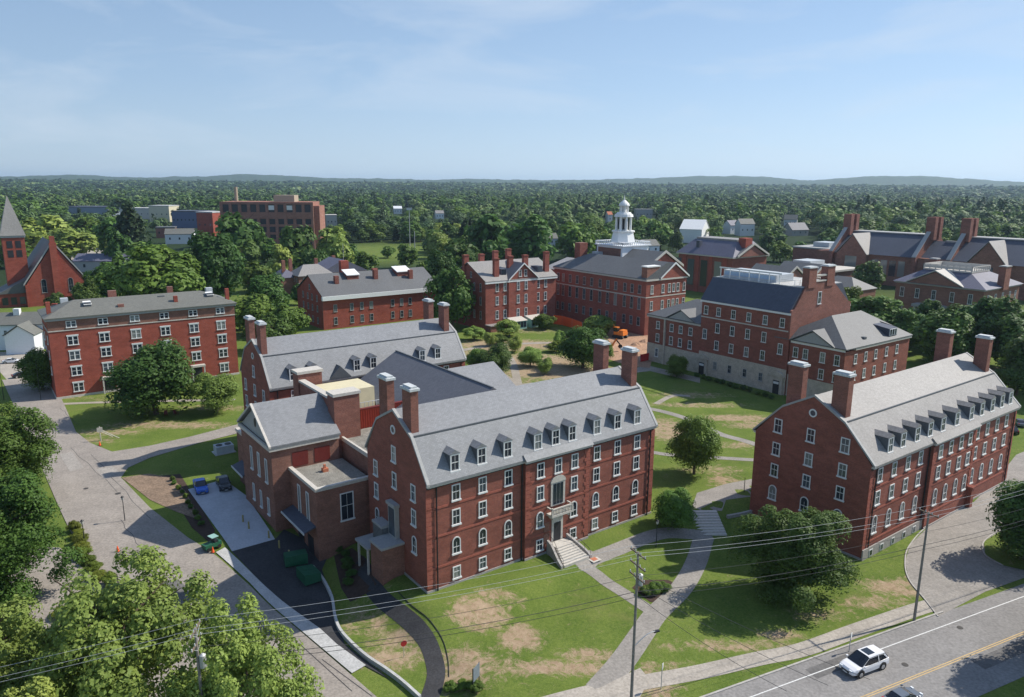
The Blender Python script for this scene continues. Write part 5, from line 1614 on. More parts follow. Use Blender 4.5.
# ---- white timber house, left edge
p0 = G(8, 350)
R_ = empty('white_house', (p0.x, p0.y, 0), 0.20, 'white clapboard house with grey gabled roofs beside the left end of the red block', 'house')
MB().prism([(0, -2), (0, 7.6), (5, 10.4), (10, 7.6), (10, -2)], 'x', -14, 17).build('wall', WHS, R_)
gable_prism(-14.5, 17.5, 0, 10, 7.6, 10.6, 'x', .2, .5).build('roof', SLG, R_)
MB().prism([(2.5, -2), (2.5, 5.6), (6.4, 8.4), (10.3, 5.6), (10.3, -2)], 'y', -7, -.003).build('ell_wall', WHS, R_)
gable_prism(2.5, 10.3, -7.4, 2, 5.6, 8.6, 'y', .2, .4).build('ell_roof', SLG, R_)
for x_ in (-9, -4, 0): win(R_, 'f', x_, 0, 4.6, 1.0, 1.5); win(R_, 'f', x_, 0, 1.4, 1.0, 1.5)
win(R_, 'f', 13.5, 0, 4.6, 1.0, 1.5); win(R_, 'l', -3.5, 2.5, 1.2, 1.4, 1.6)
MB().box(1.3, 3, 3.5, 5, 8, 12.0).build('chimney', WH, R_); MB().box(11.8, 13.3, 4.4, 5.4, 8, 13.2).build('chimney', BRO, R_)

AUTO_CLR = []
def simple_house(px, py, w_, d_, h_, hr_, wm, rm, rot, label, name='house', cat='house', flat=False, g=None, nwin=3):
    p = G(px, py)
    r = empty(name, (p.x, p.y, 0), rot, label, cat, g)
    dd_ = math.hypot(p.x, p.y); hp_ = (w_ / 2 + 2) * FPX / dd_
    AUTO_CLR.append((px - hp_, px + hp_, PX(p.x, p.y, h_ * .30)[1], dd_ - 6, dd_ + d_ + 12))
    if flat:
        MB().box(-w_ / 2, w_ / 2, 0, d_, -2, h_).build('wall', wm, r)
        MB().box(-w_ / 2 - .4, w_ / 2 + .4, -.4, d_ + .4, h_, h_ + hr_).build('roof', rm, r)
    else:
        MB().prism([(-w_ / 2, -2), (-w_ / 2, h_), (0, hr_), (w_ / 2, h_), (w_ / 2, -2)] if False else [(0, -2), (0, h_), (d_ / 2, hr_), (d_, h_), (d_, -2)], 'x', -w_ / 2, w_ / 2).build('wall', wm, r)
        gable_prism(-w_ / 2 - .4, w_ / 2 + .4, 0, d_, h_, hr_ + .2, 'x', .25, .5).build('roof', rm, r)
    for q in range(nwin):
        x_ = -w_ / 2 + (q + .5) * w_ / nwin
        o = MB().box(x_ - .6, x_ + .6, -.08, -.004, h_ * .45, h_ * .45 + 1.8).build('window', GL, r)
    return r
simple_house(106, 272, 34, 14, 6, 9.5, TRG, SLP, .1, 'low grey-roofed house behind the church trees, upper left')
simple_house(88, 216, 60, 40, 13, 1, mat('wall_blue_grey', (.22, .27, .33), .8), SLN, .05, 'long blue-grey flat-roofed hall on the far left beyond the church', 'low_building', 'building', True, nwin=0)
simple_house(136, 219, 42, 30, 14, 1.2, TRIM, FLATD, .05, 'pale cream flat-roofed block right of the long blue-grey hall, far left', 'low_building', 'building', True, nwin=5)
simple_house(160, 222, 26, 30, 20, 1, mat('wall_cream', (.55, .50, .36), .8), FLATD, .0, 'cream box building, tallest of the pale blocks far left', 'low_building', 'building', True, nwin=4)
simple_house(190, 228, 40, 26, 18, 1, mat('wall_slate_blue', (.10, .13, .22), .5), SLN, -.05, 'dark blue glassy building between cream box and red brick block, far left', 'office_building', 'building', True, nwin=9)
simple_house(206, 236, 17, 20, 22, 1, BRO, FLATD, -.2, 'narrow bright red brick block just left of the big gridded building', 'brick_block', 'building', True, nwin=3)
simple_house(180, 244, 22, 14, 8, 12, WHS, SLG, .3, 'white house with grey roof among trees below the dark blue building')
simple_house(166, 238, 16, 14, 9, 1, BRT, SLK, .3, 'small flat brick shop below the cream box, far left', 'brick_shop', 'shop', True)
simple_house(610, 223, 7, 7, 11, 15, WHS, RUBB, .4, 'small white house with orange-red roof left of the cupola', nwin=1)
simple_house(690, 243, 20, 26, 12, 20, mat('white_membrane', (.78, .78, .76), .6), mat('white_membrane', (.78, .78, .76), .6), -.5, 'bright white steep-roofed building right of the cupola', 'white_hall', 'building', nwin=0)
simple_house(644, 219, 26, 12, 14, 1, TRG, TRG, .1, 'pale grey block peeking above the trees right of the cupola', 'low_building', 'building', True, nwin=5)
simple_house(747, 236, 16, 12, 12, 17, WHS, SLG, .2, 'white gabled house in trees above the wide hipped roof, left one', nwin=3)
simple_house(735, 234, 14, 12, 9, 14, WHS, SLP, .5, 'grey-roofed white cottage left of the white gabled house in the trees', nwin=2)
simple_house(800, 236, 22, 14, 6, 13, TRG, SLN, .4, 'white house with big dark roof left of the twin-stack building')
simple_house(790, 226, 16, 12, 8, 14, WHS, SLG, -.4, 'small pale house behind the white house with the big dark roof')
simple_house(398, 214, 14, 10, 9, 13, WHS, WHS, .3, 'tiny white house alone in the far trees, upper centre left')
simple_house(440, 219, 12, 10, 8, 12, WHS, SLB, .3, 'tiny pale house far off to the right of the tall light mast')
simple_house(332, 228, 12, 18, 14, 1, TRIM, TRIM, .3, 'small pale block right of the big gridded brick building', 'low_building', 'building', True)
simple_house(652, 254, 12, 14, 6, 10, WHS, SLG, .3, 'pale house behind the academic building roof', nwin=2)
simple_house(552, 246, 10, 10, 6, 10, WHS, SLG, .3, 'grey-roofed house behind trees left of the cupola')

# ================================================================== trees
def crown_arrays(seed, Rr, H, base, nl, nleaf, leaf, fill=0.0, shape='round'):
    """leaf faces scattered over overlapping lobes; z from base to H"""
    g = np.random.default_rng(seed)
    cz, rz = (base + H) / 2, (H - base) / 2
    u = g.normal(size=(nl, 3)); u /= np.linalg.norm(u, axis=1)[:, None]
    rad = g.uniform(0.25, 0.80, nl) if nl < 15 else g.uniform(0.42, 0.78, nl)
    lob = u * rad[:, None]
    lob[:, 2] = lob[:, 2] * 0.95
    lr = g.uniform(0.22, 0.42, nl) * (1.15 if nl < 30 else (1.0 if nl < 60 else (0.72 if nl < 100 else .56)))
    if nl >= 60: rad = g.uniform(0.30, 1.0 if nl > 100 else .92, nl); lob = u * rad[:, None]
    if shape == 'cone':
        z_ = g.uniform(-0.95, 0.9, nl); a_ = g.uniform(0, 2 * PI, nl); r_ = (0.95 - z_) / 2 * 0.75
        lob = np.stack([np.cos(a_) * r_, np.sin(a_) * r_, z_], 1); lr = 0.14 + 0.2 * (0.95 - z_) / 2
    w_ = lr ** 2; w_ /= w_.sum()
    k = g.choice(nl, nleaf, p=w_)
    d = g.normal(size=(nleaf, 3)); d /= np.linalg.norm(d, axis=1)[:, None]
    d[:, 2] = np.where(g.random(nleaf) < 0.65, np.abs(d[:, 2]), d[:, 2])
    rr = lr[k] * (g.random(nleaf) ** 0.35)
    p = lob[k] + d * rr[:, None]
    if fill > 0:
        nf = int(nleaf * fill)
        q = g.normal(size=(nf, 3)); q /= np.linalg.norm(q, axis=1)[:, None]
        p[:nf] = q * (g.random(nf) ** 0.4)[:, None] * 0.62
    if shape == 'round':
        wd_ = 1.0 - 0.22 * p[:, 2]
        p[:, 0] *= wd_; p[:, 1] *= wd_
    P = p * np.array([Rr, Rr, rz]) + np.array([0, 0, cz])
    nrm = d * 0.9 + p * 0.5 + g.normal(size=(nleaf, 3)) * (0.45 if nleaf > 1000 else 0.22) + np.array([0, 0, 0.25])
    nrm /= np.linalg.norm(nrm, axis=1)[:, None]
    t = np.cross(nrm, g.normal(size=(nleaf, 3))); t /= np.linalg.norm(t, axis=1)[:, None]
    b = np.cross(nrm, t)
    s1 = leaf * g.uniform(0.6, 1.3, nleaf)[:, None]; s2 = s1 * g.uniform(0.45, 0.85, nleaf)[:, None]
    j = g.uniform(-.25, .25, (nleaf, 1)) * s1
    V = np.stack([P - t * s1, P - b * s2 + t * j, P + t * s1, P + b * s2 - t * j + nrm * s1 * .25], 1).reshape(-1, 3)
    Q = np.arange(nleaf * 4, dtype=np.int32).reshape(-1, 4)
    return V.astype(np.float32), Q

def trunk_mesh(H, base, Rr, seed, r0=None):
    g = random.Random(seed)
    r0 = r0 or H * 0.020 + .05
    mb = MB()
    pts = [(0, 0, -0.5)]
    x = y = 0
    n = 5
    for i in range(1, n + 1):
        x += g.uniform(-.12, .12) * Rr * .25; y += g.uniform(-.12, .12) * Rr * .25
        pts.append((x, y, (base + (H - base) * 0.62) * i / n))
    for i in range(n):
        mb.tube(pts[i], pts[i + 1], r0 * (1 - i / n * .75), r0 * (1 - (i + 1) / n * .75), 8)
    for k in range(7):
        t = g.uniform(.35, .95); i = min(n - 1, int(t * n))
        p = Vector(pts[i + 1]); a = k * 2.4 + g.uniform(-.4, .4)
        L_ = Rr * g.uniform(.4, .72)
        q = p + Vector((math.cos(a) * L_, math.sin(a) * L_, (H - base) * g.uniform(.10, .28)))
        m_ = (p + q) / 2 + Vector((0, 0, -.06 * L_))
        mb.tube(p, m_, r0 * .38, r0 * .26, 6); mb.tube(m_, q, r0 * .26, r0 * .08, 5)
    return mb

TREEV = {}
def tree_variant(kind, seed, lod):
    key = (kind, seed, lod)
    if key in TREEV: return TREEV[key]
    mt = {'green': LEAF, 'dark': LEAFD, 'light': LEAFL, 'yellow': LEAFY, 'conifer': LEAFC}[kind]
    R0, H0 = (5.5, 13.0)
    if lod == 3: n, lf, nl = 60000, .125, 70
    elif lod == 2: n, lf, nl = 24000, .20, 44
    elif lod == 1: n, lf, nl = 9000, .33, 32
    else: n, lf, nl = 1700, .68, 20
    shape = 'cone' if kind == 'conifer' else 'round'
    bs = 0.3 if kind != 'conifer' else 0.8
    if kind in ('dark', 'green'): bs = -0.5
    if lod == 3 and kind == 'light': n = 34000; bs = .5; lf = .135; nl = 120
    V, Q = crown_arrays(seed * 17 + lod, R0, H0, bs, nl + (20 if shape == 'cone' else 0), n, lf, fill=(0.0 if kind == 'light' else 0.15), shape=shape)
    c = quads_mesh('crown', V, Q, mt)
    t = trunk_mesh(H0, bs + .5, R0, seed).build('trunk', BARK)
    COL.objects.unlink(c); COL.objects.unlink(t)
    TREEV[key] = (t, c)
    return TREEV[key]

def z_from_y(x, y, py):
    lo, hi = -5, 90
    for _ in range(40):
        m = (lo + hi) / 2
        if PX(x, y, m)[1] > py: lo = m
        else: hi = m
    return lo

TREES_PLACED = []
def tree_px(bx, by, ty, hw, kind, label, seed=1, lod=None, name='tree', group=None, xs_=None, world=None, R_=None, H_=None, rz=None):
    if world is None:
        p = G(bx, by); x, y, z = p.x, p.y, p.z
        H = (z_from_y(x, y, ty) - z) * 0.98
        dist = math.hypot(x, y); sl = math.hypot(dist, HC)
        Rr = hw * sl / FPX
    else:
        x, y = world; z = gz(x, y); H, Rr = H_, R_; dist = math.hypot(x, y)
    if R_: Rr = R_
    if H_: H = H_
    if lod is None: lod = 3 if dist < 75 else (2 if dist < 190 else (1 if dist < 330 else 0))
    v = tree_variant(kind, seed, lod)
    r = empty(name, (x, y, z), rz if rz is not None else (bx * 13.7 + by) % 6.28, label, 'tree' if name != 'shrub' else 'shrub', group)
    r.scale = (Rr / 5.5, Rr / 5.5, H / 13.0)
    for o in v:
        c = o.copy(); COL.objects.link(c); c.parent = r
    TREES_PLACED.append((x, y, Rr))
    return r

T = tree_px
# foreground, bottom left
T(0, 0, 0, 0, 'green', 'big dark-leaved tree filling the left edge beside the road', 1, 3, world=(-61.5, 82), R_=8.2, H_=16.5)
T(0, 0, 0, 0, 'green', 'second dense green tree at the left edge, just above the big one by the road', 4, 3, world=(-79.5, 109), R_=9.0, H_=17.5)
T(0, 0, 0, 0, 'light', 'tallest airy light green tree at the bottom left, crown leaning over the road', 3, 3, world=(-34.5, 60.0), R_=8.6, H_=20.5)
T(0, 0, 0, 0, 'light', 'airy light green tree between the bottom-left utility pole and the service yard', 2, 3, world=(-23.0, 56.5), R_=6.2, H_=17.0)
T(0, 0, 0, 0, 'light', 'pale green tree in the bottom left corner', 5, 3, world=(-47.0, 57), R_=7.8, H_=17.8)
T(0, 0, 0, 0, 'light', 'light green tree between the corner tree and the tallest airy tree', 1, 3, world=(-38.5, 49), R_=6.0, H_=14.5)
T(0, 0, 0, 0, 'light', 'low pale green tree at the bottom edge below the tallest airy tree', 6, 3, world=(-33.0, 43.5), R_=5.0, H_=12.0)
T(0, 0, 0, 0, 'green', 'small tree top poking up beside the grey car at the bottom right', 4, 3, world=(21.0, 40.6), R_=1.6, H_=6.2)
for k_, (u_, lb_) in enumerate(((10, 'nearest the corner'), (19, 'middle one'), (32, 'farthest one'))):
    q_ = SP(kl + u_ - 6, 13.4)
    T(0, 0, 0, 0, 'green', 'street tree off the lower right corner shading the yellow line, ' + lb_, 5 - k_, 2, world=q_, R_=5.8, H_=17.0)
# campus trees
T(157, 414, 333, 43, 'dark', 'dense round dark tree standing in front of the long hipped-roof red block', 2, 2)
T(216, 412, 370, 26, 'light', 'small rounded light green tree right of the dense round tree', 3, 2)
T(43, 390, 347, 22, 'green', 'small green tree at the left corner of the long hipped-roof block', 4, 2)
T(694, 474, 410, 26, 'green', 'upright oval tree alone on the lawn between the two nearest halls', 5, 2)
T(792, 596, 496, 53, 'dark', 'large spreading dark tree in front of the right hall gable', 1, 3, name='tree')
T(1022, 560, 470, 36, 'dark', 'dark tree on the driveway island at the right edge', 1, 2)
T(674, 528, 487, 25, 'green', 'bushy round shrub at the far corner of the central hall by the steps', 3, 2, name='shrub')
T(509, 336, 318, 14, 'light', 'small spreading tree in front of the gabled four-storey block', 2, 1)
T(545, 329, 312, 13, 'green', 'small tree near the sun porches of the gabled four-storey block', 3, 1)
T(474, 340, 325, 13, 'light', 'small pale tree left of the courtyard path', 4, 1)
T(583, 368, 323, 29, 'green', 'broad green courtyard tree beside the building site', 5, 2)
T(600, 335, 312, 18, 'light', 'light green tree behind the broad courtyard tree', 6, 1)
T(530, 366, 345, 15, 'light', 'thin young tree in the worn courtyard', 1, 2)
T(494, 376, 341, 22, 'dark', 'dark bushy tree at the corner of the rear gambrel hall', 2, 2)
T(478, 372, 346, 16, 'green', 'green bush between the rear gambrel hall and dark bushy tree', 3, 2, name='shrub')
T(677, 377, 354, 14, 'green', 'bush against the stone base of the navy-roofed block', 4, 2, name='shrub')
T(500, 344, 334, 10, 'green', 'low shrub by the porch of the gabled block', 5, 1, name='shrub')
T(556, 352, 340, 10, 'yellow', 'low yellowish shrub beside the courtyard path', 6, 1, name='shrub')
# behind the right halls
for i, (bx, by, ty, hw, kd, lb) in enumerate([
    (873, 345, 291, 34, 'green', 'bright green tree right of the hip-roofed wing, in front of the pedimented hall'),
    (846, 330, 281, 16, 'yellow', 'yellow-green tree beside the twin-chimney gable'),
    (944, 365, 303, 31, 'green', 'big bright green tree behind the chimneys of the right hall, left of three'),
    (980, 362, 290, 30, 'dark', 'dark full tree behind the right hall, middle of three'),
    (1010, 372, 296, 34, 'dark', 'dark tree at the right edge behind the right hall'),
    (925, 345, 293, 20, 'dark', 'dark tree under the pedimented hall front'),
    (1040, 400, 325, 30, 'dark', 'dark tree just beyond the right edge behind the right hall'),
    (838, 262 + 8, 236, 13, 'green', 'small tree against the long navy-roofed building'),
    (866, 292, 256, 15, 'dark', 'dark tree by the dark gabled wall of the navy-roofed building'),
    (768, 256, 232, 11, 'dark', 'dark tree between the wide hipped roof and the low brick block'),
    (676, 252, 230, 8, 'dark', 'dark tree touching the white steep-roofed building'),
    (704, 236, 218, 12, 'green', 'green tree behind the white steep-roofed building')]):
    T(bx, by, ty, hw, kd, lb, 1 + i % 6)
for i, (bx, by, ty, hw, kd, lb) in enumerate([
    (905, 352, 306, 22, 'green', 'green tree in the gap left of the big bright one behind the right hall'),
    (962, 352, 300, 24, 'dark', 'dark tree between the bright one and the full dark one behind the right hall'),
    (1000, 350, 292, 24, 'green', 'green tree behind the dark pair at the right edge'),
    (855, 356, 312, 16, 'green', 'low green tree beside the hip-roofed wing corner'),
    (780, 262, 240, 12, 'green', 'green tree left of the low flat-roofed brick range'),
    (800, 262, 238, 10, 'dark', 'dark slim tree against the low flat-roofed range'),
    (1016, 395, 352, 20, 'dark', 'dark tree by the far end of the right hall'),
    (225, 285, 240, 20, 'dark', 'dark tree between the two tall trees behind the long block'),
    (258, 292, 256, 18, 'green', 'green tree below the gridded brick block, left'),
    (282, 282, 244, 14, 'light', 'light tree directly below the gridded brick block'),
    (250, 276, 238, 16, 'dark', 'dark tree hiding the base of the gridded brick block'),
    (318, 280, 244, 14, 'dark', 'dark tree at the right base of the gridded brick block'),
    (190, 285, 246, 20, 'dark', 'dark tree right behind the huge broad tree'),
    (128, 292, 254, 16, 'green', 'green tree left of the huge broad tree'),
    (150, 272, 236, 16, 'dark', 'dark tree above the huge broad tree beside the conifer'),
    (20, 268, 236, 18, 'green', 'green tree between the spire and the left edge'),
    (96, 300, 276, 10, 'green', 'small green tree by the grey-roofed low house'),
    (225, 352, 322, 12, 'green', 'small green tree between long block and rear gambrel hall'),
    (300, 305, 282, 10, 'dark', 'dark bush at the corner of the dark brick house'),
    (425, 292, 262, 14, 'green', 'green tree right of the far lawn'),
    (438, 285, 250, 16, 'dark', 'dark tree at the right end of the far lawn'),
    (612, 318, 300, 8, 'green', 'slim green tree against the academic wall')]):
    T(bx, by, ty, hw, kd, lb, 1 + i % 6)
# left middle
for i, (bx, by, ty, hw, kd, lb) in enumerate([
    (158, 318, 236, 46, 'green', 'huge broad green tree rising behind the long hipped-roof block'),
    (219, 308, 223, 31, 'dark', 'tall dark tree right of the huge broad one behind the long block'),
    (238, 272, 203, 26, 'dark', 'tall dark green tree in front of the gridded brick block, left side'),
    (134, 262, 201, 22, 'conifer', 'dark conifer left of the pale far blocks'),
    (120, 270, 225, 14, 'dark', 'dark tree below the conifer at the grey-roofed house'),
    (299, 276, 216, 22, 'dark', 'dark tree in front of the gridded brick block, right side'),
    (335, 272, 224, 20, 'light', 'pale olive tree right of the gridded brick block'),
    (268, 318, 268, 24, 'dark', 'dark tree left of the dark brick house'),
    (255, 335, 288, 26, 'green', 'leafy green tree beside the left chimneys of the rear gambrel hall'),
    (290, 338, 300, 22, 'green', 'green tree in front of the dark brick house'),
    (275, 350, 312, 24, 'dark', 'dark tree close behind the rear gambrel hall gable'),
    (240, 330, 300, 16, 'light', 'light green small tree near the right end of the long block'),
    (406, 268, 242, 13, 'green', 'round tree alone on the open far lawn'),
    (268, 262, 238, 13, 'green', 'green tree standing left of the far lawn under the gridded block'),
    (388, 258, 244, 8, 'green', 'small tree near the back of the far lawn'),
    (352, 262, 244, 10, 'dark', 'dark tree at the back left corner of the far lawn'),
    (366, 272, 250, 14, 'green', 'wide bush-like tree at the left of the far lawn'),
    (345, 270, 256, 10, 'light', 'low light bush at the left end of the far lawn'),
    (70, 262, 226, 24, 'light', 'bright spreading tree behind the church, left one'),
    (45, 258, 214, 26, 'light', 'bright spreading tree behind the church spire'),
    (85, 248, 212, 18, 'green', 'green tree right behind the bright spreading trees near the church'),
    (110, 304, 262, 20, 'green', 'green tree right of the church gable'),
    (88, 316, 275, 14, 'dark', 'dark tree pressed against the church gable'),
    (60, 318, 288, 12, 'dark', 'small dark tree in front of the church wall'),
    (452, 330, 262, 26, 'dark', 'dark tall tree left of the gabled four-storey block'),
    (440, 300, 245, 20, 'dark', 'dark tree behind the right end of the plain gable-roofed block'),
    (458, 285, 232, 24, 'dark', 'big dark tree behind the gabled four-storey block, left'),
    (490, 272, 214, 30, 'dark', 'big dark tree behind the gabled four-storey block, middle'),
    (530, 268, 212, 28, 'dark', 'big dark tree behind the gabled four-storey block, right'),
    (572, 262, 216, 22, 'green', 'green tree behind the left end of the academic roof'),
    (594, 256, 222, 16, 'green', 'bright green tree left of the cupola'),
    (660, 250, 222, 16, 'green', 'green tree just right of the cupola'),
    (1, 262, 220, 16, 'green', 'green tree left of the church spire')]):
    T(bx, by, ty, hw, kd, lb, 1 + i % 6)
# young shrubs by the front paths
for bx, by, hw, hh, lb in ((655, 593, 9, 12, 'small round shrub in the dark bed where the front paths meet'), (646, 594, 8, 9, 'smaller shrub left of the round one in the dark bed'), (664, 591, 8, 9, 'smaller shrub right of the round one in the dark bed')):
    T(bx, by, by - hh, hw, 'green', lb, 3, 2, name='shrub')
drape('planting_bed', gp((334, 556), (352, 548), (368, 560), (384, 586), (372, 590), (350, 602), (341, 588)), 0.03, MULCH)
for bx, by, ty, hw, lb in ((515, 352, 334, 9, 'left of the crossing paths'), (560, 346, 330, 9, 'right of the path crossing'), (606, 360, 342, 9, 'at the building site edge'), (545, 374, 356, 9, 'just beyond the roof ridge'), (490, 346, 331, 8, 'by the pale court path')):
    T(bx, by, ty, hw, 'light', 'thin young courtyard tree ' + lb, 2, 2)
drape('planting_bed', gp((632, 588), (640, 580), (668, 580), (684, 588), (672, 604), (650, 602)), 0.03, MULCH)
rng = random.Random(3)
hedge_i = 0
def shrub_row(pts, n, r, h, kind, label, group):
    P = [G(*p) for p in pts]
    L_ = [0]
    for a, b in zip(P[:-1], P[1:]): L_.append(L_[-1] + (b - a).length)
    for i in range(n):
        u = L_[-1] * (i + .5) / n
        for k in range(len(P) - 1):
            if L_[k + 1] >= u: break
        f = (u - L_[k]) / (L_[k + 1] - L_[k]); q = P[k].lerp(P[k + 1], f)
        x, y = q.x + rng.uniform(-.3, .3), q.y + rng.uniform(-.3, .3)
        T(i * 7, i * 3, 0, 0, kind, label, 1 + i % 6, 1, name='shrub', group=group, world=(x, y), R_=r * rng.uniform(.8, 1.2), H_=h * rng.uniform(.8, 1.2))
shrub_row([(694, 376), (735, 388), (775, 400)], 12, .9, 1.3, 'dark', 'dark clipped shrub in the row along the stone base of the navy-roofed block', 'shrubs along the stone base')
shrub_row([(72, 530), (84, 556), (100, 580), (118, 600)], 10, 1.1, 1.6, 'yellow', 'yellowish shrub in the strip between side lot and road', 'shrubs in the strip beside the side lot')
shrub_row([(60, 618), (80, 612), (108, 600)], 6, 1.2, 1.6, 'yellow', 'olive shrub along the lower end of the side lot', 'shrubs at the lower side lot')
shrub_row([(172, 478), (180, 492), (192, 510), (205, 528)], 10, .55, 1.0, 'green', 'small green shrub in the dark bed along the parking pad', 'shrubs beside the parking pad')
drape('planting_bed', gp((160, 476), (180, 474), (215, 530), (212, 545), (192, 528)), 0.045, MULCH)
shrub_row([(448, 690), (462, 687), (480, 690)], 4, .8, 1.0, 'green', 'low green shrub by the end of the new dark path', 'shrubs at the end of the dark path')
shrub_row([(330, 545), (345, 556), (352, 575), (345, 590)], 7, .8, 1.1, 'dark', 'dark shrub in the shaded bed below the porch', 'shrubs in the shaded porch bed')

# ---- woods beyond the campus
BX = [-260, 0, 60, 110, 200, 228, 320, 345, 430, 440, 470, 560, 575, 660, 700, 780, 830, 1100, 1300]
BY = [250, 252, 236, 262, 262, 262, 262, 243, 243, 262, 268, 262, 262, 250, 250, 252, 256, 262, 262]
# (px from, px to, lowest row still seen, near distance, far distance) of the buildings standing in the trees
CLR = [(-5, 100, 286, 270, 340), (62, 126, 215, 900, 1100), (112, 178, 219, 830, 960), (150, 174, 222, 780, 860), (172, 218, 231, 690, 780), (195, 220, 236, 620, 700), (218, 330, 232, 500, 600),
       (162, 198, 246, 540, 600), (84, 132, 268, 400, 450), (602, 618, 220, 860, 910), (674, 706, 240, 570, 650), (632, 658, 219, 950, 1050), (735, 759, 237, 650, 730), (724, 748, 235, 680, 740), (780, 822, 234, 640, 740),
       (782, 800, 226, 840, 900), (390, 406, 214, 1060, 1130), (430, 448, 219, 940, 1000), (325, 342, 228, 720, 780), (668, 772, 262, 330, 405), (780, 1070, 268, 340, 480), (550, 705, 300, 225, 350), (545, 560, 246, 550, 590), (640, 665, 252, 470, 540)]
g = np.random.default_rng(11)
pts = []
r_ = 300.0
cand = []
d = 290.0
while d < 6000:
    sp = 13.0 + max(0, d - 350) * 0.0058
    n = int(2 * 0.80 * d / sp)
    a = (np.arange(n) + .5) / n * 1.60 - .80 + g.uniform(-.5, .5, n) * 1.6 / n
    rr = d + g.uniform(-.5, .5, n) * sp
    cand.append(np.stack([np.sin(a) * rr, np.cos(a) * rr], 1))
    d += sp * (.95 if d < 3000 else 1.3)
cand = np.concatenate(cand)
acc = []
CLR = [c for c in CLR if c[3] < 480 or c[0] == 218] + AUTO_CLR
CLR = [c if c[0] != 218 else (218, 330, 236, 520, 660) for c in CLR]
for x, y in cand:
    dist = math.hypot(x, y)
    px, py = PX(x, y, 0)
    if px < -120 or px > 1150: continue
    if py > np.interp(px, BX, BY): continue
    if ((px - 385) / 48) ** 2 + ((py - 253) / 11) ** 2 < 1: continue
    if 30 < px < 112 and 236 < py < 262: continue
    if dist < 345 and px > 440: continue
    Hh = (g.uniform(12, 22) if g.random() < .8 else g.uniform(21, 27)) * (1 + .16 * math.sin(x * .011) * math.sin(y * .013)); Rw = Hh * g.uniform(.42, .66)
    ty = PX(x, y, Hh)[1]; hw = Rw * FPX / dist
    bad = False
    for x0, x1, yv, yb, dep in CLR:
        if px + hw > x0 and px - hw < x1:
            if yb - 6 < dist < dep: bad = True; break
            if dist <= yb and ty < yv: bad = True; break
    if bad: continue
    if any((x - q[0]) ** 2 + (y - q[1]) ** 2 < (q[2] * .9) ** 2 for q in TREES_PLACED[-60:]): continue
    acc.append((dist, x, y, Hh, Rw))
acc.sort()
kinds = ['green', 'dark', 'dark', 'green', 'light', 'dark', 'conifer', 'green', 'dark']
NOBJ = 190
for i, (dist, x, y, Hh, Rw) in enumerate(acc[:NOBJ]):
    kd = kinds[int(g.integers(len(kinds)))]
    T(i * 3, i, 0, 0, kd, 'leafy tree in the dense belt of woodland beyond the campus buildings' if kd != 'conifer' else 'dark conifer in the dense belt of woodland beyond the campus buildings', 1 + i % 6, 0 if dist > 330 else 1, name='woodland_tree',
      group='trees of the near wood' if kd != 'conifer' else 'conifers of the near wood', world=(x, y), R_=Rw if kd != 'conifer' else Rw * .75, H_=Hh if kd != 'conifer' else Hh * 1.3)

def bulk(name, items, nleaf, leaf, label):
    var = [crown_arrays(100 + k, 5.2, 13.0, 1.0, 13, nleaf, leaf * 5.2, .1, 'cone' if k == 5 else 'round') for k in range(6)]
    Vs, Qs, Ms = [], [], []
    off = 0
    for (dist, x, y, Hh, Rw) in items:
        zb = 40 * float(sm((dist - 2500) / 3200.0)) + (3.0 * (1 + math.sin(x * .0042 + 2) * math.sin(y * .0051)) if dist > 700 else 0)
        if dist > 2600: Rw *= 1 + (dist - 2600) / 3400; 
        k = int(g.integers(5)) if g.random() < .9 else 5; V, Q = var[k]
        a = g.uniform(0, 6.28); c, s_ = math.cos(a), math.sin(a)
        if k == 5: Hh *= 1.3; Rw *= .8
        W_ = np.empty_like(V)
        W_[:, 0] = (V[:, 0] * c - V[:, 1] * s_) * Rw / 5.2 + x
        W_[:, 1] = (V[:, 0] * s_ + V[:, 1] * c) * Rw / 5.2 + y
        W_[:, 2] = V[:, 2] * Hh / 13.0 + zb
        Vs.append(W_); Qs.append(Q + off); off += len(V)
        reg = math.sin(x * .006 + 1) + math.sin(y * .0075 + x * .003)
        mi = 4 if k == 5 else int(g.choice([0, 2, 3, 1, 0, 2] if reg > .3 else [1, 1, 5, 2, 5, 1, 0, 5]))
        Ms.append(np.full(len(Q), mi, np.int32))
    if not Vs: return
    mats = [LEAF, LEAFD, mat('leaf_mid', (.105, .165, .048), .7, .3, .02, 1.5), mat('leaf_pale', (.150, .205, .058), .7, .3, .02, 1.5), LEAFC, mat('leaf_deep', (.075, .128, .044), .7, .3, .02, 1.5)]
    o = quads_mesh(name, np.concatenate(Vs), np.concatenate(Qs), mats, np.concatenate(Ms))
    tag(o, label, 'woodland', kind='stuff')
rest = acc[NOBJ:]
near_ = [q for q in rest if q[0] < 900]; mid_ = [q for q in rest if 900 <= q[0] < 1700]; far_ = [q for q in rest if 1700 <= q[0] < 3100]; last_ = [q for q in rest if q[0] >= 3100]
print('WOODS', len(acc), len(near_), len(mid_), len(far_))
bulk('woodland', near_, 900, .105, 'broad belt of mixed green woodland stretching behind the campus')
bulk('distant_woodland', mid_, 220, .20, 'farther woodland, crowns small and dull green, below the horizon')
bulk('far_woodland', far_, 80, .34, 'far woodland of tiny crowns below the dark line under the hills')
bulk('horizon_woodland', last_, 26, .55, 'farthest tree tops forming the dark line under the hills')

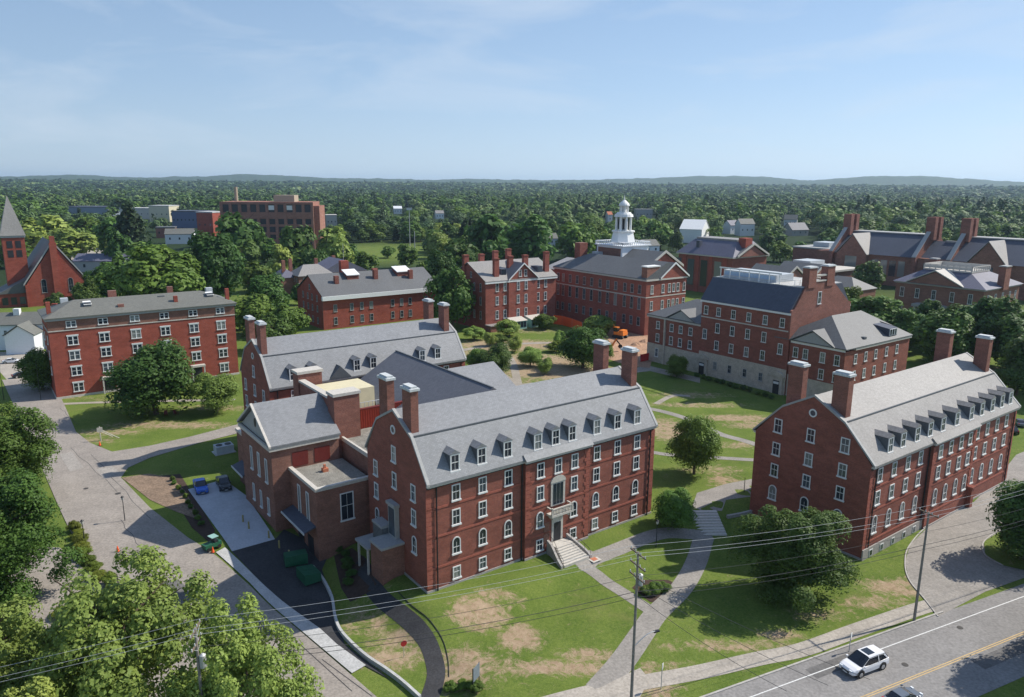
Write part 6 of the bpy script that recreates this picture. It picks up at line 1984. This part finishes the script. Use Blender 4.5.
# canopy carpet and hills on the horizon
def fnoise(x, y, sc, seed):
    gg = np.random.default_rng(seed); out = np.zeros_like(x)
    for k in range(9):
        a = gg.uniform(0, 2 * PI); f = sc * gg.uniform(.5, 2.2); ph = gg.uniform(0, 6.28)
        out += np.sin((x * math.cos(a) + y * math.sin(a)) * f + ph) * .33
    return out
HX = [-200, 0, 40, 70, 110, 150, 200, 240, 290, 330, 380, 430, 480, 540, 600, 650, 700, 740, 775, 806, 830, 870, 920, 955, 990, 1024, 1200]
HYm = [3.5, 3.0, 4.0, 5.0, 3.8, 3.6, 4.8, 7.2, 6.6, 4.8, 4.6, 4.2, 5.0, 4.4, 5.2, 7.0, 9.0, 8.8, 7.6, 5.0, 6.5, 8.5, 8.6, 6.6, 5.0, 4.0, 4]
na, nr = 700, 60
az = np.linspace(-.85, .85, na)
rad = np.concatenate([np.linspace(2550, 6500, 34), np.linspace(6700, 12500, nr - 34)])
AA, RR = np.meshgrid(az, rad)
X, Y = np.sin(AA) * RR, np.cos(AA) * RR
pxs = 512 + FPX * np.tan(AA) / math.cos(PITCH) * 1.0
top = np.interp(pxs, HX, HYm) * 8500 / FPX / np.cos(AA) + 50
prof = np.exp(-((RR - 8500) / 1100) ** 2)
prof2 = np.exp(-((RR - 6700) / 600) ** 2)
base_ = 40 * sm((RR - 2500) / 3200.0) + 5
Z = base_ + 2.6 * np.abs(fnoise(X, Y, .045, 1)) + 3.2 * fnoise(X, Y, .012, 2) + (top - 45) * prof + 8 * prof2 * (1 + .5 * fnoise(X, Y, .0016, 4)) + 3 * fnoise(X, Y, .02, 5) * prof
co = np.stack([X.ravel(), Y.ravel(), Z.ravel()], 1)
i = np.arange(na - 1); j = np.arange(len(rad) - 1); I, J = np.meshgrid(i, j); a = (J * na + I).ravel()
hl = quads_mesh('hills', co, np.stack([a, a + 1, a + na + 1, a + na], 1), mat('forest_far', (.035, .062, .025), .95, .35, .012, .06))
structure(hl)

# ---- air: pale haze that fades the far woods and hills
hz_ = MB().box(-14000, 14000, -600, 14200, -4, 190).build('haze', [])
hm = bpy.data.materials.new('haze_air'); hm.use_nodes = True
n_ = hm.node_tree.nodes; n_.remove(n_['Principled BSDF'])
pv = n_.new('ShaderNodeVolumePrincipled')
pv.inputs['Color'].default_value = (0.60, 0.80, 1.0, 1)
pv.inputs['Density'].default_value = 0.00006
pv.inputs['Anisotropy'].default_value = 0.3
hm.node_tree.links.new(pv.outputs[0], n_['Material Output'].inputs['Volume'])
hz_.data.materials.clear(); hz_.data.materials.append(hm)
tag(hz_, 'thin pale summer haze fading the far woods and hills', 'haze', kind='stuff')

# ================================================================== street things
def loft(mb, rings, m=0):
    n = len(rings[0]); b = []
    for r in rings: b += r
    fs = []
    for i in range(len(rings) - 1):
        for k in range(n): fs.append((i * n + k, i * n + (k + 1) % n, (i + 1) * n + (k + 1) % n, (i + 1) * n + k))
    fs += [list(range(n))[::-1], [len(b) - n + k for k in range(n)]]
    return mb.add(b, fs, m)

def car(kind, paint, x, y, ang, label, group=None, tiny=False, roof_glass=False, name='car', cat='car'):
    r = empty(name, (x, y, gz(x, y) + 0.04), ang, label, cat, group)
    if kind == 'suv':
        body = [(-2.28, .42, .92, .74), (-2.22, .30, 1.02, .86), (-1.7, .24, 1.06, .92), (0, .22, 1.02, .93), (1.1, .24, 1.0, .92), (1.75, .28, .94, .90), (2.15, .32, .84, .82), (2.30, .42, .70, .70)]
        cab = [(-2.12, 1.02, 1.25, .80, .72), (-1.75, 1.04, 1.60, .85, .66), (-.9, 1.03, 1.68, .87, .68), (.25, 1.01, 1.66, .87, .68), (1.25, .99, 1.03, .84, .78)]
    elif kind == 'pickup':
        body = [(-2.7, .45, 1.05, .86), (-2.6, .38, 1.12, .94), (-.8, .34, 1.12, .96), (1.3, .34, 1.12, .96), (2.2, .38, 1.08, .94), (2.65, .42, .92, .84)]
        cab = [(-.75, 1.12, 1.72, .88, .74), (-.5, 1.12, 1.84, .9, .74), (.6, 1.12, 1.84, .9, .74), (1.35, 1.10, 1.16, .88, .80)]
    else:
        body = [(-2.25, .40, .80, .72), (-2.1, .28, .92, .84), (-1.2, .22, .94, .90), (0.6, .22, .90, .90), (1.6, .26, .82, .88), (2.15, .34, .68, .76)]
        cab = [(-1.75, .92, .98, .78, .70), (-1.0, .93, 1.36, .82, .62), (.1, .91, 1.40, .82, .62), (1.1, .88, .92, .80, .74)]
    mb = MB(); rings = []
    for x_, z0, z1, w_ in body:
        zc = (z0 + z1) / 2
        rings.append([(x_, -w_ * .88, z0), (x_, -w_, z0 + .12), (x_, -w_, zc + .1), (x_, -w_ * .94, z1 - .05), (x_, -w_ * .80, z1), (x_, w_ * .80, z1), (x_, w_ * .94, z1 - .05), (x_, w_, zc + .1), (x_, w_, z0 + .12), (x_, w_ * .88, z0)])
    loft(mb, rings)
    bo = mb.build('body', paint, r, smooth=False)
    mb = MB(); rings = []
    for x_, z0, z1, wb, wt in cab:
        rings.append([(x_, -wb, z0 - .05), (x_, -wt - .03, z1 - .10), (x_, -wt + .1, z1), (x_, wt - .1, z1), (x_, wt + .03, z1 - .10), (x_, wb, z0 - .05)])
    loft(mb, rings); mb.build('cabin', CGL, r)
    # roof skin and pillars over the glass
    mid = cab[1:-1]
    mb = MB(); rings = []
    for x_, z0, z1, wb, wt in mid:
        rings.append([(x_, -wt - .045, z1 - .13), (x_, -wt + .08, z1 + .02), (x_, wt - .08, z1 + .02), (x_, wt + .045, z1 - .13)])
    loft(mb, rings)
    mb2 = mb
    def pil(x0, z0, w0, x1, z1, w1, t=.09):
        for s_ in (-1, 1): mb2.add([(x0, s_ * (w0 + .015), z0), (x0 + t, s_ * (w0 + .015), z0), (x1 + t, s_ * (w1 + .05), z1), (x1, s_ * (w1 + .05), z1)], [(0, 1, 2, 3)])
    a0, a1 = cab[-1], cab[-2]; pil(a0[0] - .1, a0[1], a0[3], a1[0] - .03, a1[2] - .1, a1[4])
    b0, b1 = cab[0], cab[1]; pil(b0[0], b0[1], b0[3], b1[0], b1[2] - .1, b1[4], .22)
    c_ = mid[len(mid) // 2]; pil(c_[0], c_[1], c_[3], c_[0], c_[2] - .1, c_[4], .08)
    ro = mb.build('roof', paint, r)
    if roof_glass: MB().box(-.75, .05, -.45, .45, 1.69, 1.715).build('sunroof', CGL, ro)
    wr = .36 if kind != 'sedan' else .32
    wx = (-1.38, 1.38) if kind != 'pickup' else (-1.75, 1.65)
    for x_ in wx:
        for s_ in (-1, 1):
            w_ = MB().tube((0, -.11, 0), (0, .11, 0), wr, wr, 18).build('wheel', TYRE, r, (x_, s_ * .86, wr - .02))
            MB().tube((0, s_ * .112, 0), (0, s_ * .125, 0), wr * .62, wr * .55, 12).build('rim', HUBM, w_)
            MB().tube((x_, s_ * .80, wr + .02), (x_, s_ * (.945 if kind != 'pickup' else .968), wr + .02), wr + .09, wr + .09, 18).build('wheel_arch', CARK, r)
    xf = body[-1][0]; xb = body[0][0]
    for s_ in (-1, 1):
        MB().box(xf - .18, xf - .0, s_ * .52 - .16, s_ * .52 + .16, .66, .80).build('headlight', LAMPW, r)
        MB().box(xb - .02, xb + .16, s_ * .60 - .12, s_ * .60 + .12, .74, .96).build('tail_light', LAMPR, r)
        MB().box(.95, 1.12, s_ * .98 - .10, s_ * .98 + .08, .98, 1.12).build('wing_mirror', paint, r)
    MB().box(xf - .04, xf + .03, -.42, .42, .46, .64).build('grille', CARK, r)
    MB().box(xf + .005, xf + .04, -.22, .22, .38, .48).build('number_plate', WH, r)
    return r

p_ = G(863, 668.5)
sang = math.atan2(-sdv.y, -sdv.x)
car('suv', CARW, p_.x, p_.y, sang, 'white compact SUV with dark sunroof driving down the street at bottom right', roof_glass=True).scale = (1.22, 1.18, 1.16)
p_ = G(902, 703)
car('sedan', CARG, p_.x, p_.y, sang + PI, 'dark grey car at the bottom edge, partly under a tree top')
p_ = G(201, 490)
car('pickup', CARB, p_.x, p_.y, TH - PI / 2 - .12, 'bright blue pickup truck parked on the pad beside the dining block', name='pickup_truck', cat='truck')
p_ = G(224, 487)
car('pickup', CARK, p_.x, p_.y, TH - PI / 2 - .12, 'black pickup truck parked right of the blue one', name='pickup_truck', cat='truck')
for i, (cx__, cy__, pt, an, lb) in enumerate([(66, 250, CARW, .2, 'distant white car on the pale lot behind the church'), (78, 254, CARG, .3, 'distant grey car on the pale lot behind the church'),
        (92, 247, CARK, .2, 'distant black car on the pale lot behind the church'), (396, 268, CARW, .5, 'white car beyond the plain gable roof at the edge of the far lawn'), (22, 377, CARK, .8, 'dark car in the lane beside the white clapboard house'),
        (12, 333 + 30, CARW, .3, 'white car in the lane at the far left edge'), (1019, 425, CARG, 1.2, 'grey car on the drive beyond the far end of the right hall'), (1012, 432, CARK, 1.2, 'black car on the drive beyond the far end of the right hall')]):
    p_ = G(cx__, cy__)
    car('sedan', pt, p_.x, p_.y, an, lb)

# ---- utility poles and wires
def upole(x, y, H, ang, label, arms=2, lamp=False, xf=False):
    z = gz(x, y)
    r = empty('utility_pole', (x, y, z), ang, label, 'utility pole')
    MB().tube((0, 0, -.5), (0, 0, H), .17, .11, 12).build('pole', WOODG, r)
    for k in range(arms):
        zz = H - .25 - k * 1.25
        o = MB().box(-.06, .06, -1.25, 1.25, zz, zz + .13).build('crossarm', WOOD, r)
        d = MB()
        for q in (-1.15, -.4, .4, 1.15): d.cone((0, q), zz + .13, zz + .34, .06, .045, 8)
        for q in (-1.15, -.4, .4, 1.15): d.box(-.02, .02, q - .02, q + .02, zz + .05, zz + .131)
        for s_ in (-1, 1): d.tube((.08, s_ * .8, zz), (.08, 0, zz - .6), .02, n=5)
        d.build('insulators', CAPM, o)
    if xf:
        MB().cone((.38, 0), H - 3.6, H - 2.5, .27, .27, 14).cone((.38, 0), H - 2.5, H - 2.35, .27, .08, 14).build('transformer', GALV, r)
    if lamp:
        d = MB(); pr = None
        for q in range(9):
            t_ = q / 8; pt = (.1 + 2.4 * t_, 0, H * .40 + 1.0 * math.sin(t_ * PI / 2 * 1.15))
            if pr: d.tube(pr, pt, .045, n=6)
            pr = pt
        o = d.build('lamp_arm', GALV, r)
        MB().box(2.35, 3.0, -.14, .14, H * .40 + .86, H * .40 + 1.0).build('lamp_head', DKM, o)
    return r
def pole_top(px, py, z):
    p = G(px, py, z); return p.x, p.y
pa = G(631, 706); Ha = z_from_y(pa.x, pa.y, 552) - pa.z
pb = G(914, 621); Hb = z_from_y(pb.x, pb.y, 512) - pb.z
pc = G(195, 628, 14.6); Hc = 14.6 - gz(pc.x, pc.y)
ast = math.atan2(sdv.y, sdv.x)
upole(pa.x, pa.y, Ha, ast, 'tall grey utility pole with stacked crossarms and a street lamp, bottom centre-right', 3, True, True)
upole(pb.x, pb.y, Hb, ast, 'utility pole with a single tilted crossarm, standing on the verge before the right hall', 1)
upole(pc.x, pc.y, Hc, ast - .35, 'utility pole rising out of the airy trees at the bottom left', 2, False, True)
WI = 0
def wire(a, b, sag, r, m, label, group):
    a, b = Vector(a), Vector(b); d = MB(); pr = None; n = 14
    for k in range(n + 1):
        t_ = k / n; p = a.lerp(b, t_); p.z -= 4 * sag * t_ * (1 - t_)
        if pr is not None: d.tube(pr, p, r, n=5)
        pr = p
    o = d.build('overhead_wire', m)
    tag(o, label, 'wire', group)
    return o
def arm_pt(p, H, ang, off, dz):
    return (p.x - math.sin(ang) * off, p.y + math.cos(ang) * off, gz(p.x, p.y) + H + dz)
pd = (pb.x + sdv.x * 42, pb.y + sdv.y * 42)
pdv = Vector((pd[0], pd[1], 0))
upole(pd[0], pd[1], Hb + .5, ast, 'next utility pole along the street, beyond the right edge', 1)
pe_ = Vector((pc.x - 38, pc.y - 8, 0))
for off in (-1.15, -.4, 1.15):
    wire(arm_pt(pa, Ha, ast, off, .1), arm_pt(pb, Hb, ast, off, .1), .55, .014, WIREL, 'bare overhead wire strung between the two street poles at right', 'bare wires between the right poles')
    wire(arm_pt(pb, Hb, ast, off, .1), arm_pt(pdv, Hb + .5, ast, off, .1), .5, .014, WIREL, 'bare overhead wire running off the right edge from the right pole', 'bare wires off the right edge')
    wire(arm_pt(pa, Ha, ast, off, .1), arm_pt(pc, Hc, ast - .35, off, .1), .6, .014, WIREL, 'bare overhead wire from the centre pole to the bottom-left pole', 'bare wires to the left pole')
    wire(arm_pt(pc, Hc, ast - .35, off, .1), (pe_.x, pe_.y + off, 10), .6, .014, WIREL, 'bare overhead wire from the bottom-left pole to the left edge', 'bare wires off the left edge')
for dz, r_ in ((-2.6, .018), (-4.3, .028), (-4.9, .022)):
    wire(arm_pt(pa, Ha, ast, .15, dz), arm_pt(pb, Hb, ast, .15, dz), .7, r_, WIRE, 'dark slack cable between the two street poles at right', 'dark cables between the right poles')
    wire(arm_pt(pb, Hb, ast, .15, dz), arm_pt(pdv, Hb, ast, .15, dz), .7, r_, WIRE, 'dark slack cable running off the right edge', 'dark cables off the right edge')
    wire(arm_pt(pa, Ha, ast, .15, dz), arm_pt(pc, Hc, ast, .15, dz * .7), .9, r_, WIRE, 'dark slack cable from the centre pole to the bottom-left pole', 'dark cables to the left pole')
for k in range(3):
    q_ = G(860 - k * 40, 760)
    wire(arm_pt(pa, Ha, ast, 0, -2.2 - k * 1.2), (q_.x, q_.y, 7.0 - k * .6), .5, .022, WIRE, 'dark wire crossing the street from the centre pole', 'dark wires crossing the street')

def post(px, py, H, label, kind='lamp', name='street_lamp', cat='lamp'):
    p = G(px, py); r = empty(name, (p.x, p.y, p.z), 0, label, cat)
    MB().tube((0, 0, -.2), (0, 0, H), .07, .05, 8).build('post', DKM, r)
    if kind == 'lamp':
        MB().cone((0, 0), H, H + .45, .14, .22, 8).build('lantern', mat('frosted', (.45, .45, .42), .4), r)
        MB().cone((0, 0), H + .45, H + .7, .27, .03, 8).build('lantern_cap', DKM, r)
    return r
post(85, 545, 3.2, 'black lantern post at the edge of the shrub strip, left')
post(125, 521, 3.4, 'dark lamp post standing in the left road, right of the lantern post')
post(656, 547, 3.6, 'black lantern post beside the path crossing left of the broad steps')
post(744, 492, 2.6, 'thick dark post by the corner of the right hall', 'post', 'dark_post', 'post')
post(41, 400, 9.5, 'pale wooden pole at the left corner of the long hipped-roof block', 'post', 'wooden_pole', 'pole')
post(4, 400, 9, 'pale wooden pole at the far left edge by the lane', 'post', 'wooden_pole', 'pole')
for px, py, ty_, lb in ((410, 246, 208, 'tall stadium light mast on the far lawn, left and taller one'), (415, 258, 231, 'thin pale pole in front of the stadium light mast')):
    p = G(px, py); H = z_from_y(p.x, p.y, ty_); r = empty('light_mast', (p.x, p.y, 0), .3, lb, 'mast')
    MB().tube((0, 0, 0), (0, 0, H), .35, .2, 8).build('mast', GALV, r)
    if ty_ < 220: MB().box(-2.2, 2.2, -.4, .4, H - 1.8, H + .2).build('light_bank', GALV, r)

# signs
def sign(px, py, H, w_, h_, m, label, ang=0, two=False):
    p = G(px, py); r = empty('sign', (p.x, p.y, p.z), ang, label, 'sign')
    for x_ in ((-w_ / 2, w_ / 2) if two else (0,)): MB().box(x_ - .04, x_ + .04, -.04, .04, -.3, H).build('post', GALV if not two else DKM, r)
    MB().box(-w_ / 2, w_ / 2, -.075, -.045, H - h_, H).build('panel', m, r)
    return r
sign(661, 689, 3.0, .45, .6, WH, 'small white road sign seen edge-on on the verge beside the centre pole', 1.2)
sign(849, 652, 2.4, .5, .55, WH, 'small white-faced road sign on the verge above the white SUV', .9)
sign(476, 688, 2.7, 1.3, 1.6, mat('sign_grey', (.16, .19, .22), .5), 'grey board on dark posts on the worn lawn, bottom centre', 1.1, True)
p = G(404, 657); r = empty('sign', (p.x, p.y, p.z), .5, 'little red octagonal sign at the top of the curved retaining wall', 'sign')
MB().tube((0, 0, -.2), (0, 0, 1.9), .03, n=6).build('post', GALV, r)
MB().tube((0, -.05, 1.75), (0, -.08, 1.75), .38, .38, 8).build('panel', mat('sign_red', (.45, .03, .03), .5), r)
# construction and service things
p = G(101, 441); r = empty('timber_frame', (p.x, p.y, p.z), .6, 'pale timber A-frame prop on the lawn beside the left road', 'frame')
MB().tube((0, 0, 0), (0, 0, 3.0), .09, n=6).build('post', TRIM, r); MB().tube((0, 0, 2.4), (3.2, -.3, .1), .08, n=6).build('brace', TRIM, r); MB().tube((0, 0, 2.0), (2.2, 1.4, .1), .08, n=6).build('brace', TRIM, r)
MB().box(-.5, .5, -.1, .0, 1.9, 2.8).build('board', TRIM, r)
def cone_(px, py, label):
    p = G(px, py); r = empty('traffic_cone', (p.x, p.y, p.z + .08), 0, label, 'cone')
    MB().cone((0, 0), .05, .85, .22, .04, 10).build('cone', ORANGE, r); MB().box(-.28, .28, -.28, .28, 0, .05).build('base', DKM, r)
for a in ((100, 446, 'orange traffic cone by the pale timber frame'), (118, 552, 'orange traffic cone showing through the airy tree'), (213, 553, 'orange traffic cone by the green cart'), (107, 668, 'orange traffic cone on the side lot, low left')): cone_(*a)
for (px, py, an, lb) in ((296, 563, .4, 'large dark green dumpster at the top of the service yard'), (309, 580, -.9, 'dark green dumpster against the curved retaining wall')):
    p = G(px, py); r = empty('dumpster', (p.x, p.y, p.z), an, lb, 'dumpster')
    MB().prism([(-1.1, .2), (1.1, .2), (1.1, 1.25), (-1.1, 1.6)], 'x', -1.5, 1.5).build('bin', GREENP, r)
    for x_ in (-1.45, .03): MB().prism([(1.15, 1.27), (-1.15, 1.62), (-1.15, 1.68), (1.15, 1.33)], 'x', x_, x_ + 1.42).build('lid', GREENP, r)
    for x_ in (-1.3, 1.3):
        MB().box(x_ - .1, x_ + .1, -.9, -.7, 0, .22).build('caster', TYRE, r); MB().box(x_ - .1, x_ + .1, .7, .9, 0, .22).build('caster', TYRE, r)
p = G(212, 549); r = empty('utility_cart', (p.x, p.y, p.z + .1), .9, 'small green utility cart at the corner of the concrete pad', 'cart')
MB().box(-1.2, 1.2, -.6, .6, .35, .9).build('body', GREENP, r); MB().box(-.2, .8, -.6, .6, 1.7, 1.78).build('canopy', COPG, r)
for x_ in (-.15, .75):
    for y_ in (-.55, .55): MB().tube((x_, y_, .9), (x_, y_, 1.7), .025, n=5).build('canopy_post', DKM, r)
MB().box(.2, .7, -.5, .5, .9, 1.25).build('seat', DKM, r)
for x_ in (-.8, .8):
    for y_ in (-.6, .6): MB().tube((x_, y_ - .08, .27), (x_, y_ + .08, .27), .27, n=12).build('wheel', TYRE, r)
p = G(224, 452); r = empty('air_conditioner', (p.x, p.y, p.z), TH, 'pale boxy condenser unit on the grass left of the dining block', 'air conditioner')
MB().box(-1.6, 1.6, -1.1, 1.1, .1, 1.5).build('casing', HVAC, r); MB().box(-1.9, 1.9, -1.4, 1.4, -.2, .1).build('base', CONC, r)
for x_ in (-.8, .8): MB().cone((x_, 0), 1.5, 1.6, .6, .6, 14).build('fan_grille', DKM, r)
# fences of the building site
def mesh_fence(name, pts, H, m, label):
    P = gp(*pts); d = wall_line('fabric', P, .06, .05, H, m, False)
    d.name = name; tag(d, label, 'fence')
    for q in P: MB().tube((q[0], q[1], gz(*q) - .3), (q[0], q[1], gz(*q) + H + .15), .05, n=6).build('fence_post', GALV, d)
mesh_fence('orange_fence', ((553, 324), (562, 325), (572, 328), (582, 332)), 3.4, ORANGE, 'long orange mesh fence at the foot of the academic building')
mesh_fence('red_fence', ((640, 362), (650, 360), (659, 357)), 2.2, mat('red_mesh', (.5, .03, .03), .7), 'short red mesh fence at the corner of the navy-roofed block')
def excavator(px, py, an, label, s_=1.0):
    p = G(px, py); r = empty('excavator', (p.x, p.y, p.z + .04), an, label, 'excavator'); r.scale = (s_,) * 3
    for y_ in (-1.1, 1.1):
        MB().prism([(-1.9, .35), (-1.5, 0), (1.5, 0), (1.9, .35), (1.9, .6), (1.5, .9), (-1.5, .9), (-1.9, .6)], 'y', y_ - .3, y_ + .3).build('track', DKM, r)
    MB().box(-1.8, 1.5, -1.2, 1.2, 1.0, 1.9).build('body', ORM, r); MB().box(-1.7, -.3, -1.1, 1.1, 1.9, 2.5).build('engine_cover', ORM, r)
    c_ = MB().box(.2, 1.6, .1, 1.15, 1.9, 3.1).build('cab', CGL, r); MB().box(.15, 1.65, .05, 1.2, 3.1, 3.25).build('cab_roof', ORM, c_)
    MB().prism([(1.2, 1.6), (3.4, 4.6), (3.8, 4.5), (1.9, 1.5)], 'y', -.6, -.2).build('boom', ORM, r)
    a_ = MB().prism([(3.3, 4.7), (5.3, 2.2), (5.0, 2.0), (3.3, 4.0)], 'y', -.55, -.25).build('arm', DKM, r)
    MB().prism([(4.7, 2.2), (5.5, 2.3), (5.7, 1.2), (4.9, 1.0), (4.4, 1.5)], 'y', -.9, .1).build('bucket', DKM, a_)
excavator(620, 338, 2.4, 'orange excavator digging on the bare building site in front of the academic building', 1.15)
excavator(606, 352, .3, 'second orange machine lower on the building site, beside the broad tree', .9)
excavator(632, 331, -.4, 'third digger at the foot of the academic building wall', .9)
for k, (px, py) in enumerate(((636, 345), (645, 342), (598, 352), (612, 345))):
    p = G(px, py); g2_ = np.random.default_rng(k)
    n = 14; vs = [(0, 0, 1.0)]
    for a in range(n): vs.append((math.cos(a * 2 * PI / n) * 1.1, math.sin(a * 2 * PI / n) * .9, .6 + g2_.uniform(-.1, .1)))
    for a in range(n): vs.append((math.cos(a * 2 * PI / n) * 2.3 * g2_.uniform(.85, 1.1), math.sin(a * 2 * PI / n) * 1.9, -.1))
    fs = [(0, 1 + a, 1 + (a + 1) % n) for a in range(n)] + [(1 + a, 1 + n + a, 1 + n + (a + 1) % n, 1 + (a + 1) % n) for a in range(n)]
    tag(MB().add(vs, fs).build('spoil_heap', SOILR, None, (p.x, p.y, p.z)), 'low heap of raw earth on the building site: ' + ('by the mansard block corner', 'nearest the academic wall', 'left of the machines', 'between the machines')[k], 'earth heap')
for k, (px, py) in enumerate(((166, 416), (176, 415))):
    p = G(px, py); r = empty('lawn_chair', (p.x, p.y, p.z), 3.6 + k * .5, ('dark red slatted lawn chair under the dense round tree, left one', 'dark red slatted lawn chair under the dense round tree, right one')[k], 'chair')
    for q in range(5): MB().box(-.3 + q * .12, -.2 + q * .12, -.25, .30, .36, .39).build('seat_slat', REDM, r) if q == 9 else None
    MB().prism([(-.35, .34), (.35, .42), (.35, .46), (-.35, .38)], 'x', -.32, .32).build('seat', REDM, r)
    MB().prism([(-.36, .36), (-.62, 1.15), (-.58, 1.17), (-.30, .38)], 'x', -.32, .32).build('backrest', REDM, r)
    for x_ in (-.36, .30):
        MB().box(x_, x_ + .06, -.35, .42, .60, .64).build('armrest', REDM, r); MB().box(x_, x_ + .06, .34, .40, 0, .60).build('leg', REDM, r); MB().box(x_, x_ + .06, -.40, -.34, 0, .60).build('leg', REDM, r)

# ---- street ironwork, patches and scattered far houses
for i, (px, py, r_) in enumerate(((118, 494, .45), (86, 489, .40), (905, 665, .35), (960, 628, .35), (150, 560, .4), (700, 707, .35))):
    p = G(px, py)
    o = MB().cone((0, 0), 0.0, .012, r_, r_, 18).build('manhole_cover', mat('cast_iron', (.06, .055, .05), .7, .2, 5), None, (p.x, p.y, p.z + .092 if px < 300 else p.z + .05))
    tag(o, ('round iron manhole cover in the left road, nearer the lamp post', 'round iron manhole cover in the left road, nearer the left trees', 'small iron cover in the street right of the SUV', 'small iron cover in the street before the driveway mouth', 'round iron cover in the left road by the airy tree', 'small iron cover in the street at the bottom edge')[i], 'manhole cover')
PATCH = mat('asphalt_patch', (.13, .125, .12), .9, .12, .4, 4)
PATCHL = mat('asphalt_patch_pale', (.30, .275, .245), .9, .12, .4, 4)
for pts_, m_ in ((((96, 470), (112, 466), (122, 474), (104, 480)), PATCHL), (((60, 455), (72, 452), (84, 468), (70, 472)), PATCHL), (((150, 590), (176, 578), (200, 600), (172, 614)), PATCH), (((230, 628), (262, 622), (276, 640), (240, 648)), PATCH)):
    drape('asphalt_repair', gp(*pts_), .092, m_)
for pts_, m_ in (((SP(12, 1.0), SP(20, .9), SP(20, 2.6), SP(12, 2.7)), PATCH), ((SP(30, 7.6), SP(41, 7.6), SP(41, 9.2), SP(30, 9.3)), PATCH)):
    drape('asphalt_repair', pts_, .040, m_)
